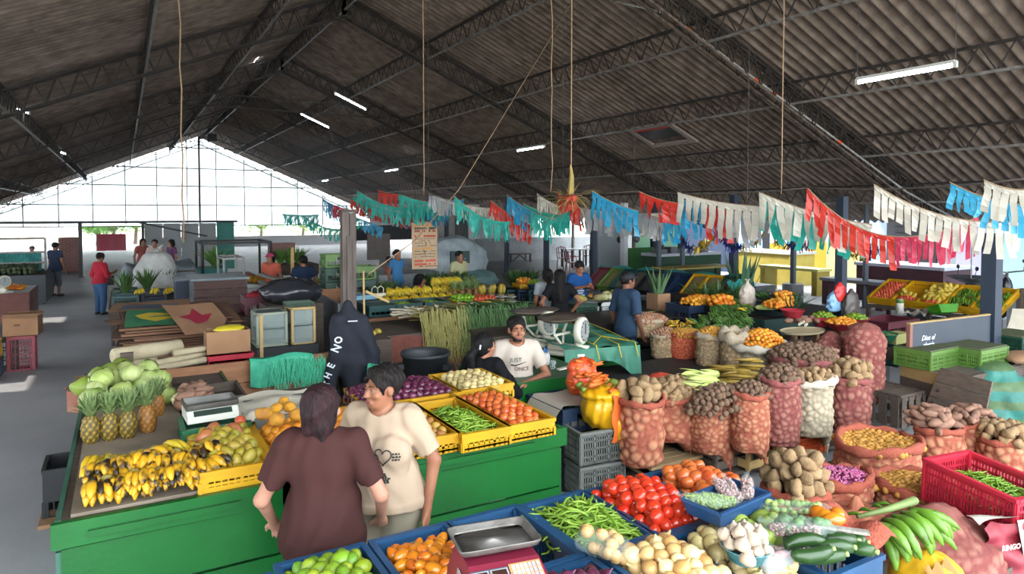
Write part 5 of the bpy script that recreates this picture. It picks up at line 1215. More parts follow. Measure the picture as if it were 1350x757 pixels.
# metal framed stalls
def frame_stall(x0,x1,y0,y1,z,label,m=M_steel,r=.035):
 t=thing('stall_frame',label,'frame')
 for x in (x0,x1):
  for y in (y0,y1):q=MB();q.tube([(x,y,0),(x,y,z)],r,6);q.build('upright',m,t)
 for a,b in (((x0,y0,z),(x1,y0,z)),((x0,y1,z),(x1,y1,z)),((x0,y0,z),(x0,y1,z)),((x1,y0,z),(x1,y1,z))):q=MB();q.beam(a,b,r*1.6);q.build('rail',m,t)
 return t
frame_stall(XofY(268,18.5),XofY(358,18.5),18.5,20.2,1.72,'dark steel stall frame above the plank chest')
frame_stall(XofY(296,16.5),XofY(322,16.5),16.5,17.6,1.45,'pale leaning stall frame behind the plank chest',M_pale,.03)
x0=XofY(255,19.5);table(x0,XofY(300,19.5),19.6,1.0,1.0,'teal netted table of greens behind the plank chest',mat('teal tarp'),front=.5,mfront=mat('teal tarp'))
leafclump((x0+.6,20,1.0),60,.6,.06,mat('mid green leaves','4c7a34',.6,'7aa04c',6,.3),'heap of green leaves behind the plank chest','greens','leafy_greens',spread=.9)
x0=XofY(300,16.8);table(x0,XofY(345,16.8),16.8,2.0,.95,'red covered stall table with coconuts and fruit',mat('faded red cover','8a3c44',.7),front=.25)
heap('mamey',(XofY(330,15.2),15.4,.95),.7,.5,'round brown fruit in the white crate behind the chest','brown fruit in the white crate',name='coconut',layers=1)
crate((XofY(336,15.0),15.3,.78),.7,.5,.2,'white',label='white crate of round brown fruit behind the chest',style='grid',fine=False)
table(XofY(322,15.0),XofY(352,15.0),15.0,.9,.76,'pale table under the white crate of brown fruit',M_pale)
# plantain tables further back
x0=XofY(360,15.5);table(x0,XofY(445,15.5),15.5,1.4,.85,'pale wooden table of plantains',M_pale,mleg=M_pale,front=.15,mfront=M_pale)
for i in range(9):bunch('plantain',6,(x0+.2+.16*i,15.9+.25*(i % 2),.98),(.1,.4,-PI/2+i),'green plantain hand on the pale table','plantains on the pale table',cat='plantains',name='plantain_hand',spread=.9)
table(XofY(365,20.5),XofY(420,20.5),20.5,1.2,.95,'far table with leafy greens and crates',M_woodg,front=.3)
for i in range(3):leafclump((XofY(372+12*i,20.7),20.9,.95),40,.55,.06,MATS['mid green leaves'],['leafy bundle left of the navy shirt','leafy bundle beside the navy shirt','leafy bundle right of the other two on the far table'][i],'greens','leafy_greens',spread=.9,seed=5+i)
boxx((XofY(372,21.8),21.8,1.05),.75,.4,.5,mat('mauve card','84605c',.8),'mauve cardboard box standing on the far table',flaps=False)
m=MB();m.b2((-.03,-.03,0),(.03,.03,1.75));o=m.build('wooden_stake',M_woodp,None,loc=(XofY(386,14.8),14.8,0));tag(o,'pale wooden stake standing by the plantain table','stake')
m=MB();m.beam((XofY(340,15.2),14.9,1.2),(XofY(425,12.5),12.5,1.05),.1,.05);m.beam((XofY(340,15.2),14.9,1.05),(XofY(425,12.5),12.5,.9),.1,.05);tag(m.build('rail_fence',M_pale),'pale wooden rail running down towards the grey board wall','rail')
# cardboard stack
R_=random.Random(3)
cmats=[mat('cardboard dark edge','6e4e38',.85,'5c4030',5,.3),M_card,mat('cardboard red brown','7c5544',.85,'6a4638',5)]
lowt=table(-.05,1.5,9.65,2.5,.42,'low platform under the cardboard stack',M_woodg)
z=.425;nsh=0
while z < 1.06:
 th=R_.uniform(.010,.022);sx=1.42+R_.uniform(-.14,.08);sy=2.2+R_.uniform(-.2,.1);m=MB()
 x,y=.68+R_.uniform(-.08,.08),10.8+R_.uniform(-.08,.06)
 m.box((0,0,0),(sx,sy,th*.8));o=m.build('cardboard_sheet',cmats[nsh % 3],None,loc=(x,y,z+th/2),rot=(R_.uniform(-.006,.006),R_.uniform(-.006,.006),R_.uniform(-.05,.05)))
 tag(o,'flattened brown cardboard in the tall stack','cardboard','flattened cardboard in the stack');z+=th;nsh+=1
def card(loc,sx,sy,rot,m,label,prints=()):
 t=thing('cardboard_sheet',label,'cardboard',loc,0,None,rot);q=MB();q.grid(lambda u,v:((u-.5)*sx,(v-.5)*sy,.01*math.sin(u*5+v*3)),8,8);q.grid(lambda u,v:((u-.5)*sx,(v-.5)*sy,.01*math.sin(u*5+v*3)-.006),8,8);q.build('board',m,t)
 for i,(pts,mm) in enumerate(prints):q=MB();q.add([(x*sx,y*sy,.01*math.sin((x+.5)*5+(y+.5)*3)+.004) for x,y in pts],[tuple(range(len(pts)))]);q.build('print',mm,t)
 return t
gr_=mat('green print','2f6a4c',.6,'3f7a54',5);ye_=mat('yellow print','c0a838',.6);rd_=mat('red print','9c2c40',.6);gy_=mat('grey blue print','4c5664',.6);dk_=mat('black print')
p=at(222,425,1.10)
card((p.x-.05,p.y+.15,1.16),.85,.65,(.20,0,-.05),gr_,'green cardboard with a yellow printed splash on the stack',(([(-.3,-.1),(-.1,-.3),(.05,-.15),(.4,-.05),(.42,.15),(.1,.2),(-.2,.3),(-.38,.1)],ye_),([(-.2,-.02),(.25,.0),(.25,.08),(-.2,.06)],gr_)))
p=at(200,402,1.16)
card((p.x,p.y,1.15),1.0,.9,(.03,0,-.1),M_card,'brown cardboard with a grey printed panel at the back of the stack',(([(-.4,-.35),(.3,-.3),(.35,.1),(-.35,.1)],gy_),))
p=at(262,418,1.16)
cc=card((p.x+.02,p.y+.1,1.13),.66,.85,(.35,.06,.30),mat('warm cardboard','a07a5c',.85,'8f6a50',3),'large brown cardboard with a red print sloping off the stack',(([(-.15,-.2),(.1,-.1),(.32,.15),(.1,.12),(.02,.35),(-.12,.15),(-.38,.05),(-.2,-.05)],rd_),))
text('TORIM',.11,dk_,cc,Matrix.Translation((.28,-.22,.012)) @ Matrix.Rotation(1.0,4,'Z'),ext=.001)
p=at(213,412,1.12);card((p.x-.3,p.y-.3,1.075),.7,.5,(0,.02,.2),M_card,'plain brown cardboard under the green printed one')
# odd cardboard boxes by the cabbages
for i,(x,y,rz) in enumerate(((148,495,.3),(165,488,-.2),(142,505,.8))):
 p=at(x,y,.85);boxx((p.x-.12,p.y,.62),.34,.26,.2,M_card if i != 2 else mat('red printed card','8a4238',.8,'a08068',3,.2),['small crushed cardboard box left of the squashes','low cardboard box behind the squashes','red printed cardboard box over the aisle edge'][i],rz=rz)
table(-.42,.3,7.75,1.6,.60,'low dark shelf under the crushed boxes',M_woodg)
crate((-.49,6.75,0),.2,.4,.42,'black',label='black crate standing in the aisle beside the cabbage stall',style='solid',fine=False)
m=MB();m.b2((-.62,6.4,.0),(-.42,6.7,.03));tag(m.build('cardboard_scrap',M_card),'flat cardboard scrap on the aisle floor','cardboard')
# wrapped foam slabs
def slab(a,b,w,h,label,m):
 t=MB();a=V(*a);b=V(*b);d=(b-a);n=10
 t.tube([a,a+d*.02,a+d*.5,a+d*.97,b],[h*.35,h*.5,h*.52,h*.5,h*.3],12,flat=1.0);return tag(t.build('foam_slab',m,None,True),label,'foam slab')
fo=mat('yellowed foam','c4b79a',.8,'a89a7c',5,.3,bump=.3)
for (a,b,z,h,lb) in (((147,470),(240,456),1.0,.16,'uppermost long cream foam roll before the cardboard stack'),((150,484),(205,474),.88,.14,'lower left cream foam roll before the stack'),((190,482),(274,466),.9,.07,'thin cream foam slab under the roll'),((205,486),(272,474),.86,.07,'lowest thin cream foam slab'),((228,466),(275,459),.97,.07,'short cream foam slab right of the roll')):
 p,q=at(*a,z),at(*b,z);slab((p.x,p.y,z),(q.x,q.y,z),h,h,lb,fo)
m=MB();p=at(166,482,.9);m.b2((p.x-.05,p.y-.1,.72),(p.x+.07,p.y-.06,1.05));tag(m.build('wood_offcut',M_woodg),'short grey upright board in front of the foam rolls','board')
# plank wall behind the tray
pw=thing('plank_barrier','warm brown low plank wall behind the scale and the tray','plank wall')
planks(pw,(.22,7.2,.36),(1.95,7.2,.36),.215,.03,M_wood2,3);
for x in (.3,1.1,1.9):m=MB();m.b2((x-.04,7.22,0),(x+.04,7.28,1.0));m.build('post',M_wood2,pw)
m=MB();m.b2((.2,6.85,.60),(.65,6.9,.92));m.build('corner_board',M_woodg,pw)
for i,(x,y) in enumerate(((272,512),(425,520))):
 p=at(x,y,.95);m=MB();m.ball((0,0,0),(.14,.08,.05),14,8,lambda q:1+.3*noise.noise(q*3));o=m.build('plastic_bag',mat('black plastic','1b1b1e',.3),None,True,loc=(p.x,p.y,.95));tag(o,['crumpled black bag on the plank wall by the cauliflower','crumpled black bag behind the plastic sheet'][i],'bag')
# green fringed cloth
m=MB();n=60
m.grid(lambda u,v:(1.08+u*.62,7.16-.05*min(1,v*8)+.018*math.sin(u*22+v*2)*v,1.035-.28*v-.02*math.sin(u*7)),40,12);m.grid(lambda u,v:(1.08+u*.62,7.16+v*.12,1.035+.005*math.sin(u*20)-.15*v*v),40,4)
tg=m.build('green_cloth',mat('sea green netting','3fa684',.75,'2c8a6c',20,.3),None,True);tag(tg,'sea green fringed cloth draped over the plank wall','cloth')
m=MB();R_=random.Random(9)
for k in range(420):
 x=1.2+R_.random()**.7*.62;z0=R_.uniform(.80,1.03);y=7.09-R_.uniform(0,.03);l=R_.uniform(.06,.16);dx=R_.uniform(-.04,.04)
 m.beam((x,y,z0),(x+dx,y-R_.uniform(0,.03),z0-l),.0035,.0035)
m.build('fringe',mat('sea green thread','48b48e',.7),tg)['kind']='stuff'
# box with yellow bag, red crate
p=atY(302,472,8.2);boxx((p.x,8.35,.90),.46,.32,.26,M_card,'cardboard box with a yellow bag behind the plank wall',flaps=False)
m=MB();m.ball((0,0,0),(.17,.12,.05),16,8,lambda q:1+.2*noise.noise(q*4));tag(m.build('plastic_bag',mat('yellow film','c8b42c',.4),None,True,loc=(p.x+.02,8.33,1.16)),'yellow plastic bag on the cardboard box','bag')
crate((p.x+.02,8.35,.80),.46,.34,.09,'red',label='flat red crate under the cardboard box',style='solid')
m=MB();m.b2((XofY(262,8.1),8.1,0),(XofY(345,8.1),8.7,.79));tag(m.build('dark_crate_stand',M_woodg),'dark wooden stand under the red crate','stand')
m=MB();xx=XofY(343,8.2);m.b2((xx-.015,8.15,.7),(xx+.02,8.2,1.32));tag(m.build('wooden_stake',M_woodp),'pale upright stake right of the cardboard box','stake')
# glass cabinets
def cabinet(x0,x1,y,d,z0,z1,label,wood,glass='b4c4c0'):
 t=thing('glass_cabinet',label,'cabinet',(x0,y,z0));w=x1-x0;h=z1-z0;fr=MB()
 for x in (0,w):
  for yy in (0,d):fr.box((x,yy,h/2),(.03,.03,h))
 for z in (0,h):
  for yy in (0,d):fr.box((w/2,yy,z),(w+.03,.03,.03))
  for x in (0,w):fr.box((x,d/2,z),(.03,d,.03))
 fr.build('frame',wood,t)
 for nm,a,b in (('shelf',(0,0,h*.5),(w,d,h*.5+.012)),('top',(0,0,h-.005),(w,d,h+.01)),('bottom',(0,0,0),(w,d,.01))):q=MB();q.b2(a,b);q.build(nm,mat('dull board','59605c',.7),t)
 for a,b in (((.015,0,.015),(w-.015,.006,h-.015)),((0,.015,.015),(.006,d-.015,h-.015)),((w-.006,.015,.015),(w,d-.015,h-.015))):q=MB();q.b2(a,b);q.build('pane',mat('dusty glass',glass,.4,alpha=.3,spec=.2),t)
 q=MB();q.b2((0,d-.01,0),(w,d,h));q.build('back',M_steel,t)
cabinet(XofY(339,8.9),XofY(377,8.9),8.9,.4,.82,1.22,'left small dusty glass cabinet with pale edges',mat('pale green frame','8c9484',.6))
cabinet(XofY(385,8.9),XofY(414,8.9),8.9,.4,.80,1.26,'right glass cabinet with a pale wooden frame',M_woodp)
m=MB();m.b2((XofY(338,8.8),8.8,.0),(XofY(420,8.8),9.5,.8));tag(m.build('black_counter',mat('black board','24262a',.6)),'black counter under the two glass cabinets','counter')
et=thing('egg_tray','green egg trays stacked on the right cabinet','tray',(XofY(397,8.9),9.1,1.275))
for k in range(3):
 m=MB();m.grid(lambda u,v:(-.17+u*.36,-.15+v*.3,k*.022+.012*math.sin(u*PI*12)*math.sin(v*PI*10)),36,30);m.build('tray',mat('grey green pulp','5c7060',.8),et)
m=MB();m.ball((0,0,0),(.42,.30,.20),26,14,lambda q:1+.18*noise.noise(q*3)+.05*noise.noise(q*8));tag(m.build('black_tarp',mat('black film','2a2b30',.25),None,True,loc=(XofY(385,9.9),9.95,1.36)),'black plastic wrapped heap behind the glass cabinets','tarp')
m=MB();m.b2((XofY(350,9.8),9.75,0),(XofY(425,9.8),10.3,1.2));tag(m.build('shelf_unit',M_woodg),'dark shelf unit under the black wrapped heap','shelf')
p=atY(339,413,10.6);crate((p.x,10.75,.98),.34,.5,.27,'maroon',label='maroon crate left of the black wrapped heap',style='slot');
for i in range(2):bag((p.x-.03+.08*i,10.7+.1*i,1.12),.13,.2,mat('dark red film','8a2430',.4),['dark red bag in the maroon crate, left one','dark red bag in the maroon crate, right one'][i],knot=False)
m=MB();m.b2((p.x-.25,10.5,0),(p.x+.25,11.0,.97));tag(m.build('crate_stand',M_woodg),'wooden stand under the maroon crate','stand')
# grey board wall along the stall, old post, hoodie
gb=thing('board_partition','grey weathered board wall running back from the wooden post','plank wall')
a,b=at(447,400,1.2),at(392,379,1.2);planks(gb,(a.x,a.y,.3),(a.x+.1,b.y,.3),.3,.03,mat('pale grey boards','6c7074',.8,'53575a',3,.3,stretch=(6,1,6),var=.08),3)
for y in (a.y+.1,b.y-.1):m=MB();m.b2((a.x+.03,y-.04,0),(a.x+.09,y+.04,1.2));m.build('post',M_woodg,gb)
boxx((XofY(427,11.3)+.1,11.6,.95),1.0,.7,.2,M_wood2,'warm wooden box on the stall behind the grey board wall',name='wooden_box',flaps=False)
table(XofY(410,11.2)+.2,XofY(450,11.2)+.7,11.2,1.1,.94,'table behind the grey board wall',M_wood2)
wp=thing('wooden_post','old split wooden post with a flat cap','post',(2.52,8.62,0));Mp=mat('old grey brown timber','6d625c',.85,'453d38',4,.25,stretch=(6,6,.5),bump=.3)
m=MB();m.b2((-.09,-.06,0),(-.005,.06,2.5));m.build('board',Mp,wp);m=MB();m.b2((.005,-.05,0),(.09,.07,2.49));m.build('board',Mp,wp);m=MB();m.b2((-.1,-.07,2.5),(.1,.08,2.535));m.build('cap',M_woodg,wp);m=MB();m.b2((-.04,-.085,.8),(.02,-.061,2.2));m.build('lath',Mp,wp)
m=MB();m.beam((2.66,8.4,.6),(2.68,8.5,1.75),.022);m.beam((2.66,8.35,1.5),(2.95,8.3,1.35),.03);tag(m.build('wooden_bracket',M_woodp),'pale wooden bracket nailed beside the old post','bracket')
# hoodie as a distance field
hd_=thing('hooded_jacket','navy hooded jacket with white sleeve lettering hung on the post','jacket',(2.06,7.02,.10),-.25)
F_=Field((-.4,-.2,.3),(.4,.2,1.75),.010);hd_.scale=(1.1,1.0,.91)
F_.ell((.02,0,1.12),(.20,.08,.38),.05);F_.seg((-.02,0,1.45),(-.02,0,1.58),.085,.045,.06);F_.seg((-.10,-.02,1.40),(-.13,-.03,1.0),.075,.07,.03);F_.seg((-.13,-.03,1.0),(-.22,-.05,.50),.07,.05,.03);F_.seg((.12,0,1.38),(.21,.0,1.0),.08,.08,.04);F_.seg((.21,0,1.0),(.18,0,.60),.085,.06,.03);F_.seg((.02,0,.9),(.03,0,.62),.12,.10,.05)
F_.wrinkle(.010,26,4);fobj(F_,'body',mat('navy fleece','161b28',.85,'10141f',8),hd_)
wl=mat('white lettering','c8ccd4',.6);
for s_,x,z,sz in (('O',-.085,1.215,.10),('N',-.105,1.12,.11),('E',-.155,.93,.095),('H',-.185,.82,.085)):text(s_,sz,wl,hd_,Matrix.Translation((x-.02,-.14 if z < 1 else-.125,z-.03)) @ Matrix.Rotation(.28,4,'Y') @ FXZ @ Matrix.Rotation(PI/2-.25,4,'Z'),bold=.003)
text('T',.08,wl,hd_,Matrix.Translation((-.215,-.145,.70)) @ FXZ @ Matrix.Rotation(PI/2-.25,4,'Z'),bold=.003)
m=MB();m.b2((-.02,-.10,1.385),(.07,-.08,1.395));m.build('neck_tape',wl,hd_)
# ================================================================ middle stalls
# banana counter
cx0,cx1=XofY(484,9.7),XofY(690,9.7)
ct=table(cx0,cx1,9.7,2.3,.93,'long counter of bananas with a warm wooden fascia',M_woodg,front=.22,mfront=M_wood2,n=1)
m=MB();m.b2((-.15,.0,0),(-.05,1.2,.9));m.build('side_board',mat('pale grey boards'),ct)
gx=[XofY(498,9.95),XofY(533,9.95),XofY(569,9.95)]
for i,(x,lb) in enumerate(zip(gx,('left dark green crate with a closed top on the banana counter','middle dark green crate of limes on the banana counter','right dark green crate of limes on the banana counter'))):
 crate((x,10.0,.935),.40,.55,.17,'teal',label=lb,style='slot',fine=False)
 if i:heap('lime',(x,10.0,1.0),.36,.5,'lime in the %s crate on the banana counter' % ('middle' if i==1 else 'right'),'limes on the banana counter %d' % i,layers=1,dome=.02)
m=MB();m.b2((gx[0]-.19,9.74,1.09),(gx[0]+.19,10.26,1.10));tag(m.build('plastic_board',CR['teal']),'flat dark green lid on the left crate','lid')
for r in range(3):
 for i in range(8 if r < 2 else 5):
  x=XofY(508+i*12.2+r*6,10.5+.25*r) if r < 2 else XofY(570+i*7,11.2);bunch('banana',7,(x,10.55+.3*r,1.13+.10*r),(.15,.55,-PI/2+rnd.uniform(-.3,.3)),'ripe banana hand on the %s row of the counter' % ('front','second','raised back')[r],'banana counter %s row' % ('front','second','raised back')[r],spread=.7,rows=2,s=.95)
m=MB();m.b2((cx0+.1,10.4,.935),(XofY(600,10.4),11.6,1.08));tag(m.build('banana_shelf',M_woodg),'low wooden rise under the banana hands','shelf')
pm=mat('small pineapple rind','9a6a34',.6,'7a6030',14,.3,attr='5a4020')
for i,(x,y) in enumerate(((599,396),(609,396),(618,395),(627,394),(604,388),(614,388),(623,387))):
 p=at(x,y,1.0);pineapple((p.x,p.y,1.0),['first','second','third','fourth','first back','second back','third back'][i]+' small pineapple from the left on the banana counter',pm,s=.95,rz=i)
 bpy.data.objects[('pineapple.%03d' % (5+i))]['group']='small pineapples on the counter'
crate((XofY(616,9.95),10.0,.935),.42,.5,.12,'yellow',label='yellow crate of green apples on the banana counter',style='slats',fine=False);heap('green_apple',(XofY(612,10.1),10.15,1.0),.40,.4,'green apple in the left yellow crate on the counter','green apples',layers=2,dome=.03,name='apple')
crate((XofY(640,9.9),9.95,.935),.42,.5,.12,'yellow',label='yellow crate of red apples on the banana counter',style='slats',fine=False);heap('red_apple',(XofY(637,10.0),10.05,.98),.42,.4,'red apple in the right yellow crate on the counter','red apples',layers=2,dome=.03,name='apple')
for i in range(9):
 p=at(646+(i % 3)*13,400-(i//3)*4.5,1.0);m=MB();m.b2((-.07,-.1,0),(.07,.1,.02));t=thing('produce_pack','white tray of wrapped dark vegetables at the right of the counter','packaged vegetables',(p.x,p.y,.95+.02*(i//3)),.5,'wrapped trays on the counter');m.build('tray',mat('white foam tray','d0ccc4',.6),t)
 for k in range(4):m=MB();m.ball((-.05+.033*k,0,.035),(.014,.085,.02),6,5);m.build('vegetable',mat('dark pod','2c3424',.5,'b0a884',9,.1),t,True)
for i in range(6):o=inst(proto('papaya')[i % 3],'papaya',(XofY(634+i*6.5,10.9),10.9+.1*(i % 2),1.08),(0,1.3,i),.75);tag(o,'orange yellow papaya standing behind the wrapped trays','papaya','papayas behind the trays')
# lower table with net cloth and spring onions
lx0,lx1=XofY(489,8.35),XofY(655,8.35)
lt=table(lx0,lx1,8.35,1.2,.90,'grey topped table draped with red netting',M_woodg)
for a,b,lb in ((lx0,lx0+.75,'left'),(lx0+1.05,lx1,'right')):
 m=MB();m.grid(lambda u,v:(a+(b-a)*u+.02*math.sin(v*9),8.30-.03*math.sin(u*17+v*3)*v-.05*v,.89-.68*v-.015*math.sin(u*9)),30,16);tag(m.build('net_cloth',mat('red brown netting','7c4438',.85,'5f3830',30,.3,bump=.3,bscale=80),None,True),'red brown net cloth hanging from the %s of the grey table' % lb,'net cloth')
m=MB()
R_=random.Random(12);son=[thing('spring_onions',lb,'spring onions',(0,0,0)) for lb in ('long yellowish spring onion bundles hanging at the left','long green spring onion bundles hanging at the right')]
for side in (0,1):
 for part in range(2):
  m=MB()
  for k in range(110 if side==0 else 190):
   px=R_.uniform(552,612) if side==0 else R_.uniform(600,692);x=XofY(px,8.5);l=R_.uniform(.25,.62);y0=R_.uniform(8.6,9.3);z0=1.0+R_.uniform(0,.16)
   if part==1:l *= .7
   pts=[(x+R_.uniform(-.15,.25),y0,z0),(x+R_.uniform(-.05,.12),8.45,z0+R_.uniform(-.02,.06)),(x+R_.uniform(-.05,.05),8.26-R_.uniform(0,.06),.92-l*.3),(x+R_.uniform(-.08,.08),8.22-R_.uniform(0,.06),.95-l*(1.0 if px < 668 else .5))]
   m.tube([(a_[0]+(R_.uniform(-.08,.08) if q_==3 else 0),a_[1],a_[2]) for q_,a_ in enumerate(pts)],[.007,.006,.005,.002],4)
  o=m.build('leaves',mat('yellow onion leaves','8a8a4c',.7,'a89c64',9,.3) if side==0 else mat('deep green onion leaves','3f5e34',.6,'58784a',9,.3),son[side]);o['kind']='stuff'
m=MB()
for k in range(120):px=R_.uniform(545,640);x=XofY(px,9.0);m.tube([(x,8.6+R_.uniform(0,.7),1.05+R_.uniform(0,.1)),(x-R_.uniform(.15,.45),8.6+R_.uniform(0,.5),1.05+R_.uniform(0,.12))],[.008,.011],5)
o=m.build('white_bulbs',mat('onion bulb ends','b4a894',.7),son[0]);o['kind']='stuff'
# trash bin
def bin_(loc,r,h,m,label,rim=.03):
 t=thing('trash_bin',label,'bin',loc);b=MB();b.lathe([(r*.82,0),(r*.97,h*.95),(r*1.0,h*.95),(r*1.04,h*.965),(r*1.04,h),(r*.98,h),(r*.93,h*.93),(r*.8,.03),(.001,.03)],40);b.build('shell',m,t,True)
 for a in (2.9,-.9):q=MB();q.box((math.cos(a)*r*1.05,math.sin(a)*r*1.05,h*.84),(.07,.12,.06),(0,0,a));q.build('handle',m,t)
 return t
p=at(561,466,.90);bin_((p.x,p.y,0),.27,.92,mat('charcoal plastic','2a2e33',.5,'34383c',4),'charcoal round plastic bin behind the purple onions')
# plantain heap next to the hoodie and the green cloth below
for i in range(5):o=inst(proto('mango')[i % 4],'mango',(2.55+.09*(i % 3),7.9+.1*i,1.02),(0,0,i),1.0);tag(o,'yellow fruit at the left end of the net table','fruit','yellow fruit by the hooded jacket')
m=MB();m.b2((2.4,7.8,0),(2.8,8.5,.97));tag(m.build('wooden_stand',M_woodg),'wooden stand of yellow fruit right of the hooded jacket','stand')
m=MB();m.grid(lambda u,v:(2.18+u*.26,6.8+.05*math.sin(u*12+v*3),.92-.7*v),16,12);tag(m.build('green_cloth',MATS['sea green netting'],None,True),'sea green cloth hanging under the hooded jacket','cloth')
# crates and far produce behind
p=atY(440,375,12.6)
for i in range(3):crate((XofY(446,12.6),12.7,.95+i*.26),.5,.4,.25,'leaf' if i==2 else 'darkgreen',label=['lowest dark green crate right of the old post','middle dark green crate right of the old post','top leaf green crate right of the old post'][i],style='handle',fine=False)
for i in range(2):crate((XofY(474,12.2),12.3,1.0+i*.26),.55,.4,.25,'leaf' if i else 'darkgreen',label=['dark green crate under the leaf green one by the bag','leaf green crate stacked right of the old post'][i],style='slot',fine=False)
crate((XofY(474,12.1),12.2,.80),.6,.4,.18,'yellow',label='yellow crate under the stacked green crates',style='solid',fine=False)
table(XofY(436,12)-.1,XofY(600,12),12.0,1.6,.80,'dark table behind the banana counter',M_steel,front=.3)
for i in range(4):leafclump((XofY(497+i*11,12.6),12.9,.82),36,.35,.05,mat('purple green leaves','4c3c4a',.6,'6a8a50',5,.3) if i % 2 else MATS['mid green leaves'],['leafy vegetables left of the white tote','purple leafy bundle behind the bananas','green leafy bundle behind the bananas','rightmost leafy bundle behind the bananas'][i],'greens','leafy_greens',spread=.9,seed=i+20)
tt=thing('tote_bag','cream tote bag with two loop handles on the crates','bag',(XofY(498,10.8),10.8,.96));m=MB();m.b2((-.13,-.04,0),(.13,.04,.2));m.build('body',mat('cream plastic weave','c9c3a8',.6),tt)
for s_ in (-.05,.05):m=MB();m.tube([(s_-.05,0,.19),(s_-.05,0,.28),(s_,0,.32),(s_+.05,0,.28),(s_+.05,0,.19)],.008,6);m.build('handle',mat('cream plastic weave'),tt)
m=MB();m.b2((XofY(475,10.8)-.2,10.7,.95),(XofY(475,10.8)+.25,11.1,1.15));tag(m.build('blue_box',mat('pale blue board','6a9cb4',.6)),'pale blue flat box behind the left crate','box')
P(523,328,0,.5,'woman in a bright blue top with a dark cross strap',H=1.56,res=.018,top='4a86b8',bottom='4a86b8',hair='bun',face=False,bulk=1.15,sleeve=.5)
P(513,337,0,1.0,'person in orange beside the woman in bright blue',H=1.38,res=.022,top='b86a50',bottom='303848',hair='short',face=False)
P(605,330,0,.3,'man in a pale yellow shirt behind the leafy stall',H=1.58,res=.018,top='b4b088',bottom='3c4450',hair='short',sleeve=.6,face=False)
P(553,361,0,.9,'woman in pink with long black hair sitting behind the bananas',H=1.5,sit=.5,res=.013,top='a85c64',bottom='303038',hair='long',face=True,head_turn=.3)
# poster on two cords
po=thing('menu_poster','tall cream poster of red and black lines hanging on a stick','poster',atY(560,324,11.5));po.scale=(1.25,1,1.25);w,h=.40,.68
m=MB();m.grid(lambda u,v:((u-.5)*w,.01*math.sin(u*6+v*3),(v-.5)*h),8,8);m.build('paper',mat('cream card','b49a7c',.8,'a48a6c',5),po);m=MB();m.tube([(-w*.55,0,h/2),(w*.55,0,h/2+.02)],.008,6);m.build('stick',M_wood,po)
R_=random.Random(5);i=0
for z,hh,c,fill in ((.30,.032,'d07828',1),(.255,.03,'2a2624',0),(.215,.03,'8c2c24',0),(.14,.03,'a83428',0),(.10,.008,'4c4440',0),(.07,.008,'4c4440',0),(.04,.008,'4c4440',0),(.0,.008,'4c4440',0),(-.04,.02,'d08a30',0),(-.08,.008,'4c4440',0),(-.12,.008,'4c4440',0),(-.16,.008,'4c4440',0),(-.22,.03,'c04434',0),(-.27,.03,'c04434',0),(-.30,.012,'4c4440',0)):
 x=-.16;q=MB()
 while x < .15:
  l=(.02 if hh > .02 else R_.uniform(.02,.07));
  if R_.random() < .82:q.b2((x,-.016,z-hh/2),(x+l,-.013,z+hh/2))
  x+=l+.008
 q.build('printed_line',mat('ink '+c,c,.7),po)['kind']='stuff'
q=MB();q.tube([(0,-.02,.06),(.02,-.02,.02),(0,-.02,-.02),(-.02,-.02,.02),(0,-.02,.06)],.005,5);q.tube([(-.02,-.02,-.06),(0,-.02,-.14),(.02,-.02,-.07)],.005,5);q.build('drawing',M_steel,po)
for s_ in (-.15,.15):q=MB();q.tube([(s_,0,h/2),(s_,0,h/2+.6)],.003,4);q.build('cord',Mrd if 'Mrd' in globals() else M_steel,po)
# silver wrapped bundle, covered stall
m=MB();m.ball((0,0,0),(1.1,.6,.75),34,18,lambda q:1+.10*noise.noise(q*3)+.04*noise.noise(q*9));t=thing('wrapped_bundle','large grey silver plastic wrapped bundle behind the man in yellow','bundle',(XofY(597,18),18,1.05));m.build('film',mat('silver grey film','b0babc',.5,'7c888c',3,.3,bump=.5,bscale=12),t,True)
m=MB();m.ball((.35,-.3,-.55),(.95,.5,.38),30,14,lambda q:1+.12*noise.noise(q*4));m.build('teal_film',mat('grey teal film','6c8c8c',.5,'506c6b',3,.3),t,True);m=MB();m.b2((-.35,-.62,.0),(.25,-.58,.35));m.build('dark_board',mat('dark green board','24403c',.5),t);m=MB();m.b2((-.9,-.4,-1.05),(.9,.4,-.5));m.build('base',M_steel,t)
table(XofY(500,15.5),XofY(585,15.5),15.5,1.6,1.0,'silver sheeted table behind the woman in blue',mat('silver sheet','9aa0a2',.4,'7a8082',4),front=.6,mfront=mat('silver sheet'))
table(XofY(560,13.2),XofY(660,13.2),13.2,1.0,.84,'long pale plank stall of leafy greens',mat('pale old board','8f8a84',.7),mleg=M_steel)
for i in range(7):leafclump((XofY(568+i*7.5,13.4),13.5,.86),34,.36,.07,mat('dark cabbage leaves','33502a',.55,'55783c',5,.3),['first','second','third','fourth','fifth','sixth','seventh'][i]+' dark leafy bundle from the left on the pale plank stall','greens','leafy_greens',spread=1.0,seed=i+40)
bag((XofY(607,12.3),12.5,.82),.16,.2,mat('pinkish film','a08c88',.4),'pinkish plastic bag behind the pineapples')
# raised concrete platform and right of it
pl_=MB();p0,p1=at(575,395,.35),at(835,372,.35);pl_.b2((10.2,13.5,0),(16.8,30,.35));tag(pl_.build('concrete_platform',M_conc),'raised grey concrete platform behind the centre stalls','platform')
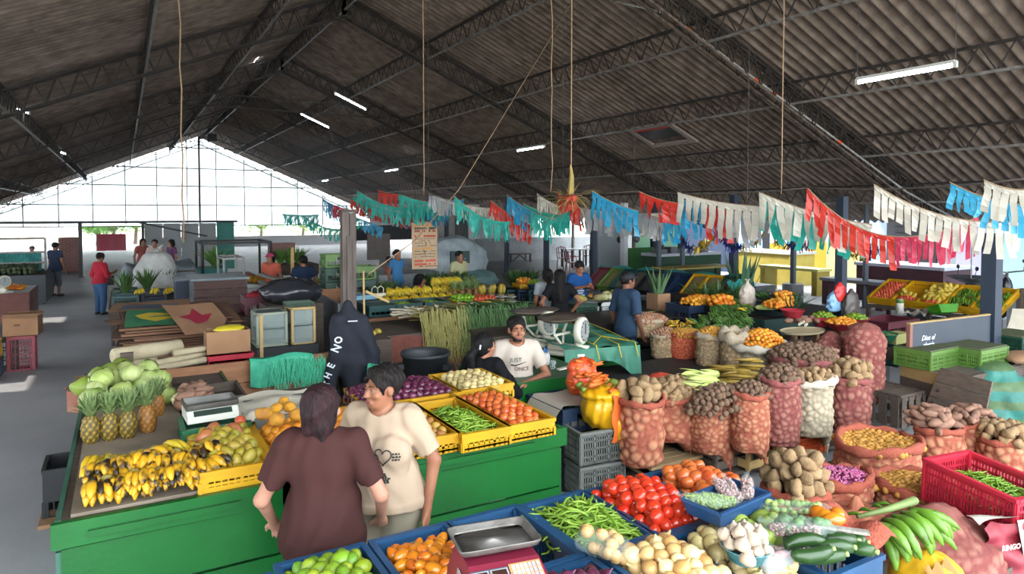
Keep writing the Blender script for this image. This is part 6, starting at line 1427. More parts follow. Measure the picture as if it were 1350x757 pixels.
# back buildings on the right edge of the far hall
bk=thing('shed_row','row of grey board sheds with corrugated doors behind the centre','shed')
Yb=30.5
def bpanel(px0,px1,z0,z1,m,nm,Y=Yb,d=.1,corr=False):
 a,b=XofY(px0,Y),XofY(px1,Y);q=MB()
 if corr:q.grid(lambda u,v:(a+(b-a)*u,Y-.04*math.sin(u*(b-a)*38),z0+(z1-z0)*v),int((b-a)*40),1)
 else:q.b2((a,Y,z0),(b,Y+d,z1))
 return q.build(nm,m,bk)
for k,px in enumerate((490,504,518,532,546,560)):bpanel(px,px+13.4,1.9,2.9,M_white,'white_board')
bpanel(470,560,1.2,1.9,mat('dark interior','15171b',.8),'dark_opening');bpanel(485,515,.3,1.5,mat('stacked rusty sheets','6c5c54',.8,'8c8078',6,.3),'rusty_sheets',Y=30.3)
for k in range(4):bpanel(556+k*12,567.5+k*12,.35,2.8,mat('pale timber boards','c4c0b8',.8,'98948c',4,.3),'wall_board')
bpanel(600,622,.35,2.6,mat('dark corrugated door','4a4846',.6),'corrugated_door',Y=30.3,corr=True);bpanel(632,668,.35,2.5,mat('grey corrugated door','aeb1b2',.6),'corrugated_door',Y=29.5,corr=True)
bpanel(668,708,.35,2.5,mat('grey plaster','bcbebe',.8,'a8aaaa',3),'plaster_wall',Y=28);bpanel(672,712,.35,1.35,mat('grey plaster'),'low_wall',Y=27.5);bpanel(618,632,.35,2.9,mat('white strip board','c0c2c4',.7),'white_strip',Y=30.2)
bench=table(XofY(673,25),XofY(701,25),25,.5,.72,'small grey wooden workbench by the plaster wall',M_woodg,z0=.35);q=MB();q.beam((.1,0,.05),(.45,0,.33),.05);q.beam((.8,0,.05),(.45,0,.33),.05);q.build('brace',M_woodg,bench)
lw=MB();lw.b2((13.3,26.2,0),(26,26.35,1.35));struct('wall_back',lw,M_block)
# café tables and red chairs on the platform
def chair(loc,rz,label):
 t=thing('plastic_chair',label,'chair',loc,rz,'red plastic chairs');m_=mat('dark red chair plastic','7c2c34',.4)
 m=MB();m.b2((-.22,-.22,.42),(.22,.22,.45));m.build('seat',m_,t);m=MB();m.tube([(-.22,.22,.45),(-.21,.27,.8),(0,.29,.86),(.21,.27,.8),(.22,.22,.45)],.018,6);[m.tube([(x,.23,.45),(x*.9,.28,.84)],.014,5) for x in (-.12,0,.12)];m.build('backrest',m_,t)
 for x in (-.2,.2):
  for y in (-.2,.2):m=MB();m.tube([(x,y,.42),(x*1.15,y*1.15,0)],.018,6);m.build('leg',m_,t)
  m=MB();m.tube([(x*1.1,.2,.65),(x*1.15,-.15,.65),(x*1.1,-.2,.43)],.014,5);m.build('armrest',m_,t)
for i,(px,Y) in enumerate(((745,21),(756,19),(776,22),(788,21),(812,20))):chair((XofY(px,Y),Y,.35),i*1.3,['red plastic chair leaning at the left café table','red plastic chair nearest the blue shirt','red plastic chair behind the left café table','red plastic chair at the middle café table','rightmost red plastic chair beyond the rack'][i])
for i,(px,Y) in enumerate(((768,21.5),(800,21.5))):table(XofY(px-14,Y),XofY(px+12,Y),Y,.8,1.07,['white café table on the platform, left one','white café table on the platform, right one'][i],mat('white table top','c0c2c6',.4),mleg=M_steel,z0=.35)
# posts
for px,Y,lb,w in ((589,26.4,'far thin navy post left of the corrugated doors',.14),(668,21,'navy post at the right edge of the corrugated door',.13),(720,18.5,'navy post behind the two girls',.14),(782,15.7,'navy post behind the man in the blue shirt',.14)):
 post(XofY(px,Y),Y,w,2.9,lb,m=mat('dark navy post','1e2a3a',.5))
for px,Y,lb in ((755,24,'thin brownish post at the bright opening, left one'),(797,24,'thin brownish post at the bright opening, right one'),(835,19,'thin grey post left of the green counter')):post(XofY(px,Y),Y,.09,2.8,lb,m=mat('brownish post','6c6456',.6))
# stall of blue-black crates with greens
for i in range(5):
 for k in range(3):
  Y=12.2+.05*i;crate((XofY(676+i*10.5,12.2)+.02,12.4-.12*i,.03+k*.29),.30,.4,.28,'navy' if (i+k) % 2 else 'teal',label='%s in the %s column of dark crates from the left, behind the girls' % (('bottom crate','middle crate','top crate')[k],('first','second','third','fourth','fifth')[i]),style='coarse',fine=False,group='dark crate wall')
for i in range(4):leafclump((XofY(680+i*8,12.5),12.6,.9),36,.4,.06,MATS['dark cabbage leaves'],['first','second','third','fourth'][i]+' leafy bundle from the left on the dark crates','greens','leafy_greens',spread=.9,seed=i+60)
crate((XofY(690,12.1),12.1,.92),.34,.3,.1,'yellow',label='small yellow crate of oranges on the dark crates',style='slats',fine=False);heap('orange',(XofY(690,12.1),12.1,.98),.32,.28,'orange in the small yellow crate on the dark crates','oranges on the dark crates',layers=2)
bowl((XofY(704,11.9),11.9,.92),.16,.1,mat('dark blue plastic'),'blue bowl of greens on the dark crates');heap('lime',(XofY(704,11.9),11.9,1.0),.26,.26,'green lime in the blue bowl on the dark crates','limes in the blue bowl',layers=1,circ=True)
P(722,353,0,PI-.2,'girl in a pale grey top with dark hair seen from behind',H=1.52,res=.014,top='9aa0a4',bottom='1c2028',hair='pony',face=False,bulk=.85)
P(738,354,0,PI-.5,'girl in black shirt and shorts with long dark hair, hand on hip',H=1.54,res=.013,top='15161a',bottom='15161a',hair='long',leg='shorts',face=False,bulk=.95,armL=((.30,.02,1.05),(.17,-.1,.86)),armR=((-.32,.02,1.07),(-.19,-.06,.88)))
P(763,343,0,-.1,'man in a royal blue printed t-shirt looking at his hands',H=1.55,res=.012,top='1f4c86',bottom='2a2e3c',hair='short',armL=((.26,-.05,1.08),(.06,-.28,1.14)),armR=((-.26,-.05,1.08),(-.05,-.28,1.14)),head=(.45,0))
bm=bpy.data.objects[[o.name for o in COL.objects if o.name.startswith('person') and o.parent is None][-1]]
for k in range(5):m=MB();m.grid(lambda u,v:(-.09+u*(.11+.03*(k % 2)),-.2,1.10-k*.04-.022*v),8,2);decal(m.build('shirt_print',wl,bm))
# fruit stall before the blue shirt
t1=table(XofY(752,9.0),XofY(838,9.0),8.9,.9,.84,'white edged stall of melons in front of the blue shirt',mat('white table top'),mleg=M_steel,front=.06,mfront=mat('white table top'))
for i,(px,c) in enumerate(((766,'darkgreen'),(793,'white'),(815,'grey'))):crate((XofY(px,9.25),9.25,.85),.5,.45,.14,c,label=['dark green crate at the left of the melon stall','white crate of pale melons','grey crate of gourds at the right of the melon stall'][i],style='slats',fine=False)
for i,(px,y,k,c,lb) in enumerate(((765,9.2,'papaya','c0a030','yellow pumpkin slice at the left of the melon stall'),(778,9.35,'papaya','8c2c20','dark red long squash on the melon stall'),(790,9.15,'papaya','c8b888','cream long melon in the white crate'),(797,9.15,'mamey','c8cc98','pale green melon in the white crate'),(803,9.2,'mamey','d0cca8','white melon at the right of the white crate'),(812,9.5,'papaya','b89a28','yellow green striped squash at the back right'),(800,9.5,'mamey','c4bc8c','pale melon behind the white crate'),(820,9.4,'papaya','c0a028','yellow squash at the right end of the melon stall'))):
 o=inst(proto(k)[i % 3],'melon',(XofY(px,y),y,1.06),(.2,.2,i),.95);o.data=o.data.copy();o.data.materials[0]=mat('melon '+c,c,.5,'8a8a50',6,.15);tag(o,lb,'melon')
crate((XofY(818,8.95),9.0,.40),.42,.3,.25,'yellow',label='yellow crate below the melon stall',style='solid',fine=False);crate((XofY(752,8.95)+.15,9.1,.35),.3,.3,.35,'grey',label='grey upright crate under the left of the melon stall',style='coarse',fine=False)
bowl((XofY(795,8.6),8.6,.35),.35,.25,mat('dark red tub','5c1c28',.4),'dark red tub of greens under the melon stall');leafclump((XofY(795,8.6),8.6,.55),40,.3,.06,MATS['dark cabbage leaves'],'dark greens in the dark red tub','greens','leafy_greens',spread=1)
P(826,357,0,PI-1.5,'man in a dark blue shirt and dark cap walking past',H=1.62,res=.012,top='2c3e54',bottom='20283c',hair='short',cap='181c24',sleeve=.95,bulk=1.0,skin='dark',head_turn=-.2)
# tilted crate rack with teal tarp
rk=thing('display_rack','long sloping two tier rack draped with teal tarp','rack');ya=13.2
xa,xb=XofY(768,13.4),XofY(965,11.2)
P0,P1=at(770,384,.85),at(958,404,.85);P0.z=P1.z=0;dd=(P1-P0).normalized();nn=V(dd.y,-dd.x,0)*-1
if nn.y < 0:nn=-nn
Lr=(P1-P0).length;ang=math.atan2(dd.y,dd.x)
for z0,z1,o0 in ((.87,1.21,.0),(.36,.66,-.35)):
 q=MB();q.beam(P0+nn*(o0)+V(0,0,z0-.03),P1+nn*o0+V(0,0,z0-.03),.08,.05);q.build('front_rail',mat('pale grey boards'),rk);q=MB();q.beam(P0+nn*(o0+.6)+V(0,0,z1-.03),P1+nn*(o0+.6)+V(0,0,z1-.03),.06,.05);q.build('back_rail',M_woodg,rk)
for k in range(5):p=P0.lerp(P1,k/4);q=MB();q.beam(p+V(0,0,0),p+V(0,0,.85),.06);q.beam(p+nn*.6,p+nn*.6+V(0,0,1.23),.06);q.build('leg',M_woodg,rk)
q=MB();q.grid(lambda u,v:tuple(P0+dd*(Lr*(u*1.06-.02))+nn*(.55+.25*v+.03*math.sin(u*40))+V(0,0,1.29+.06*math.sin(v*3.1)+.03*math.sin(u*33+v*5)-.25*max(0,v-.6)*2)),80,10);q.grid(lambda u,v:tuple(P1+dd*(.05+.05*math.sin(v*9)+.1*v)+nn*(u*.9-.1)+V(0,0,1.29-1.05*v+.03*math.sin(u*15))),14,20);q.build('tarp',mat('glossy teal tarp','1f6a68',.3,'2f8a84',3,.3),rk,True)
q=MB();q.grid(lambda u,v:tuple(P0+dd*(Lr*u)+nn*(-.02+.3*v)+V(0,0,.83-.28*v)),40,4);q.build('under_sheet',mat('pale teal sheet','4a9a98',.5),rk)
tl_=.56;cols=['maroon','leaf','teal','teal','black','blue','blue','yellow','yellow','darkgreen']
fills=[('8a3c4c','red beans'),('7c7c3c','green lentils'),('6a6a5c','grey seeds'),('5c5040','brown seeds'),('1c2830',None),(None,None),(None,None),('7c6c3c','golden seeds'),('8c7c44','yellow seeds'),('5c5044','brown grain')]
for i in range(10):
 c=P0+dd*(Lr*(i+.5)/10)+nn*.02+V(0,0,.86);w=Lr/10*.94
 cr_=crate(tuple(c+nn*.30+V(0,0,.20)),w,.62,.12,'navy' if cols[i]=='blue' else cols[i] if cols[i] != 'maroon' else 'maroon',label='%s sloping crate from the left on the top tier of the rack' % ['first','second','third','fourth','fifth','sixth','seventh','eighth','ninth','tenth'][i],style='slats',fine=False,group='sloping crates top tier',rot=(tl_,0,ang))
 if fills[i][0]:
  o=mound((0,0,0),w*.9,.56,.02,mat('seeds '+fills[i][0],fills[i][0],.8,'3c342c',60,.3),'bed of dry %s in the %s top crate' % (fills[i][1],['first','second','third','fourth','fifth','x','x','eighth','ninth','tenth'][i]),'seeds',circ=False,amp=.004,name='seed_bed');o.location=c+nn*.27+V(0,0,.27);o.rotation_euler=(tl_,0,ang)
for i in range(4):
 c=P0+dd*(Lr*(.50+.125*i+.06))+nn*.0+V(0,0,.42);crate(tuple(c),Lr/8*.9,.6,.12,('black','teal','black','yellow')[i],label='%s sloping crate from the left on the lower tier of the rack' % ['first','second','third','fourth'][i],style='slats',fine=False,group='sloping crates lower tier',rot=(tl_,0,ang))
m=MB();m.ball((0,0,0),(.07,.05,.18),12,8);o=tag(m.build('pink_bag',mat('pink net','8a4c60',.7),None,True,loc=tuple(P0.lerp(P1,.62)-nn*.25+V(0,0,.65)),rot=(.3,.8,0)),'pinkish netted bundle under the rack','bag')
# potted aloe in a box
p=at(868,412,.80);boxx((p.x,p.y,.80),.28,.28,.33,mat('warm cardboard'),'brown cardboard box holding long green stalks',flaps=False)
leafclump((p.x,p.y,.98),34,.62,.05,mat('blue green stalks','4c6a4c',.6,'6a8858',5,.3),'long green stalks standing in the brown box','greens','leek_stalks',spread=.4,curve=.3)
table(p.x-.7,p.x+.7,p.y-.3,.8,.79,'dark low table under the brown box of stalks',M_steel,front=.5)
for i in range(3):o=inst(proto('corn')[0],'leek',(p.x-.35+.28*i,p.y-.2,.84),(0,0,i),1);tag(o,'pale leafy vegetable in front of the brown box','vegetable','pale vegetables by the box')
boxx((XofY(843,8.9)+.2,9.6,.62),.4,.3,.16,M_card,'open cardboard box left of the brown box of stalks')
bag((XofY(868,8.2)-.25,8.3,.62),.2,.18,mat('dark pink film','7c3c4c',.35,transl=.3),'dark pink translucent bag behind the onion sacks',knot=False)
m=MB();m.b2((-.07,-.05,0),(.07,.05,.17));tag(m.build('yellow_cup',mat('yellow plastic','c8a818',.4),None,loc=(XofY(842,7.8),7.8,.68)),'yellow plastic tub at the left of the onion sack','tub')
# ---- seated pair, green desk, tarp bench
person((at(681,420,1.42).x,at(681,420,1.42).y,0),-.42,'man in a white printed t-shirt with a beard sitting at the green desk',H=1.66,sit=.60,res=.0095,skin='tan',top='b9aca0',bottom='3a3c40',hair='short',hairc='141211',sleeve=.7,bulk=1.1,armL=((.30,-.08,.86),(.06,-.30,.83)),armR=((-.28,-.05,.88),(-.10,-.26,.80)),legs=((V(.14,-.35,.55),V(.14,-.32,.1)),(V(-.14,-.35,.55),V(-.14,-.32,.1))),head_turn=.15)
mw=bpy.data.objects[[o.name for o in COL.objects if o.name.startswith('person') and o.parent is None][-1]]
decal(text('JUST',.06,mat('grey green ink','4c6a5c',.7),mw,Matrix.Translation((-.02,-.2,1.02)) @ FXZ));decal(text('ONCE',.055,mat('dark red ink','5c2c30',.7),mw,Matrix.Translation((.04,-.2,.93)) @ FXZ))
m=MB();m.tube([(-.07,-.2,.975),(-.03,-.2,.965),(.09,-.2,1.0)],[.010,.010,.002],5,flat=.8);decal(m.build('swoosh_print',M_steel,mw))
m=MB();hh=mw.children[0];
b_=MB();b_.grid(lambda u,v:(.052*math.sin((u-.5)*2.6),-.02-.075*math.cos((u-.5)*2.2),.60+.0+v*.01),8,1) if False else None
# beard
BF=Field((-.1,-.2,1.20),(.1,.05,1.36),.008);hc=V(0,-.035,.60+.69*1.66/1.62);BF.ell((0,hc.y-.05,hc.z-.092),(.046,.042,.034),0);BF.ell((0,hc.y-.02,hc.z-.06),(.066,.05,.035),.02);BF.ell((0,hc.y-.075,hc.z-.045),(.045,.05,.022),0,cut=True);BF.ell((0,hc.y-.06,hc.z-.02),(.07,.08,.045),0,cut=True)
o=fobj(BF,'beard',MATS['hair 141211'],mw)
person((at(640,437,1.33).x-.02,at(640,437,1.33).y,0),PI-1.1,'woman in black with a long ponytail sitting with her back turned',H=1.60,sit=.50,res=.0105,skin='tan',top='111216',bottom='2c2e34',hair='pony',hairc='0d0c0e',sleeve=1.25,bulk=1.25,cloth_amp=.006,hemz=.40,armL=((.30,-.05,.78),(.14,-.34,.80)),armR=((-.32,-.05,.78),(-.12,-.34,.78)),legs=((V(.14,-.42,.50),V(.14,-.36,.09)),(V(-.14,-.42,.50),V(-.14,-.36,.09))),head_turn=-.35)
bw=bpy.data.objects[[o.name for o in COL.objects if o.name.startswith('person') and o.parent is None][-1]]
m=MB();hh=V(0,-.03,.50+.69*1.6/1.62);m.beam(hh+V(-.03,.125,.035),hh+V(-.03,.135,-.01),.012);m.beam(hh+V(.03,.125,.035),hh+V(.03,.135,-.01),.012);m.build('hair_clip',wl,bw)
for x,y,lb in ((at(681,420,1.42).x,at(681,420,1.42).y,'dark wooden stool under the man in white'),(at(640,437,1.33).x,at(640,437,1.33).y,'dark wooden stool under the woman in black')):
 t=thing('stool',lb,'stool',(x,y,0));zt=.50 if 'man in' in lb else .40;m=MB();m.lathe([(.15,zt-.03),(.16,zt)],20);m.build('seat',M_wood,t)
 for a in range(4):m=MB();m.beam((math.cos(a*PI/2+.8)*.1,math.sin(a*PI/2+.8)*.1,zt-.03),(math.cos(a*PI/2+.8)*.16,math.sin(a*PI/2+.8)*.16,0),.03);m.build('leg',M_wood,t)
gd=at(737,497,.85);gdx=gd.x
t=table(gdx-.62,gdx+.02+.40,gd.y,1.0,.85,'green painted desk with an open door under the dial scales',mat('worn green top','35583a',.5,'2a4830',4,.3),mleg=M_green2,front=.72,mfront=M_green,n=2,name='desk',cat='desk')
m=MB();m.b2((.02,-.36,.10),(.05,.0,.62));m.build('door',M_green2,t);m=MB();m.box((.04,-.2,.36),(.02,.02,.1));m.build('door_handle',M_pale,t)
dial_scale((at(745,470,.85).x+.12,at(745,470,.85).y+.1,.85),.55,'cream dial scale with a round tin pan at the front of the desk',1.25);p=at(712,455,.9);dial_scale((p.x+.15,p.y+.25,.86),.2,'cream dial scale with a tin pan at the back of the desk',1.2)
jr=thing('plastic_jar','white plastic jar with a blue lid and red spout on the desk','jar',(*at(718,481,.86).xy,.86));m=MB();m.lathe([(.05,0),(.058,.02),(.058,.10),(.05,.13)],18);m.build('body',mat('milky plastic'),jr,True);m=MB();m.tube([(-.02,0,.13),(0,0,.18),(.03,0,.14)],.01,6);m.build('blue_handle',mat('blue plastic bit','2c6cb4',.4),jr);m=MB();m.ball((-.045,0,.14),.014,8,6);m.build('red_spout',mat('red plastic bit','b42c2c',.4),jr)
gl_=MB();gl_.lathe([(.03,0),(.034,.09),(.031,.09),(.027,.008),(.001,.008)],16);tag(gl_.build('glass',mat('clear glass','b8c4c0',.08,alpha=.3),None,True,loc=(*at(729,487,.86).xy,.86)),'clear drinking glass beside the white jar','glass')
m=MB();m.b2((-.035,-.03,0),(.035,.03,.035));tag(m.build('small_box',mat('white card','c9c4b8',.6),None,loc=(*at(707,480,.86).xy,.86)),'small white box at the edge of the desk','box');m=MB();m.box((0,0,.01),(.16,.05,.014));tag(m.build('paper_roll',mat('white card'),None,loc=(*at(743,487,.86).xy,.86),rot=(0,0,.2)),'white flat strip on the desk before the scale','strip')
# green tarp covered bench
tx0,tx1=gdx+.15,gdx+1.95;ty=gd.y+.75
gb_=table(gdx+1.05,gdx+1.72,6.75,.8,.84,'green painted cabinet under the green tarp',M_green2,mleg=M_green2,front=.80,mfront=M_green,n=2,name='cabinet',cat='cabinet')
m=MB()
pA,pB,pC,pD=at(668,428,.98),at(770,424,.98),at(842,455,.95),at(744,462,.95)
def q4(u,v):return (pD*(1-u)+pC*u)*(1-v)+(pA*(1-u)+pB*u)*v
m.grid(lambda u,v:tuple(q4(u,v)+V(0,0,.02*math.sin(u*14+v*6)+.015*math.sin(v*23))),40,40)
m.grid(lambda u,v:tuple(q4(u,0)+V(.02*math.sin(u*20),-.04*v-.03*math.sin(u*25)*v,-(.24+.10*math.sin(u*7+1)+.22*math.exp(-((u-.2)/.1)**2))*v)),40,10)
m.grid(lambda u,v:tuple(q4(1,u)+V(.05*v,.0,-.25*v+.02*math.sin(u*20)*v)),30,6)
gt=tag(m.build('green_tarp',mat('sea green tarp','3c8068',.6,'2c6654',4,.3,bump=.3,bscale=15),None,True),'sea green tarp over a bench with a yellow cord','tarp')
m=MB();
for u in (.42,.72,.95):m.tube([q4(u,.95)+V(0,0,.035),q4(u,.5)+V(0,0,.04),q4(u,.0)+V(0,0,.03),q4(u,0)+V(0,-.06,-.12)],.006,5)
m.tube([q4(.4,.02)+V(0,-.0,.04),q4(.7,.25)+V(0,0,.045),q4(.97,.05)+V(0,0,.03)],.006,5);m.build('yellow_cord',mat('yellow cord','b8a428',.6),gt)
m=MB();m.b2((-.0,0,0),(1.2,1.6,.9));tag(m.build('covered_bench',M_woodg,None,loc=(gdx+.3,7.6,0)),'covered wooden bench beneath the green tarp','bench')
# ================================================================ right side: sacks, boards, stalls, shops
def S(px,yb,zb,wpx,hpx,m,lb,**k):
 """sack: bottom centre at pixel (px, yb) resting at height zb, size given in pixels"""
 p=at(px,yb,zb);s=F0/((p-V(0,0,EYE)).dot(_F));w,h=wpx/s,hpx/s/ .97
 t=sack((p.x,p.y+w*.3,zb),w,h,m,lb,**k);return t,V(p.x,p.y+w*.3,zb+h),w,h
def top(r,kind,lb,grp,s=1,dome=.08,layers=2,inset=.0,**k):
 t,c,w,h=r;n={'cat':kind.split('_')[-1]};n.update(k);return heap(kind,(c.x+n.pop('dx',0),c.y+n.pop('dy',0),c.z-.04-inset),w*1.0,w*.86,lb,grp,s=s,dome=dome,circ=True,layers=layers,**n)
# low bench of planks in front of the sacks
lb_=thing('plank_bench','low grey brown plank bench under the sack row','bench',(0,0,0));a,b=at(800,668,.1),at(1165,588,.1)
for k in range(4):m=MB();m.beam((3.75,4.35+.2*k,.12),(7.0,4.35+.2*k,.12),.19,.03);m.build('plank',M_woodg,lb_)
for x in (4,5.3,6.7):m=MB();m.b2((x-.05,4.3,0),(x+.05,5.0,.105));m.build('bearer',M_woodg,lb_)
def pallet(x,y,w,d,h,m,label,n=5):
 t=thing('wooden_crate',label,'crate',(x,y,.135))
 for k in range(n):q=MB();q.b2((-w/2,-d/2+k*d/n+.012,h-.02),(w/2,-d/2+(k+1)*d/n-.012,h));q.build('slat',m,t)
 for k in range(2):
  z=.03+k*(h-.10);q=MB();q.b2((-w/2,-d/2-.012,z),(w/2,-d/2,z+.075));q.build('front_slat',m,t)
  for s_ in (-1,1):q=MB();q.b2((s_*w/2-.008,-d/2,z),(s_*w/2+.008,d/2,z+.075));q.build('side_slat',m,t)
 for sx in (-1,1):
  for sy in (-1,1):q=MB();q.box((sx*(w/2-.02),sy*(d/2-.02),h/2),(.035,.035,h-.02));q.build('corner_post',m,t)
 return t
pallet(4.28,4.72,.62,.5,.13,mat('dusty pine','8f7858',.8,'74603f',6,.3,stretch=(1,8,8)),'low dusty slatted crate under the first potato sack');pallet(4.85,4.55,.48,.45,.20,M_woodg,'grey slatted crate beside the black crate')
pallet(5.10,4.42,.42,.45,.27,M_woodp,'pale pine slatted crate under the brown potato sack')
crate((4.72,4.88,.14),.42,.5,.26,'black',label='black lattice crate under the second potato sack',style='grid');crate((5.68,4.42,.14),.50,.5,.20,'orange',label='orange plastic crate under the sack of dark potatoes',style='grid');crate((6.40,4.62,.14),.42,.5,.20,'maroon',label='maroon plastic crate under the rose potato sack',style='grid')
r=S(858,618,.27,62,84,M_net,'salmon net sack of large potatoes, leftmost of the row',bs=.075,amp=1.1,flare=1.08);top(r,'potato','large potato heaped in the leftmost net sack','potatoes in the leftmost sack',s=1.45,dome=.08,layers=2)
r=S(899,583,.40,70,52,M_net,'wide salmon net sack with a hanging corner over the black crate',bs=.06,tail=(-.9,.12,.1),flare=1.1);top(r,'potato','round potato in the wide sack over the black crate','potatoes over the black crate',s=1.0,dome=.09,layers=2);r2=r
r=S(953,600,.30,64,72,M_net,'tall salmon net sack of small dark potatoes with a hanging corner',bs=.045,tail=(-1.0,.14,.1));top(r,'dark_potato','small dark potato in the third sack of the row','dark potatoes in the third sack',s=.85,dome=.09,layers=2)
r=S(1001,598,.36,54,74,M_net,'salmon net sack of small brown potatoes over the pine crate',bs=.045,tail=(-1.0,.08,.1));top(r,'dark_potato','small brown potato in the sack over the pine crate','brown potatoes over the pine crate',s=.8,dome=.08,layers=2)
r=S(1042,590,.36,58,84,M_net2,'tall rose net sack of dark potatoes on the orange crate',bs=.05,tail=(-.9,.06,.1));top(r,'dark_potato','dark round potato in the sack on the orange crate','dark potatoes on the orange crate',s=.95,dome=.09)
r=S(1085,578,.36,56,72,M_netw,'grey white net sack of reddish potatoes with a long hanging corner',bs=.055,tail=(-.5,.12,.1),flare=1.15,rimr=.025);top(r,'potato','reddish potato in the white net sack','potatoes in the white net sack',s=.95,dome=.04)
r=S(1136,570,.34,56,66,M_net2,'rose net sack of potatoes on the maroon crate',bs=.06);top(r,'potato','large dusty potato in the rose sack on the maroon crate','potatoes on the maroon crate',s=1.25,dome=.1)
# mound behind the row: roots, corn, dried chillies
sb=table(4.6,7.4,5.25,1.3,.62,'dark low table behind the front sack row',M_steel,front=.5)
for i,(x,y) in enumerate(((800,512),(826,503),(812,499),(838,508),(858,500),(793,506))):pass
for i,(x,y,a) in enumerate(((846,502,.0),(862,500,-.1),(848,510,.5),(876,508,-.2),(838,506,1.2))):
 p=at(x,y,.84);o=inst(proto('sweet_potato')[i % 4],'yuca_root',(p.x,p.y,.84),(i,0,a),(2.1,.9,.9));tag(o,'long brown yuca root lying behind the wide sack','root','yuca roots')
p=at(868,505,.82);o=bag((p.x-.2,p.y-.1,.80),.12,.12,mat('red orange net','b4402c',.6),'crumpled red net behind the leftmost sack',knot=False)
heap('potato',(at(888,520,.8).x,at(888,520,.8).y,.72),.55,.45,'potato in the mound behind the wide sack','potatoes behind the wide sack',s=1.05,dome=.14,layers=2,circ=True)
heap('dark_potato',(at(965,532,.8).x,at(965,532,.8).y+.1,.70),.8,.4,'dark potato in the mound behind the third sack','dark potatoes behind the third sack',s=.9,dome=.16,layers=2,circ=True,stuff=True)
for i in range(9):
 p=at(916+(i % 5)*7,512-(i//5)*8,.88);o=inst(proto('corn')[i % 2],'corn_cob',(p.x,p.y,.86+.05*(i % 3)),(i*.7,-.15,PI/2+1.1+.08*i),1.15);tag(o,'green husked corn cob behind the dark potatoes','corn','corn cobs')
p=at(912,520,.85)
R_=random.Random(8)
for i in range(26):
 p=at(R_.uniform(950,990),R_.uniform(482,505),.9);m_=mat('black spotted pod','2e2a22',.5,'c09a2c',8,.1);
 if 'pod' not in PM:q=MB();q.tube([(-.14,0,0),(-.1,0,0),(.05,.02,0),(.16,.03,.0)],[.006,.018,.018,.004],6);PM['pod']=[q.mesh('dried_pod',m_,True)]
 o=inst(PM['pod'][0],'dried_pod',(p.x,p.y,.86+R_.uniform(0,.1)),(R_.uniform(0,3),.1,2.3+R_.gauss(0,.3)),1.0);tag(o,'black and yellow ripe plantain right of the corn','plantain','black ripe plantains')
bag((at(878,560,.5).x,5.35,.62),.14,.1,mat('red orange net'),'scrap of red net under the corn',knot=False) if False else None
# sacks behind: orange potatoes, rose open, tall closed ones
sb2=table(6.6,9.6,5.75,1.4,.50,'low dark table under the second row of sacks',M_steel,front=.45)
r=S(1018,505,.52,62,44,M_netw,'white sacking bag of orange potatoes folded open',bs=.05,rimr=.03,flare=1.3);top(r,'orange','orange yellow potato in the white sacking bag','orange potatoes in the white bag',s=.78,dome=.13,layers=3,name='potato',cat='potato')
m=MB();p=at(1008,492,.70);m.grid(lambda u,v:(p.x-.15+u*.4,p.y-.12-.1*v,.72-.16*v+.03*math.sin(u*9)),8,6);tag(m.build('paper_flap',mat('white paper','bdb6a6',.8),None,True),'white paper flap hanging from the orange potato bag','paper')
r=S(1080,520,.52,90,42,M_net2,'wide rose net sack rolled open behind the white one',bs=.06);top(r,'dark_potato','dusty tuber in the wide rose sack behind the white one','tubers in the wide rose sack',s=1.1,dome=.1,stuff=True)
heap('sweet_potato',(at(1065,478,.8).x,at(1065,478,.8).y,.80),.7,.4,'dusty yam behind the wide rose sack','dusty yams',dome=.08,layers=2,s=.85,name='yam')
r=S(1020,545,.35,60,40,M_net2,'low rose sack between the row and the white bag',bs=.06) if False else None
r=S(1107,512,.42,46,66,M_net2,'left of the two tall closed rose sacks at the right',bs=.055,closed=True,rim=False,prof=[(0,.7),(.1,1),(.8,1.02),(1,.55)])
r=S(1154,535,.30,58,98,M_net2,'right and taller of the two closed rose sacks',bs=.06,closed=True,rim=False,prof=[(0,.7),(.08,1),(.85,1.04),(1,.75)])
pallet_=pallet(at(1185,560,.1).x,at(1185,560,.1).y+.1,.5,.5,.36,M_woodg,'grey slatted box standing right of the rose sack',3)
for i in range(4):m=MB();m.box((-.2+.133*i,-.268,.17),(.09,.014,.33));m.build('upright_slat',M_woodg,pallet_);m=MB();m.box((-.262,-.2+.133*i,.17),(.014,.09,.33));m.build('upright_slat',M_woodg,pallet_)
# small bags row on dark blocks (far)
db=table(at(842,500,0).x+.4,at(842,500,0).x+3.2,6.75,.9,.56,'dark wooden blocks under the small onion sacks',mat('dark brown block','3a2e28',.8,'2c2420',4,.3),front=.5,mfront=mat('dark brown block'),n=1)
db2=table(at(842,500,0).x+1.1,at(842,500,0).x+4.6,7.6,.9,.70,'second dark step behind the small sacks',mat('dark brown block'),front=.5)
r=S(864,446,.74,58,22,M_netb,'low beige net sack of red shallots nearest the walking man',bs=.04,rimr=.018);top(r,'small_onion','red brown shallot in the low beige sack','shallots in the low beige sack',s=.9,dome=.07,stuff=True)
r=S(886,474,.58,42,30,M_netb,'beige net sack of shallots hanging over the dark block',bs=.04,tail=(-1.9,.10,.1));top(r,'small_onion','shallot heaped in the beige sack on the dark block','shallots on the dark block',s=.85,dome=.08,stuff=True)
r=S(912,476,.58,44,34,M_netr,'bright red net sack of small onions',bs=.03,rimr=.014);top(r,'baby_potato','small golden potato in the bright red net sack','golden potatoes in the red sack',s=1.0,dome=.05,stuff=True)
r=S(948,488,.56,44,42,M_netb,'beige net sack folded open left of the big beige one',bs=.04,rimr=.03);top(r,'baby_potato','small yellow potato in the folded beige sack','yellow potatoes in the folded sack',s=1.1,dome=.09,stuff=True)
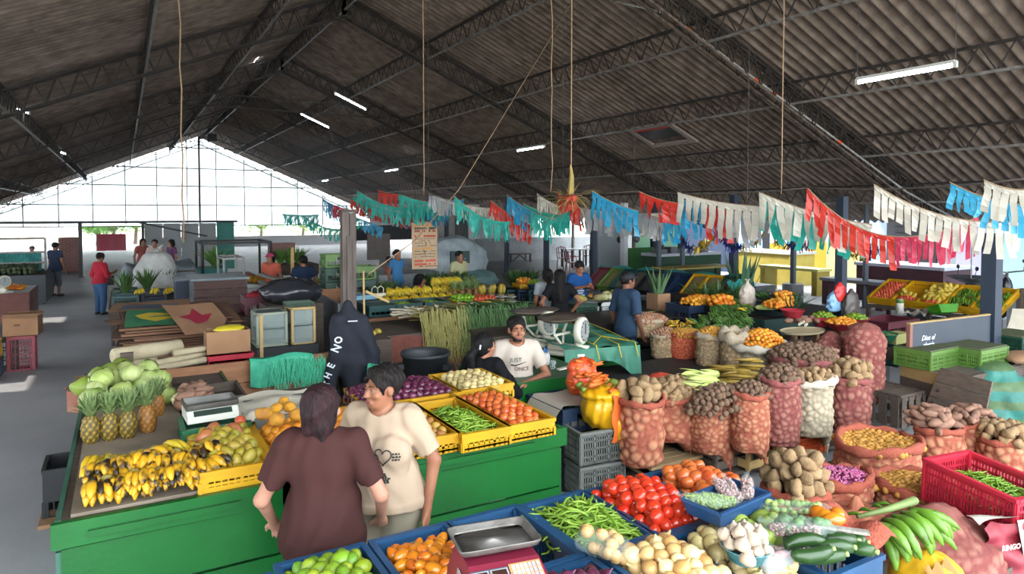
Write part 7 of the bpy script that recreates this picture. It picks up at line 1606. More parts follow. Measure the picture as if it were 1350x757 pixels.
r=S(988,500,.52,54,54,M_netb,'large beige net sack with a wide white folded collar',bs=.05,rimr=.05);top(r,'baby_potato','small potato low in the large collared sack','potatoes in the collared sack',s=1.1,dome=.0,layers=1,stuff=True)
m=MB();p=at(948,470,.7);m.grid(lambda u,v:(p.x-.2+u*.4,p.y-.25-.06*math.sin(u*3.1),.70-.34*v*(.6+.4*math.sin(u*3.1))+.02*math.sin(u*12)),14,10);tag(m.build('striped_net',mat('grey striped net','8c8478',.8,'b0a898',18,.3),None,True),'grey striped net bag hanging before the folded sack','net')
heap('small_onion',(at(880,452,.72).x+.35,at(880,452,.72).y+.3,.72),.9,.4,'loose shallot on the dark step behind the sacks','loose shallots',s=.9,dome=.05,layers=1,stuff=True)
# plantains, big green bunches
for i,(x,y,a) in enumerate(((900,440,0),(915,436,1),(932,446,2),(905,430,3),(922,425,.5))):p=at(x,y,.9);bunch('dark_plantain',7,(p.x,p.y,1.0),(.2,.5,-PI/2+a*.3),'green plantain hand left of the great banana stalk','plantain hands behind the onion sacks',cat='plantains',name='plantain_hand',spread=.9,rows=2,s=.8)
stt=[0]
for i,(x,y) in enumerate([(945+8*(i % 6)+4*((i//6) % 2),446-7*(i//6)) for i in range(30)]):p=at(x,y,.85+.0);bunch('dark_plantain',6,(p.x,p.y+.15,.98+.03*(i//6)),(.3,.1,-PI/2+rnd.uniform(-.6,.6)),'dark green plantain hand of the great heap at the grey bin','great heap of green plantains',cat='plantains',name='plantain_hand',spread=1.0,rows=2,s=.62)
for o in [o for o in COL.objects if o.get('group')=='great heap of green plantains']:
 for ch in o.children:ch.material_slots
table(at(900,455,.8).x-.3,at(900,455,.8).x+2.6,7.9,1.2,.86,'dark table under the green plantains',M_steel,front=.4)
bin_((at(1020,408,.95).x+.02,at(1020,408,.95).y+.1,0),.34,1.02,mat('grey green plastic','4c5c60',.5,'3f4e52',4),'large grey green bin with corn on top')
for i in range(7):p=at(1008+i*6,405-(i % 2)*4,1.06);o=inst(proto('corn')[i % 2],'corn_cob',(p.x,p.y,1.06),(i,0,.2*i-.3),1.3);tag(o,'pale green corn cob lying on the grey green bin','corn','corn on the bin')
# fruits around
def hp_(kind,px,py,z,w,d,lb,grp,**k):p=at(px,py,z);return heap(kind,(p.x,p.y,z-.03),w,d,lb,grp,**k)
back=table(at(905,425,.8).x-.2,at(905,425,.8).x+4.6,9.2,1.2,.78,'long dark fruit table behind the plantains',M_steel,front=.5)
crate((at(922,412,.9).x,at(922,412,.9).y+.1,.80),.75,.5,.24,'navy',label='navy crate of oranges under the tilted rack',style='slot',fine=False);hp_('orange',922,401,1.02,.6,.35,'orange in the navy crate behind the plantains','oranges behind the plantains',dome=.08,layers=2)
crate((at(950,416,.9).x+.2,at(950,416,.9).y+.1,.80),.6,.5,.22,'black',label='black crate right of the navy one behind the plantains',style='slot',fine=False);hp_('orange',951,404,1.03,.45,.3,'large orange in the black crate','large oranges in the black crate',dome=.1,s=1.25)
for i in range(5):p=at(968+i*5,404+(i % 2)*5,1.05);bunch('banana',5,(p.x,p.y,1.08),(.1,.4,-PI/2+i),'yellow green banana hand right of the oranges','bananas right of the oranges',spread=.8,s=.8)
crate((at(890,437,.8).x,at(890,437,.8).y+.1,.72),.5,.4,.22,'black',label='black crate of dried yellow pods behind the shallots',style='grid',fine=False)
for i in range(8):p=at(882+i*4,424+(i % 3)*3,.98);bunch('finger_banana',4,(p.x,p.y,.99),(.1,.4,i),'dry yellow banana hand in the black crate','dry bananas in the black crate',spread=.9,s=.8)
gb2=bag((at(985,405,1.0).x,at(985,405,1.0).y,.98),.14,.42,mat('white garlic net','cfc4b8',.7,'a89888',40,.3),'white net bag of garlic hanging above the fruit',sc=5,amp=.25)
leafclump((at(1018,405,.9).x+.3,at(1018,405,.9).y+.9,.75),26,1.05,.09,mat('aloe leaf','3c5c44',.5,'4c6c50',4,.3),'tall spiky aloe plant behind the vegetables','plant','aloe_plant',spread=.45,curve=.1)
for i in range(4):leafclump((at(960+i*17,398,1.0).x,at(960+i*17,398,1.0).y+.5,.82),40,.5,.05,MATS['dark cabbage leaves'],['first','second','third','fourth'][i]+' dark herb bundle from the left before the aloe','herbs','herb_bundle',spread=.8,seed=i+80)
leafclump((at(1013,402,1.0).x,at(1013,402,1.0).y,1.0),90,.22,.05,mat('bright lettuce','48702c',.5,'5f8a3c',6,.3),'bright green lettuce heap above the grey green bin','lettuce','lettuce_heap',spread=1.2)
hp_('orange',1030,404,1.10,.5,.3,'yellow fruit in the heap above the corn','yellow fruit above the corn',dome=.06,s=.9,name='fruit');hp_('orange',1034,394,1.2,.28,.22,'red orange fruit beside the lettuce','red orange fruit',dome=.05,s=.9,name='fruit');p=at(1034,397,1.15);leafclump((p.x,p.y,1.12),60,.2,.05,mat('red orange petals','c0502c',.6),'red orange flower bundle beside the lettuce','flowers','flower_bundle',spread=1.1)
table(at(1010,425,.8).x,at(1010,425,.8).x+1.6,8.6,.9,1.0,'dark raised table behind the grey green bin',M_steel,front=.6)
bowl((at(1045,416,1.05).x,at(1045,416,1.05).y,1.02),.16,.11,mat('red bowl','a8303c',.4),'empty red bowl right of the corn');bag((at(1058,412,1.0).x+.1,at(1058,412,1.0).y+.4,.98),.32,.3,mat('black plastic'),'black plastic bag behind the empty red bowl',knot=False)
# tray on trestle with roots; herb; red bowls
tt=thing('trestle_table','rustic trestle with a round woven tray of roots','table',(at(1058,436,.95).x,at(1058,436,.95).y,0));q=MB();q.lathe([(.0,.93),(.34,.93),(.36,.96),(.32,.945),(0,.94)],30,sq=(1,.6));q.build('woven_tray',mat('woven straw','b0a080',.8),tt)
for a,b in (((-.3,-.1,.92),(-.15,-.1,0)),((.15,-.1,.92),(-.0,-.1,0)),((-.3,.2,.92),(-.2,.2,0)),((.2,.2,.92),(.3,.2,0))):q=MB();q.beam(a,b,.06);q.build('leg',M_wood,tt)
q=MB();q.b2((-.62,-.14,.0),(-.22,-.10,.88));q.build('side_board',mat('dark brown block'),tt)
for i in range(8):p=at(1040+i*6,424-(i % 2)*4,.98);o=inst(proto('sweet_potato')[i % 4],'root',(p.x,p.y,.99),(i,0,i*.7),1.1);tag(o,'brown root on the round woven tray','root','roots on the woven tray')
for i,(x,y) in enumerate(((1048,426),(1052,424),(1056,427))):p=at(x,y,1.0);m=MB();m.tube([(-.06,0,0),(.06,0,0)],.018,8);tag(m.build('cut_root',mat('cut white root','d0c8b0',.7),None,loc=(p.x,p.y-.08,1.0),rot=(0,0,.5)),'cut white root end at the left of the woven tray','root','cut white roots')
leafclump((at(1082,420,.98).x,at(1082,420,.98).y+.5,.95),110,.4,.03,mat('deep green herb','28482c',.6,'3c5c38',6,.3),'deep green herb heap right of the woven tray','herbs','herb_bundle',spread=1.0)
table(at(1085,430,.9).x-.2,at(1085,430,.9).x+2.0,6.9,1.1,.88,'green edged table holding the red bowls',M_steel,front=.2,mfront=mat('dark green board'),mleg=M_woodg)
for i,(x,y,r_) in enumerate(((1086,422,.17),(1110,430,.22),(1128,424,.18),(1082,426,.12))):
 p=at(x,y,.95);bowl((p.x,p.y,.90),r_,.1,mat('red bowl'),['left red bowl behind the closed sacks','largest red bowl of mixed vegetables','right red bowl of pale beans','small red bowl at the table corner'][i])
 if i in (1,2,0):heap(('orange','lime','baby_potato')[i-1] if i else 'lime',(p.x,p.y,.96),r_*1.7,r_*1.7,['green vegetable in the left red bowl','mixed fruit in the largest red bowl','pale vegetable in the right red bowl'][i],['left bowl vegetables','largest bowl fruit','right bowl vegetables'][i],circ=True,layers=1,dome=.06,s=.9,name='vegetable')
P(1108,417,0,-1.2,'dark haired woman in pink with a strap sitting low behind the bowls',H=1.5,sit=.28,res=.014,top='a06a68',bottom='2c2c34',hair='bun',skin='dark',legs=((V(.14,-.4,.42),V(.14,-.36,.09)),(V(-.14,-.4,.42),V(-.14,-.36,.09))))
# hanging bags on a post
pn=post(9.94,6.74,.13,2.75,'dark near post with hanging bags',m=mat('dark navy post'))
for i,(x,y,c,lb,r_,h_) in enumerate(((1107,385,'c03030','red plastic bag hanging on the near dark post',.13,.3),(1100,397,'7aa4c4','light blue plastic bag hanging on the near dark post',.16,.32),(1122,402,'4c4440','dark brown sack hanging on the near dark post',.17,.5))):
 p=ray(x,y)*10.3+V(0,0,EYE);bag((p.x,p.y,p.z-h_/2),r_,h_,mat('film '+c,c,.4),lb,knot=False,sc=4,sq=.45,amp=.35,neck=.3)
post(12.2,10.97,.15,2.9,'thick navy post in front of the light blue wall',m=mat('dark navy post'));post(17.39,13.35,.12,2.6,'thin grey post on a round concrete footing',base=True,m=mat('grey steel post','4a545c',.5));post(16.81,10.7,.14,2.7,'grey steel post left of the fruit display',m=mat('grey steel post'),round_=True)
pr=post(9.45,4.35,.17,2.24,'thick navy post at the right edge holding the chalk board',m=mat('dark navy post'))
# fruit display of tilted yellow crates
fx=thing('fruit_rack','sloping rack under the four yellow fruit crates','rack',(0,0,0));A_,B2=at(1145,402,.80),at(1318,422,.80);d_=(B2-A_).normalized();n_=V(-d_.y,d_.x,0);n_=n_ if n_.x > 0 or n_.y > 0 else-n_
if n_.dot(V(.8,.6,0)) < 0:n_=-n_
Lf=(B2-A_).length;an=math.atan2(d_.y,d_.x)
for k in (0,.5,1):p=A_.lerp(B2,k);m=MB();m.beam((p.x,p.y,0),(p.x,p.y,.8),.06);q_=p+n_*.7;m.beam((q_.x,q_.y,0),(q_.x,q_.y,1.1),.06);m.build('leg',M_woodg,fx)
for z,o_ in ((.79,0),(1.08,.7)):m=MB();m.beam(A_+n_*o_+V(0,0,z-.8),B2+n_*o_+V(0,0,z-.8),.06);m.build('rail',M_woodg,fx)
for i in range(5):
 c=A_+d_*(Lf*(i+.5)/5)+n_*.36+V(0,0,.17);crate(tuple(c),Lf/5*.97,.78,.14,'yellow',label='%s yellow sloping crate from the left on the fruit rack' % ['first','second','third','fourth','fifth'][i],style='slats',fine=False,group='yellow sloping crates',rot=(.38,0,an if n_.dot(V(-math.sin(an),math.cos(an),0)) > 0 else an+PI))
def slope_T(i,lift=.06):
 c=A_+d_*(Lf*(i+.5)/5)+n_*.36+V(0,0,.17+lift);a_=an if n_.dot(V(-math.sin(an),math.cos(an),0)) > 0 else an+PI
 return Matrix.Translation(c) @ Euler((.38,0,a_)).to_matrix().to_4x4()
wf=Lf/5
heap('red_apple',slope_T(0),wf*.85,.7,'small red plum in the first yellow sloping crate','red plums on the rack',layers=1,s=.8,name='plum');heap('papaya',slope_T(1,.08),wf*.8,.5,'yellow papaya in the second yellow sloping crate','papayas second crate',layers=1,s=.55,maxn=5);heap('red_apple',slope_T(1,.04) @ Matrix.Translation((0,-.25,0)),wf*.85,.25,'red fruit at the front of the second sloping crate','red fruit second crate',layers=1,s=.8,name='plum')
heap('papaya',slope_T(2,.08),wf*.85,.6,'yellow papaya in the third yellow sloping crate','papayas third crate',layers=1,s=.62);heap('red_apple',slope_T(2,.04) @ Matrix.Translation((0,-.28,0)),wf*.85,.2,'red fruit at the front of the third sloping crate','red fruit third crate',layers=1,s=.8,name='plum')
for i in range(12):T_=slope_T(3+(i % 2),.14) @ Matrix.Translation(((i//2 % 3-1)*wf*.3,(i//6-.3)*.28,0));p=T_.to_translation();bunch('plantain',6,p,(.5,.45,an-PI/2+rnd.uniform(-.4,.4)),'bright green plantain hand in the right sloping crates','plantains in the sloping crates',cat='plantains',name='plantain_hand',spread=1.0,rows=2,s=.7)
m=MB();m.grid(lambda u,v:tuple(A_+d_*(Lf*(.12+.5*u))+n_*(.75+.25*v)+V(0,0,.36+.07*math.sin(u*20+v*4)+.05*math.sin(v*9)-.25*v*v)),30,8);tag(m.build('blue_tarp',mat('navy tarp','23345c',.5,'1c2a4c',4),None,True),'crumpled navy tarp behind the yellow fruit crates','tarp')
m=MB();m.grid(lambda u,v:tuple(A_+d_*(Lf*(.62+.75*u))+n_*(.75+.3*v-.5*max(0,u-.45))+V(0,0,.42+.05*math.sin(u*14+v*4)-(.9*v*v if u > .45 else .2*v))),40,14);tag(m.build('cream_tarp',mat('cream tarp','a8a090',.7,'8a8274',4,.3),None,True),'cream tarp draped behind the plantains at the right','tarp')
m=MB();p=at(1335,440,.8);m.grid(lambda u,v:(p.x-.25+u*1.4+.04*math.sin(v*7),p.y-.1+.12*math.sin(u*9+v*2)-.2*u,1.20-.9*v-.05*math.sin(u*6)),30,14);tag(m.build('cream_tarp',MATS['cream tarp'],None,True),'cream cloth hanging beside the thick navy post','cloth')
# under the display: red crates, lime basin, towel roll
crate((at(1170,425,.8).x,at(1170,425,.8).y,.66),.8,.5,.2,'maroon',label='dark red crate below the yellow fruit crates',style='slot',fine=False)
table(at(1170,440,.6).x-.9,at(1170,440,.6).x+2.2,6.1,.9,.64,'dark table behind the chalk board',M_steel,front=.4)
p=at(1245,418,.8);bs_=MB();
for a,b in (((-.2,-.13),(.2,-.13)),((.2,-.13),(.2,.13)),((.2,.13),(-.2,.13)),((-.2,.13),(-.2,-.13))):bs_.add([(a[0]*.75,a[1]*.75,0),(b[0]*.75,b[1]*.75,0),(b[0],b[1],.13),(a[0],a[1],.13)],[(0,1,2,3),(3,2,1,0)])
bs_.b2((-.15,-.1,0),(.15,.1,.008));tag(bs_.build('basin',CR['lime'],None,loc=(p.x,p.y,.86),rot=(-.35,0,-.3)),'bright green square basin above the chalk board','basin')
p=at(1186,408,.9);m=MB();m.lathe([(.06,0),(.06,.22),(.055,.23)],16);o=tag(m.build('paper_roll',mat('white card'),None,True,loc=(p.x,p.y,.84)),'white roll standing below the second fruit crate','roll');m=MB();m.lathe([(.061,.17),(.061,.225),(.04,.232)],16);m.build('green_band',CR['leaf'],o,True)
m=MB();p=at(1215,415,.8);m.grid(lambda u,v:(p.x-.3+u*.6,p.y-.1+.2*v,.84+.06*math.sin(u*14)*math.sin(v*5+2)),18,8);tag(m.build('crumpled_paper',mat('dirty paper','9a9288',.8),None,True),'crumpled pale paper between the roll and the green basin','paper')
for i,(x,c) in enumerate(((1150,'green'),(1165,'green'))):p=at(x,446,.75);bowl((p.x,p.y,.70),.18,.12,mat('green bowl','2c7c58',.4),['left green bowl behind the closed sacks','right green bowl behind the closed sacks'][i])
m=MB();p=at(1182,448,.7);m.b2((-.18,-.1,0),(.18,.1,.14));tag(m.build('yellow_box',mat('pale yellow foam','b4b070',.6),None,loc=(p.x,p.y,.66)),'pale yellow foam box left of the chalk board','box');crate((p.x,p.y,.36),.5,.35,.28,'teal',label='teal crate under the pale yellow foam box',style='slot',fine=False)
# chalk board with the white script
a,b=at(1197,455,.98),V(9.36,4.33,.98);cbd=thing('chalk_board','long slate grey board with a wood edge and white script','board',(a.x,a.y,0));dv=V(b.x-a.x,b.y-a.y,0);L_=dv.length;aa=math.atan2(dv.y,dv.x);cbd.rotation_euler=(0,0,aa)
m=MB();m.b2((.05,-.02,.85),(L_,.02,1.22));m.build('slate_panel',mat('slate paint','3c424c',.7,'343a44',4),cbd);m=MB();m.b2((0,-.022,.85),(.05,.022,1.22));m.build('end_strip',mat('reddish wood strip','7c5448',.7),cbd);m=MB();m.b2((0,-.025,1.22),(L_,.025,1.235));m.build('top_edge',M_woodp,cbd)
text('Dios el',.085,wl,cbd,Matrix.Translation((.33,-.024,1.04)) @ FXZ,shear=.4,bold=.001);text('alegria',.08,wl,cbd,Matrix.Translation((.34,-.024,.96)) @ FXZ,shear=.4,bold=.001)
# leaf green crates upside down on the plank counter
gA,gB,gC=at(1197,478,.72),at(1258,490,.72),at(1330,480,.72)
cgx=at(1258,495,.70)
def gcr(px,py,lb,w=.6,d=.4,c='leaf',z=.72,rz=0):
 p=at(px,py,z);return crate((p.x,p.y,z),w,d,.22,c,label=lb,style='grid',rz=rz)
for i,(px,py,lb,c) in enumerate(((1222,482,'left leaf green lattice crate with a grimy top','leaf'),(1285,480,'right leaf green lattice crate with a grey side','leaf'),(1338,462,'dark green crate at the right edge behind','darkgreen'))):
 t=gcr(px,py,lb,c=c);p=at(px,py,.72);m=MB();m.b2((-.3,-.2,.222),(.3,.2,.232));
 for k in range(12):m.b2((-.3+k*.05,-.2,.232),(-.285+k*.05,.2,.238))
 m.build('slatted_top',mat('grimy crate top','5a5c44',.8,'46503a',8,.3),t)
wc_=thing('plank_counter','plank counter with a pale board under the green crates','counter',(0,0,0));a,b=at(1188,487,.66),at(1262,507,.66);c2=at(1352,486,.66)
m=MB();m.beam(a,b,.03,.14);m.build('pale_board',M_woodp,wc_);m=MB();m.beam(b,c2,.03,.12);m.build('brown_board',M_woodg,wc_);
for k in range(3):m=MB();z=V(0,0,-.14-.15*k);m.beam(a+z,a.lerp(b,.7)+z,.03,.14);m.build('plank',mat('dark brown block') if k else M_woodg,wc_)
m=MB();m.add([tuple(a+V(0,0,.07)),tuple(b+V(0,0,.07)),tuple(c2+V(0,0,.07)),tuple(c2+V(-.3,1.2,.07)),tuple(a+V(.3,1.0,.07))],[(0,1,2,3,4)]);m.build('top',M_woodg,wc_)
# tilted plank panel
pts=[at(1240,484,.84),at(1308,503,.82)];bl_=[at(1210,560,.24),at(1290,585,.24)]
tp=thing('plank_panel','leaning panel of four weathered brown planks with nail holes','panel')
for k in range(4):
 u0,u1=k/4+.006,(k+1)/4-.004;A1=bl_[0].lerp(pts[0],u0);A2=bl_[0].lerp(pts[0],u1);B1=bl_[1].lerp(pts[1],u0);B2_=bl_[1].lerp(pts[1],u1);nrm=(B1-A1).cross(A2-A1).normalized()*.022;m=MB()
 m.add([A1,B1,B2_,A2,A1-nrm,B1-nrm,B2_-nrm,A2-nrm],[(0,1,2,3),(7,6,5,4),(0,4,5,1),(1,5,6,2),(2,6,7,3),(3,7,4,0)]);m.build('plank',mat('warm grey planks','65564b',.8,'4c4038',3,.3,stretch=(3,3,9),var=.12,bump=.2),tp)
for u,v in ((.12,.62),(.12,.42)):p=bl_[0].lerp(pts[0],v).lerp(bl_[1].lerp(pts[1],v),u);m=MB();m.ball(p,.016,8,5);m.build('nail_hole',M_steel,tp)
# striped sack far right
r=S(1340,566,.10,92,74,mat('green striped sacking','1f5e56',.6,c2='2a7468',nscale=3,bump=.3,bscale=20,wave=('Z',1.6,'46603c',.5)),'large green and teal striped plastic sack at the right edge',bs=.25,amp=.7,closed=True,rim=False,prof=[(0,.8),(.2,1.05),(.7,1),(1,.6)])
m=MB();p=at(1352,474,.78);m.ball((0,0,0),(.28,.22,.07),16,8,lambda q:1+.2*noise.noise(q*4));tag(m.build('brown_cloth',mat('brown cloth','9a7458',.8),None,True,loc=(p.x,p.y,.80)),'brown cloth heap over the striped sack','cloth')
# sweet potato sacks
r=S(1258,608,.30,66,38,M_net,'salmon sack of large tubers before the plank panel',bs=.07,seed=3);top(r,'sweet_potato','large round tuber in the sack before the plank panel','large tubers before the panel',s=1.1,dome=.08,layers=2,dy=.05,flat=True)
r=S(1298,606,.25,62,44,M_net,'salmon net sack of sweet potatoes right of the large tubers',bs=.06,seed=4);top(r,'sweet_potato','oblong sweet potato in the right sack before the panel','sweet potatoes right of the tubers',s=.95,dome=.08,layers=2,flat=True)
r=S(1345,628,.20,66,44,M_net,'salmon sack of potatoes cut by the right edge',bs=.07);top(r,'potato','potato in the sack cut by the right edge','potatoes at the right edge',s=1.2,dome=.06)
gnd=table(4.9,6.9,1.9,2.1,.14,'low pallet beneath the right foreground sacks',M_woodg)
r=S(1190,655,.16,118,62,M_net,'very wide salmon net sack of yellow potatoes with a thick rolled rim',bs=.05,rimr=.028,flare=1.05);top(r,'baby_potato','small yellow potato in the very wide sack','yellow potatoes in the very wide sack',s=1.3,dome=-.02,layers=1)
r=S(1232,700,.25,110,50,M_net,'salmon net sack of small potatoes before the red crate',bs=.045,rimr=.03,lean=(.1,0));top(r,'baby_potato','small yellow potato in the sack before the red crate','yellow potatoes before the red crate',s=1.2,dome=.03,layers=1)
r=S(1133,668,.45,84,30,M_net,'round salmon sack rim filled with pink beans',bs=.05,rimr=.028);t,c,w,h=r;mb_=mound((c.x,c.y,c.z-.03),w*.95,w*.8,.03,mat('pink bean bed','8c3c64',.5,'b05c84',90,.3),'bed of shiny pink beans under the loose ones','beans',name='pink_beans')
q=MB();q.ball((0,0,0),(.013,.008,.007),6,4);bmz=q.mesh('pink_bean',mat('pink bean skin','9c3c6c',.35,'c878a0',50,.2,var=.3),True);R_=random.Random(2)
for i in range(280):
 a,rr=R_.uniform(0,6.28),math.sqrt(R_.random())*.46;o=inst(bmz,'pink_bean',(c.x+math.cos(a)*rr*w,c.y+math.sin(a)*rr*w*.85,c.z+.004+.03*(1-rr*rr*4)+R_.uniform(0,.006)),(R_.uniform(0,1),R_.uniform(0,1),R_.uniform(0,6.28)),1.15);tag(o,'shiny pink bean on the round salmon sack','bean','pink beans in the round sack')
r=S(1074,700,.45,92,42,M_net,'salmon sack of big knobbly potatoes beside the pink beans',bs=.07,rimr=.028);top(r,'potato','big knobbly potato beside the pink beans','big potatoes beside the pink beans',s=1.35,dome=.1,layers=3)
st2=MB();st2.b2((3.05,1.9,0),(4.6,3.0,.44));tag(st2.build('boarded_platform',M_woodg),'boarded platform under the pink beans and big potatoes','platform')
# carrots/cloth by the cucumbers
cl=MB();p=at(1110,700,.98);cl.grid(lambda u,v:(p.x-.22+u*.46,p.y-.15+v*.42,.98+.035*math.sin(u*8+v*3)+.03*math.sin(v*11)-.15*max(0,u-.8)*3),20,20);tag(cl.build('salmon_net',net_rim(M_net),None,True),'folded salmon netting behind the cucumbers','net')
for i,(x,y) in enumerate(((1088,682),(1098,686),(1103,680),(1080,678))):p=at(x,y,1.05);o=inst(proto('tamarillo')[i % 3],'carrot_stub',(p.x,p.y,1.05),(1.5,0,i),1.3);tag(o,'orange chili squash on the folded netting','squash','orange squash pieces')
p=at(1104,694,1.10);m=MB();m.box((0,0,0),(.26,.035,.012));kn_=tag(m.build('knife_sheath',mat('patterned grey strap','6a645c',.6,'b0aca4',60,.2),None,loc=(p.x,p.y,1.09),rot=(0,.05,-.75+.0)),'grey patterned strap lying across the cucumbers','strap')
# red crate with beans
A1,D1,B1=at(1218,598,.86),at(1337,656,.80),at(1261,588,.86)
dv=D1-A1;dv.z=0;aa=math.atan2(dv.y,dv.x);Lc=dv.length;dpt=.40;nn_=V(-math.sin(aa),math.cos(aa),0)
cc_=(A1+D1)/2+nn_*dpt/2;rc=crate((cc_.x,cc_.y,.52),Lc,dpt,.30,'red',label='bright red crate of green bean pods tilted on the sacks',style='grid',rot=(.02,.06,aa),fine=True)
scatter_long('green_bean',Matrix.Translation((cc_.x,cc_.y,.68)) @ Matrix.Rotation(aa,4,'Z'),Lc*.85,dpt*.8,260,'thin green bean in the bright red crate','green beans in the red crate','bean',dome=.08,s=.9,solo=60);mound((cc_.x,cc_.y,.62),Lc*.85,dpt*.85,.08,MATS['bean pods below'],'packed beans in the bright red crate','beans',circ=False,name='bean_bed').rotation_euler=(0,0,aa)
# plantain bunch on its stalk
p=at(1190,672,.92);pb=thing('plantain_bunch','big green plantain bunch with a cut stalk in the foreground','plantains',(p.x,p.y,.92));m=MB();m.tube([(-.34,.08,.0),(-.1,.02,.02),(.13,0,.03)],[.012,.02,.027],12);m.build('stalk',mat('green stalk','76884c',.6,'5c6c3c',6),pb,True);m=MB();m.tube([(.129,0,.03),(.136,0,.03)],.024,12);m.build('stalk_end',mat('cut stalk','9a9478',.8),pb)
me=proto('plantain')
for i in range(14):
 k=i/13;x=-.33+.42*k;a=-PI/2-.25+rnd.uniform(-.25,.25)+.55*(k > .72)*(k-.5)*2;row=i % 3
 inst(me[i % 2],'finger',(x,-.01-.012*row+.03*(row==2),.0-.015*row),(rnd.uniform(-.2,.2),.35+.22*row,a),(rnd.uniform(.9,1.0),1.3,1.3),pb)
for i,(dx,a) in enumerate(((.02,-.75),(.05,-.55),(.0,-1.0))):inst(me[0],'finger',(dx,-.03,.0-.02*i),(.1,.30+.1*i,a),1.12,pb)
for i in range(4):inst(me[1],'finger',(-.30+.1*i,.06,.0),(0,.3,PI/2+rnd.uniform(-.5,.5)),.45,pb)
pb.scale=(.85,.85,.85)
ug=MB();ug.b2((-.42,-.25,-.75),(.35,.3,-.12));ug.build('sack_support',M_woodg,pb) if False else None
r=S(1170,745,.30,150,58,M_net,'salmon net sack lying under the plantain bunch',bs=.06,closed=True,rim=False,prof=[(0,.8),(.3,1.1),(.7,.9),(1,.15)])
# yellow orange bag, rose closed sacks, printed sack
bag((at(1222,760,.60).x,at(1222,760,.60).y,.50),.19,.24,mat('bright yellow sacking','d0a010',.6,'c09010',4,bump=.3,bscale=15),'bright yellow bag tied with an orange top at the bottom edge',knot=False,sq=.9);p=at(1222,738,.72);m=MB();m.grid(lambda u,v:(p.x-.02+(u-.5)*.26*(1-v*.2),p.y-.06-.10*(1-v),.60+.13*v+.02*math.sin(u*16)),14,8);tag(m.build('orange_cloth',mat('orange net cloth','c8642c',.7),None,True),'orange netting tied over the bright yellow bag','cloth')
for i,(x,y,w,h,z) in enumerate(((1292,800,180,94,.22),(1352,770,90,70,.25),(1175,790,90,60,.2))):S(x,y,z,w,h,M_net2,['dusty rose closed sack lying at the bottom right','dusty rose sack at the bottom right corner','dusty rose sack beneath the bright yellow bag'][i],bs=.06,closed=True,rim=False,amp=.5,prof=[(0,.85),(.3,1.08),(.75,.95),(1,.45)])
p=at(1312,700,.62);rg=thing('printed_sack','red and white printed sack folded over at the right edge','sack',(p.x,p.y,.36),-.25);rg.scale=(.8,.8,.8);m=MB();m.grid(lambda u,v:(-.16+u*.62,-.02+.035*math.sin(u*9+v*5)-.10*(1-v)+.02*math.sin(v*13),.05+.33*v+.02*math.sin(u*11)),24,14);m.build('printed_side',mat('red woven print','8c2c38',.6,'7a2430',5),rg,True);m=MB();m.grid(lambda u,v:(.16+u*.4,-.03-.08*(1-v)-.01,.05+.35*v),8,8);m.build('white_side',mat('grey white weave','a39c90',.7),rg,True);m=MB();m.grid(lambda u,v:(-.20+u*.7,-.04+.14*v+.02*math.sin(u*11),.41+.03*math.sin(v*3+u*4)),18,8);m.build('folded_mouth',mat('grey white weave'),rg,True)
text('RINGO',.055,mat('pale print','b8a8a0',.7),rg,Matrix.Translation((.0,-.125,.26)) @ FXZ,bold=.002)
# ---- left of the sacks: black crates, carrots, lime basket
for i,(x,y,z,h,lb) in enumerate(((3.58,5.25,.0,.25,'bottom black crate behind the grey one'),(3.58,5.25,.26,.25,'middle black crate behind the grey one'),(3.58,5.25,.52,.22,'top black crate covered with white cloth'))):crate((x,y,z),.42,.6,h,'navy' if i==2 else 'black',label=lb,style='handle',fine=False)
for i,(z,lb) in enumerate(((.02,'lower grey lattice crate under the carrots'),(.32,'upper grey lattice crate under the carrots'))):crate((3.60,4.82,z),.44,.34,.29,'grey',label=lb,style='grid',rz=-.1)
m=MB();p=V(3.60,5.22,.75);m.grid(lambda u,v:(p.x-.30+u*.62,p.y-.25+v*.5,.755+.01*math.sin(u*9)-.25*max(0,.12-u)*3),14,10);tag(m.build('white_cloth',mat('dirty white cloth','b4aa9c',.8),None,True),'dirty white cloth over the top black crate','cloth')
rb=thing('carrot_bag','red net bag full of carrots on the black crates','bag',(3.80,5.25,.765));rb.scale=(.82,.82,.85);Fm=Field((-.3,-.25,-.02),(.3,.25,.5),.012);Fm.ell((0,0,.14),(.21,.15,.18),0);Fm.ell((0,.02,.30),(.19,.13,.10),.04);Fm.wrinkle(.008,40,1);Fm.plane((0,0,.0),(0,0,-1));fobj(Fm,'bag_body',mat('red film','c43420',.35,'e0602c',12,.3),rb)
def carrots(c,n,w,d,lb,grp,dome,s=.8,ang=None):
 R_=random.Random(n)
 for i in range(n):
  x,y=R_.uniform(-1,1),R_.uniform(-1,1);o=inst(proto('carrot')[0],'carrot',(c[0]+x*w/2,c[1]+y*d/2,c[2]+dome*(1-max(x*x,y*y))+R_.uniform(0,.02)),(R_.uniform(0,6),R_.uniform(-.25,.25),(ang or 0)+R_.gauss(0,.4)),s*R_.uniform(.9,1.15));tag(o,lb,'carrot',grp)
carrots((3.80,5.15,.85),16,.30,.16,'carrot showing through the red net bag','carrots in the red bag',.14,.75);carrots((3.80,5.18,1.03),8,.26,.14,'carrot on top of the red net bag','carrots on the red bag',.05,.7)
yb=thing('carrot_bag','yellow and orange plastic bag of carrots on the grey crates','bag',(3.68,4.80,.61));Fm=Field((-.3,-.3,-.25),(.3,.25,.42),.011);Fm.ell((0,0,.14),(.19,.17,.18),0);Fm.ell((0,0,.28),(.20,.17,.06),.04);Fm.seg((.06,-.12,.02),(.12,-.20,-.16),.08,.02,.06);Fm.wrinkle(.008,34,2);fobj(Fm,'bag_body',mat('yellow plastic film','d0a018',.3,'c89010',3),yb)
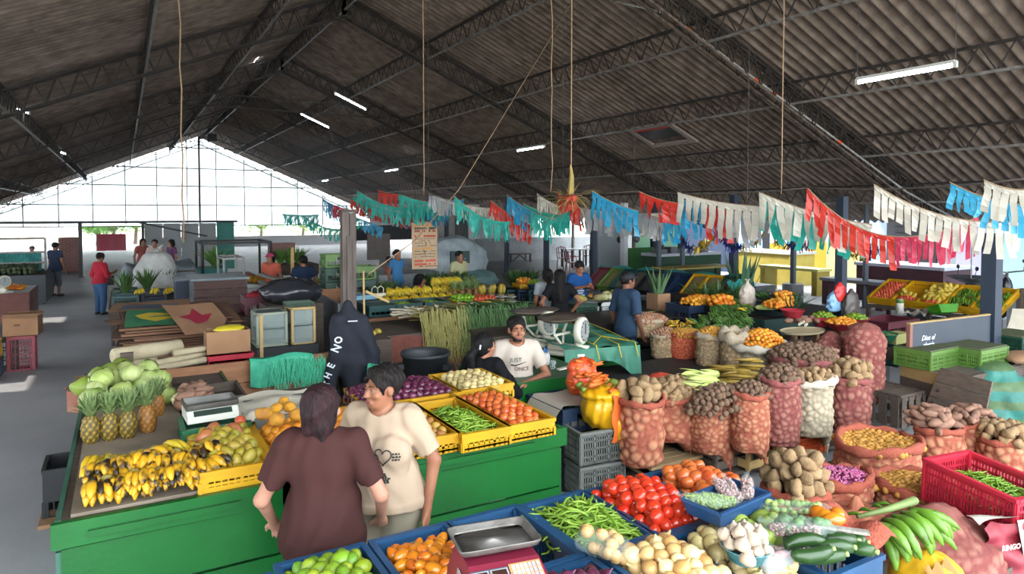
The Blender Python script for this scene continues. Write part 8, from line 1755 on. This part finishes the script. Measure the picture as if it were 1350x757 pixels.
m=MB();m.grid(lambda u,v:(-.02+.17*u+.02*math.sin(v*9),-.178+.05*u*u*1.5-.012*math.sin(v*PI)+.04*abs(v-.5)-.015,-.12*(1-v)*(1)+.30*v-.04*u),10,14);m.build('orange_panel',mat('orange plastic film','d8662c',.35),yb,True)
carrots((3.66,4.78,.92),12,.26,.20,'bright carrot on the yellow plastic bag','carrots on the yellow bag',.10,.85,ang=.2)
for i,(dx,dy) in enumerate(((-.12,.1),(.08,.12),(.2,.02),(.18,.1),(-.16,.0))):o=inst(proto('chayote')[i % 3],'chayote',(3.68+dx,4.85+dy,.94),(0,0,i),.7);tag(o,'green chayote tucked beside the carrots','chayote','chayotes by the carrots')
p=at(838,512,.84);t=crate((p.x,p.y,.73),.36,.30,.13,'lime',label='bright lime green basket of red beans',style='grid');m_=mound((p.x+.04,p.y,.78),.22,.18,.04,mat('red bean bed','7c3040',.5,'b0808c',80,.2),'red beans in the lime green basket','beans',name='red_beans');m_=mound((p.x-.09,p.y+.02,.78),.14,.18,.05,mat('green pea bed','8ab060',.5,'a8c880',80,.2),'green peas in the lime green basket','peas',name='green_peas')
m=MB();m.b2((p.x-.2,p.y-.16,0),(p.x+.2,p.y+.2,.725));tag(m.build('dark_stand',M_steel),'dark stand under the lime green basket','stand');bag((at(812,512,.84).x,at(812,512,.84).y+.1,.76),.10,.13,mat('white film','b8b4ac',.4),'white plastic bag left of the lime green basket',knot=False)
bag((p.x+.35,p.y+.05,.84),.13,.10,mat('red orange net'),'red netting right of the lime green basket',knot=False)
# ---- shop front wall on the far right side
wr=MB();wr.b2((22.0,-2,0),(22.2,26.2,3.1));wrr=struct('wall_right',wr,mat('pale blue wall paint','a4b4d8',.8,'94a4cc',1.2))
def yat(px,X=21.95):return atX(px,300,X).y
def wpanel(px0,px1,z0,z1,m,nm,X=21.98,d=.04):
 y0,y1=sorted((yat(px0,X),yat(px1,X)));q=MB();q.b2((X-d,y0,z0),(X,y1,z1));return q.build(nm,m,wrr)
navy=mat('dark navy wall paint','28344c',.7,'202a40',2)
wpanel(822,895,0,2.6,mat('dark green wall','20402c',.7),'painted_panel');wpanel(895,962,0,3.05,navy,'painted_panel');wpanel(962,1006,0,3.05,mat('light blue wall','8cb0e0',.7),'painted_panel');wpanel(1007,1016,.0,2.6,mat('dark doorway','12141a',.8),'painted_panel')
wpanel(1016,1034,1.3,2.9,mat('grey notice board','8c9498',.7),'painted_panel');wpanel(1016,1041,0,1.3,mat('mustard paint','a8841c',.7,'947418',2),'painted_panel');wpanel(1068,1091,0,1.45,mat('mustard paint'),'painted_panel');wpanel(1068,1091,1.45,2.9,mat('grey notice board'),'painted_panel');wpanel(1091,1150,0,1.45,mat('speckled cream paint','c0b478',.8,'8c845c',12,.2),'painted_panel');wpanel(1091,1115,1.45,3,mat('lilac white paint','b4b4cc',.7),'painted_panel')
wpanel(1135,1170,.0,1.6,mat('aqua wall paint','7cb4c4',.7),'painted_panel') ;wpanel(1170,1238,0,2.8,mat('dark shutter grey','34343a',.6),'painted_panel');wpanel(1238,1262,0,2.8,mat('grey notice board'),'painted_panel');wpanel(1262,1312,0,3.0,mat('lilac paint','a8a4c4',.7),'painted_panel');wpanel(1312,1420,0,3.0,mat('light aqua paint','98c4cc',.7),'painted_panel')
for k in range(12):wpanel(1042,1067,.25+k*.2,.43+k*.2,mat('grey shutter slat','8c8c8c',.5,metal=.3),'shutter_slat',X=21.94)
for k in range(10):wpanel(1180,1236,.45+k*.2,.62+k*.2,mat('dark shutter slat','2c2c32',.5),'shutter_slat',X=21.94)
# clerestory window strip on the right
wn=bpy.data.objects.new('window_2',None);COL.objects.link(wn);wn['kind']='structure'
m=MB();
for k in range(14):m.beam((21.9,-1+k*1.0,2.62),(21.9,-1+k*1.0,3.05),.05)
m.beam((21.9,-1,2.62),(21.9,12,2.62),.05);m.beam((21.9,-1,3.05),(21.9,12,3.05),.05);m.build('window_frame',M_steel,wn)
# lean-to roof over the shop walk
lt_=MB();lt_.T=Matrix.Translation((19.6,-2,3.35));lt_.grid(lambda u,v:(u*3.2,v*16,.03*math.sin(v*16/P_*2*PI)-u*.1),1,540);lt=struct('ceiling_lean_to',lt_,M_asb,smooth=True) if False else tag(lt_.build('lean_to_roof',M_asb,None,True),kind='structure')
# benches and masonry tables along the shops
def block_table(px0,px1,z,label,mt,mb_,X0=None,d=1.0,Y=None,leg=.3):
 a,b=at(px0,0,z) if False else None,None
def slab_table(x0,y0,x1,y1,z,label,mtop,mbody,hollow=True):
 t=thing('masonry_table',label,'table',(x0,y0,0));w,d=x1-x0,y1-y0;m=MB();m.b2((-.05,-.05,z-.08),(w+.05,d+.05,z));m.build('slab',mtop,t)
 for a,b in ((0,.18),(d-.18,d)):m=MB();m.b2((0,a,0),(w,b,z-.08));m.build('pier',mbody,t)
 if not hollow:m=MB();m.b2((.05,.18,0),(w-.05,d-.18,z-.08));m.build('body',mbody,t)
 return t
ym=mat('yellow masonry paint','98842c',.7,'a89648',3,.3);pale_t=mat('pale grey slab','a4a49c',.6);mr_=mat('maroon masonry paint','4c2830',.6,'3c2028',3)
slab_table(19.5,yat(1040,19.5)-.2,20.6,yat(985,19.5)+.6,1.15,'yellow masonry counter with a pale slab by the shutter',pale_t,ym,False);slab_table(17.9,yat(1078,17.9),18.5,yat(1003,17.9),.80,'long yellow masonry bench in front of the counter',mat('cream slab','b8b068',.6),ym)
slab_table(16.6,yat(1165,16.6),17.2,yat(1085,16.6),.72,'maroon masonry bench left of the fruit rack',mat('grey slab','6c6c74',.6),mr_);slab_table(18.2,yat(1245,18.2),19.6,yat(1130,18.2),1.08,'maroon masonry table with a long white slab',mat('white slab','a8aab4',.5),mr_,False);slab_table(13.6,2.0,15,yat(1330,13.6),1.05,'grey slab counter at the right edge',mat('grey slab'),mat('grey notice board'))
# sink and scooters
sk=thing('wash_basin','grey metal wash basin with a tall tap near the lilac wall','sink',(15.8,yat(1285,15.8),0));m=MB();m.lathe([(.1,.95),(.45,1.1),(.5,1.12),(.42,1.1),(.1,.98)],20);m.build('basin',mat('zinc sheet'),sk,True);m=MB();m.tube([(0,0,0),(0,0,.96)],.06,8);m.build('stand',M_steel,sk);m=MB();m.tube([(-.1,0,1.0),(-.1,0,1.9)],.015,6);m.build('pipe',M_pale,sk)
def scooter(loc,rz,label,s=1):
 t=thing('motor_scooter',label,'motorcycle',loc,rz);t.scale=(s,s,s);bk_=mat('black bodywork','17181c',.3)
 for y in (-.62,.62):
  w=MB();w.T=Matrix.Translation((0,y,.27)) @ Matrix.Rotation(PI/2,4,'Y');n=20;w.tube([(math.cos(2*PI*k/n)*.22,math.sin(2*PI*k/n)*.22,0) for k in range(n+1)],.05,6,cap=False);o=w.build('wheel',mat('tyre','141414',.8),t,True);h=MB();h.T=w.T;h.lathe([(.0,-.03),(.14,-.03),(.14,.03),(0,.03)],14);h.build('hub',mat('dull alloy','6c6c70',.4,metal=.6),o)
 m=MB();m.ball((0,.35,.62),(.14,.42,.13),14,8);m.build('seat',bk_,t,True);m=MB();m.ball((0,.35,.45),(.16,.38,.16),12,8);m.ball((0,-.45,.62),(.13,.10,.30),12,8);m.b2((-.13,-.4,.25),(.13,.15,.32));m.build('body',bk_,t,True)
 m=MB();m.tube([(0,-.62,.27),(0,-.42,1.0)],.03,8);m.tube([(-.33,-.38,1.05),(0,-.45,1.0),(.33,-.38,1.05)],.02,6);m.build('handlebar',mat('dull alloy'),t)
 for x in (-.3,.3):m=MB();m.tube([(x,-.42,1.05),(x*1.1,-.44,1.22)],.008,5);m.ball((x*1.15,-.44,1.25),(.07,.02,.05),8,6);m.build('mirror',bk_,t)
 m=MB();m.ball((0,-.54,.9),(.09,.06,.08),10,7);m.build('headlamp',mat('lamp glass','9a9a94',.2),t,True);return t
scooter((16.2,yat(1250,16.2),0),1.0,'black motor scooter parked before the lilac wall',1.0);scooter((17.5,yat(1343,17.5),0),2.4,'black motor scooter with mirrors cut by the right edge',1.1)
# kitchen stall behind the rack
ks=thing('kitchen_stall','green fronted kitchen stall with a stove behind the rack','stall',(XofY(826,17),17,.0));w=XofY(862,17)-XofY(826,17)
m=MB();m.b2((0,0,.35),(w,.1,1.35));m.build('green_front',mat('leaf green paint','3c7c38',.6,'2f6a30',2),ks);m=MB();m.b2((-.15,-.05,.0),(0,.15,2.8));m.build('white_post',M_white,ks);m=MB();m.b2((w,.05,0),(w+.15,.2,2.8));m.build('dark_post',navy,ks);m=MB();m.b2((0,1.5,0),(w,1.6,2.4));m.build('back_wall',mat('grey notice board'),ks)
for k in range(7):m=MB();m.ball((.2+k*.24,.6,1.6+.2*(k % 3)),(.12,.1,.12),8,6);m.build('utensil',mat('dull alloy') if k % 2 else M_steel,ks,True)
cs_=thing('stove_counter','white stove counter with pots against the navy wall','counter',(XofY(868,15),15,0));w=XofY(950,15)-XofY(868,15);m=MB();m.b2((0,0,.35),(w,.7,1.2));m.build('body',mat('dark green wall'),cs_);m=MB();m.b2((-.03,-.05,1.2),(w,.75,1.28));m.build('white_top',mat('white slab'),cs_)
for k in range(5):m=MB();m.b2((.15+k*.42,.1,1.28),(.42+k*.42,.5,1.40+.06*(k % 2)));m.build('burner_box',mat('white slab') if k in (2,3) else mat('dull alloy'),cs_);
for k in range(3):m=MB();m.lathe([(.0,1.28),(.13,1.28),(.13,1.5),(.14,1.51),(.0,1.52)],16,(.3+k*.9,.3,.1));m.build('pot',mat('dull alloy'),cs_,True)
for px,Y,lb in ((868,14.6,'thin grey post left of the stove'),(899,14.2,'thin grey post in front of the stove'),(862,17.4,'navy post right of the green counter')):post(XofY(px,Y),Y,.1,2.9,lb,m=mat('grey steel post') if 'grey' in lb else navy,name='roof_post')
tbl=table(XofY(900,12.8)+.2,XofY(960,12.8)+1.0,13.4,.8,1.0,'yellow topped table right of the stove',ym,mleg=M_steel)
# ================================================================ roof fittings, ropes and bunting
def proj(p):
 v=p-V(0,0,EYE);f=v.dot(_F);return (CX+F0*v.dot(_R)/f,CY-F0*v.dot(_U)/f)
def tube_light(pa,pb,d,label,e=45):
 """fluorescent tube between two pixels at distance d along the view"""
 a=ray(*pa)*d+V(0,0,EYE);dr=V(0,-1,0) if pb[1] < pa[1] else V(1,0,-SL).normalized();L_=.3
 while L_ < 3 and proj(a+dr*L_)[0] < pb[0]:L_+=.03
 b=a+dr*L_;c=(a+b)/2
 t=thing('ceiling_light',label,'light',c);m=MB();m.tube([a-c,b-c],.019,10);m.build('tube',mat('lit tube','e6f2ff',.3,emit=e),t,True)
 m=MB();m.beam(a-c+V(0,0,.045),b-c+V(0,0,.045),.05,.035);
 for p in (a-c,b-c):m.box(p+V(0,0,.012),(.04,.04,.07))
 m.build('batten',mat('white batten','b4b4b0',.5),t)
 zz=zr(c.x)
 for p in (a,b):q=MB();q.tube([p-c+V(0,0,.05),V(p.x-c.x,p.y-c.y,zz-c.z-.05)],.004,4);q.build('hanger',M_steel,t)
TL=[((1130,109),(1257,88),8.6,'long fluorescent tube nearest the camera on the right'),((682,199),(717,192),19,'short bright tube right of the hanging diagonal rope'),((441,123),(482,143),22,'slanting bright tube left of the centre'),((396,150),(433,165),25,'second slanting bright tube left of the centre'),
      ((508,226),(525,224),30,'small far tube under the right slope'),((20,142),(36,156),16,'tube at the left along the pale pipe'),((0,180),(18,175),20,'tube at the left edge of the frame'),((76,199),(84,204),26,'small far tube at the left pipe'),((425,239),(433,237),38,'tiny far tube beside the gable'),((334,82),(341,79),23,'tiny lamp high near the ridge')]
for a,b,d,lb in TL:tube_light(a,b,d,lb)
# hatch in the right slope
def on_roof(px,py,dz=0):
 d=ray(px,py);t=(RZ+SL*RX-dz-EYE)/(d.z+SL*d.x);return V(d.x*t,d.y*t,EYE+d.z*t)
c=on_roof(872,176);ht=thing('roof_hatch','tilted roof hatch with a pale frame and red edge','hatch',c,0,None,(0,math.atan(SL),0))
m=MB();
for a,b in (((-.55,-.85,-.08),(-.42,.85,-.02)),((.42,-.85,-.08),(.55,.85,-.02)),((-.42,-.85,-.08),(.42,-.7,-.02)),((-.42,.7,-.08),(.42,.85,-.02))):m.b2(a,b)
m.build('frame',mat('pale hatch board','9a8c84',.8),ht);m=MB();m.box((-.1,0,-.05),(.5,1.3,.02));m.build('pane',mat('dark glass','2a1a1a',.2),ht);m=MB();m.box((-.36,0,-.06),(.05,1.3,.03));m.build('red_edge',mat('red strip','c0342c',.5),ht)
# orange-banded pipe running down the near right rafter
a=on_roof(812,2,.35);b=on_roof(880,18,.4);c=on_roof(1195,253,.55)
pi=thing('roof_pipe','pale conduit pipe with orange bands following the right rafter','pipe');m=MB();m.tube([a,b,c,c+V(2,0,-.6)],.022,8);m.build('pipe',M_pale,pi,True)
for k in (.06,.31,.38,.66):q=b.lerp(c,k);r=b.lerp(c,k+.018);m=MB();m.tube([q,r],.027,8);m.build('band',mat('orange tape','d0521c',.5),pi)
# long thin pipes under the left slope (beneath the lower chords)
def ropew(pts,r,label,m,name='rope',cat='rope'):
 q=MB();q.tube(pts,r,5);return tag(q.build(name,m,None,True),label,cat)
Mr=mat('pale sisal rope','a58a6c',.9,'8a7258',30);Mrd=mat('dark cord','4a4440',.9)
def hang(px,py0,py1,d,r,label,m=Mr,wob=0):
 a=ray(px,py1)*d+V(0,0,EYE);top=zr(a.x)-.4;n=12
 return ropew([V(a.x+wob*math.sin(i*2.1),a.y+wob*math.cos(i*1.7),a.z+(top-a.z)*i/n) for i in range(n+1)],r,label,m)
hang(242,0,320,9.5,.011,'thick frayed rope hanging at the left in front of the gable',wob=.012)
hang(559,0,258,11,.009,'rope hanging at the centre above the bunting',wob=.004);hang(565,0,250,12,.005,'thin cord beside the central hanging rope',Mrd)
hang(753,0,232,9.0,.008,'straight rope holding the straw knot',wob=.0)
hang(727,0,252,10,.008,'crinkled thin cord left of the knot rope',Mr,.02);hang(742,0,250,12,.004,'faint straight cord left of the knot rope',Mrd)
hang(836,0,262,12,.004,'thin cord left of the roof hatch',Mrd);hang(1030,0,256,8,.006,'thin cord in front of the orange banded pipe',Mr,.003);hang(985,0,290,9,.004,'faint cord left of the orange banded pipe',Mrd);hang(1056,0,250,12,.004,'short thin cord right of the pipe',Mrd)
ropew([V(2.68,8.3,1.72),atY(546,318,9.2),atY(605,250,9.7),on_roof(754,3,.5)],.008,'long diagonal rope from the old post up to the roof',Mr)
# straw knot and bunting
kn=ray(752,262)*9.0+V(0,0,EYE);k=thing('straw_knot','dry straw and red paper knot hanging where the buntings meet','decoration',kn);R_=random.Random(4);m=MB()
for i in range(46):
 a=R_.uniform(0,6.28);l=R_.uniform(.2,.5);dz=R_.uniform(-.8,.5)
 m.tube([(0,0,0),(math.cos(a)*l*.6,math.sin(a)*l*.6,l*dz*.5+.04),(math.cos(a)*l,math.sin(a)*l,l*dz)],[.009,.008,.002],4,flat=.4)
m.tube([(0,0,0),(.02,0,.3),(0,0,.45)],[.05,.03,.012],6);m.build('straw',mat('dry straw','8a8440',.8,'a88850',9,var=.1),k);m=MB();m.ball((0,0,-.05),(.1,.1,.12),10,6,bumpy(2,.5,3));m.build('red_paper',mat('red paper','a8402c',.7),k)
BC={n:mat('bunting '+n,c,.35,transl=.35,spec=.6,c2=c2,nscale=5) for n,c,c2 in (('red','cf3a2c','b82c24'),('white','cfcabc','b8b4a8'),('blue','2a9ac4','2488b0'),('teal','2fb8a8','26a092'),('pink','d24060','b83450'),('grey','a8a8aa','94969a'),('sky','4ab0d4','3a9cc4'))}
def bunting(pa,da,pb,db,cols,L_,label,sag=.12,w=.042,band=.15,thick=None,seed=0):
 """plastic fringe on a cord from pixel pa at distance da to pixel pb at distance db; cols = colours of the successive sheets"""
 a=ray(*pa)*da+V(0,0,EYE);b=ray(*pb)*db+V(0,0,EYE);d=b-a;ln=d.length;dh=d.normalized();R_=random.Random(hash_(label)+seed);side=V(-dh.y,dh.x,0).normalized()
 t=thing('fringe_bunting',label,'bunting',a,0,'plastic fringe buntings')
 def pt(u):return d*u+V(0,0,-sag*4*u*(1-u))
 c=MB();c.tube([pt(i/16) for i in range(17)],.004,5);c.build('cord',Mr,t)
 ns=len(cols);
 for k,cn in enumerate(cols):
  u0,u1=k/ns+.002,(k+1)/ns-.002;lk=ln*(u1-u0);n=max(4,int(lk/w));s=MB();l0=L_*R_.uniform(.85,1.1)
  nb=n*2;s.grid(lambda u,v:pt(u0+(u1-u0)*u)+V(0,0,-v*l0*band)+side*(.012*math.sin(u*19+v*2)*v),nb,2)
  for i in range(n):
   ua,ub=u0+(u1-u0)*(i+.04)/n,u0+(u1-u0)*(i+.96-R_.uniform(0,.12))/n;l=l0*R_.uniform(.72,1.05)*(1-band);sw=R_.gauss(0,.10)*l;tw=R_.gauss(0,.35);so=R_.gauss(.02,.09)*l;pts=[]
   for q in range(5):
    v=q/4;pa_,pb_=pt(ua),pt(ub);mid=(pa_+pb_)/2;hw=(pb_-pa_)/2;cs,sn=math.cos(tw*v*2),math.sin(tw*v*2);o_=V(0,0,-l0*band-l*v)+dh*sw*v*v+side*(so*v*v+.01*math.sin(v*7+i))
    pts+=[mid-hw*cs-side*hw.length*sn+o_,mid+hw*cs+side*hw.length*sn+o_]
   s.add(pts,[(2*q,2*q+1,2*q+3,2*q+2) for q in range(4)])
  s.build('fringe_sheet',BC[cn],t)
 return t
B_=bunting
B_((1152,243),5.2,(1348,292),4.7,('white','white','white'),.26,'big white plastic fringe at the upper right',sag=.10,w=.05)
B_((1063,246),6.0,(1180,312),5.6,('red','red'),.30,'bright red plastic fringe sloping down at the right',sag=.10,w=.06);B_((1180,312),5.6,(1290,285),5.2,('pink','pink'),.28,'pink red plastic fringe continuing below the white one',sag=.05)
B_((1252,240),4.6,(1352,270),4.2,('sky','sky'),.22,'bright sky blue fringe at the right edge',sag=.03);B_((1297,237),4.2,(1356,250),4.0,('white',),.24,'white fringe hanging over the sky blue one',sag=.02)
B_((1000,253),6.6,(1150,296),6.0,('white','white','white'),.34,'white fringe lined with teal, right of the navy post',sag=.04,w=.07);B_((1002,262),6.75,(1140,300),6.1,('teal','teal','teal'),.38,'teal fringe behind the white one',sag=.03,w=.07)
B_((893,253),7.4,(1003,272),6.8,('white','white'),.36,'white fringe left of the navy post',sag=.03,w=.09);B_((895,262),7.6,(1005,282),7.0,('blue','red','grey'),.40,'blue and red fringe behind the white one at the navy post',sag=.03,w=.08)
B_((842,252),7.8,(895,268),7.4,('red',),.30,'orange red fringe at the centre right',sag=.02,w=.10);B_((780,251),8.2,(842,278),7.8,('blue',),.30,'bright blue fringe just right of the straw knot',sag=.03,w=.07)
B_((758,272),9.2,(900,278),8.0,('grey','grey','white'),.36,'grey white fringe behind the blue and red ones',sag=.06,w=.07);B_((845,280),8.2,(905,290),7.6,('grey','blue'),.30,'small grey and blue fringe under the red one',sag=.03)
B_((735,252),9.2,(765,275),9.0,('red',),.32,'red fringe at the straw knot',sag=.02);B_((708,255),9.6,(750,275),9.3,('white',),.30,'white fringe left of the straw knot',sag=.03);B_((752,275),9.0,(720,290),9.4,('teal',),.3,'teal fringe low under the straw knot',sag=.03)
B_((668,256),10,(735,290),9.2,('blue','teal'),.34,'blue and teal fringe left of the white one',sag=.06);B_((690,268),9.8,(752,284),9.2,('teal',),.30,'teal fringe left of the straw knot',sag=.05)
B_((646,264),10.2,(702,298),9.8,('red','red'),.32,'red fringe at the centre left',sag=.03);B_((598,257),10.4,(672,292),10,('teal','teal'),.36,'long teal fringe sloping down at the centre',sag=.12)
B_((565,255),11,(660,275),10.6,('grey','white','white'),.28,'white fringe behind the teal one',sag=.06);B_((588,262),11.2,(612,262),11,('blue',),.28,'small blue fringe beside the teal one',sag=.03)
B_((525,255),12,(592,268),11.4,('teal','teal'),.34,'teal fringe right of the poster',sag=.05);B_((470,250),13,(560,272),12,('teal','teal','teal'),.36,'teal fringe above the blue shirted woman',sag=.15);B_((498,250),12.6,(525,256),12.4,('red',),.3,'small red fringe above the teal ones',sag=.02)
B_((462,262),13.4,(560,285),12.4,('red','red','red'),.22,'thin red fringe in the middle of the teal ones',sag=.14);B_((465,258),13.6,(590,275),12.2,('teal','blue','blue','blue'),.30,'teal blue fringe at the left of the strings',sag=.22)
B_((425,262),15,(470,278),14,('blue','pink','blue'),.30,'pale blue and pink fringe left of the old post top',sag=.05);B_((372,282),17,(420,283),16,('teal','teal'),.26,'leftmost small teal fringe',sag=.02);B_((400,284),16,(452,302),14.6,('teal','teal'),.28,'teal fringe dipping before the old post',sag=.1);B_((432,268),15.5,(447,274),15.2,('red',),.3,'small red fringe left of the old post',sag=.01)
B_((430,275),16,(505,300),14,('sky','teal','sky'),.26,'faint sky blue fringe behind the old post top',sag=-.02)
for (pa,pb,d1,d2,lb) in (((842,252),(1063,248),8,6,'cord from the red fringe to the next one'),((1063,247),(1350,236),6,4.2,'cord along the top of the right buntings'),((600,257),(842,252),10.4,8,'cord along the top of the centre buntings'),((470,250),(600,257),13,10.4,'cord along the top of the left buntings')):
 a=ray(*pa)*d1+V(0,0,EYE);b=ray(*pb)*d2+V(0,0,EYE);ropew([a.lerp(b,i/8)-V(0,0,.15*(i/8)*(1-i/8)) for i in range(9)],.006,lb,Mrd,'cord','cord')
# tinsel garlands between the posts
def tinsel(pts,d,c,label,r=.13):
 P3=[ray(*p)*d+V(0,0,EYE) for p in pts];t=MB();R_=random.Random(hash_(label))
 for i in range(len(P3)-1):
  n=max(4,int((P3[i+1]-P3[i]).length/.022))
  for k in range(n):
   c_=P3[i].lerp(P3[i+1],k/n)-P3[0]
   for q in range(5):
    v=V(R_.gauss(0,1),R_.gauss(0,1),R_.gauss(0,1)).normalized()*r*R_.uniform(.7,1.1);w=v.cross(V(0,0,1)).normalized()*.014;t.add([c_-w,c_+w,c_+v+w*.6,c_+v-w*.6],[(0,1,2,3)])
 o=t.build('tinsel_garland',mat('tinsel '+c,c,.35,metal=.4,var=.05),None,False,loc=P3[0]);return tag(o,label,'garland','tinsel garlands')
for pts,c,lb in (([(900,300),(902,312)],'8a2448','short magenta tinsel at the left end'),([(900,315),(908,325),(915,326)],'20286c','small navy tinsel beside the magenta one'),([(916,325),(930,320),(943,309)],'b89a34','left gold tinsel garland'),([(943,307),(957,312)],'8a2448','magenta tinsel right of the left gold one'),([(955,316),(965,324),(978,326)],'20286c','navy tinsel across the navy post'),([(978,324),(995,318),(1007,307)],'b89a34','gold tinsel right of the navy post'),([(1022,316),(1032,320)],'b89a34','small gold tinsel under the white fringe'),([(1036,321),(1050,324),(1062,322)],'20286c','navy tinsel over the thin post'),([(1062,322),(1072,321)],'8a2448','small magenta tinsel right of the thin post'),([(1105,328),(1120,332),(1140,334)],'a89034','gold tinsel under the red fringe'),([(1140,333),(1160,328)],'3a1c5c','purple tinsel under the red fringe')):
 tinsel([(x,y+3) for x,y in pts],12.0,c,lb)

m=MB();m.b2((-.25,-.2,-.2),(.25,.2,.25));tag(m.build('loudspeaker',M_steel,None,loc=(RX-.1,44,RZ-1.0)),'small dark box hanging under the ridge near the gable','loudspeaker')

hz=MB();hz.b2((XL+.1,22,.02),(XR-.1,Y1-.3,2.9));hz.b2((XL+6,22,2.9),(XR-6,Y1-.3,5.2));hm=bpy.data.materials.new('sunlit haze');hm.use_nodes=True;nt=hm.node_tree;nt.nodes.remove(nt.nodes['Principled BSDF']);vs_=nt.nodes.new('ShaderNodeVolumeScatter');vs_.inputs['Density'].default_value=.02;vs_.inputs['Anisotropy'].default_value=.55;vs_.inputs['Color'].default_value=(.85,.93,1,1);nt.links.new(vs_.outputs[0],nt.nodes['Material Output'].inputs['Volume'])
tag(hz.build('glare',hm),'added volume imitating thin bluish lens haze hanging at the bright far end of the hall','glare',kind='stuff')  # scattering volume added to imitate the bluish lens flare towards the gable
# ================================================================ labels: alike things of one group are told apart by their place
byl={}
for o in COL.objects:
 if o.parent is None and o.get('label') and o.get('group') and o.get('kind') != 'stuff':byl.setdefault(o['label'],[]).append(o)
for lb,os_ in byl.items():
 if 1 < len(os_) <= 40 and len(lb.split()) <= 12:
  for i,o in enumerate(sorted(os_,key=lambda o:proj(o.location)[0])):o['label']='%s, %s from left' % (lb,ORD[i])
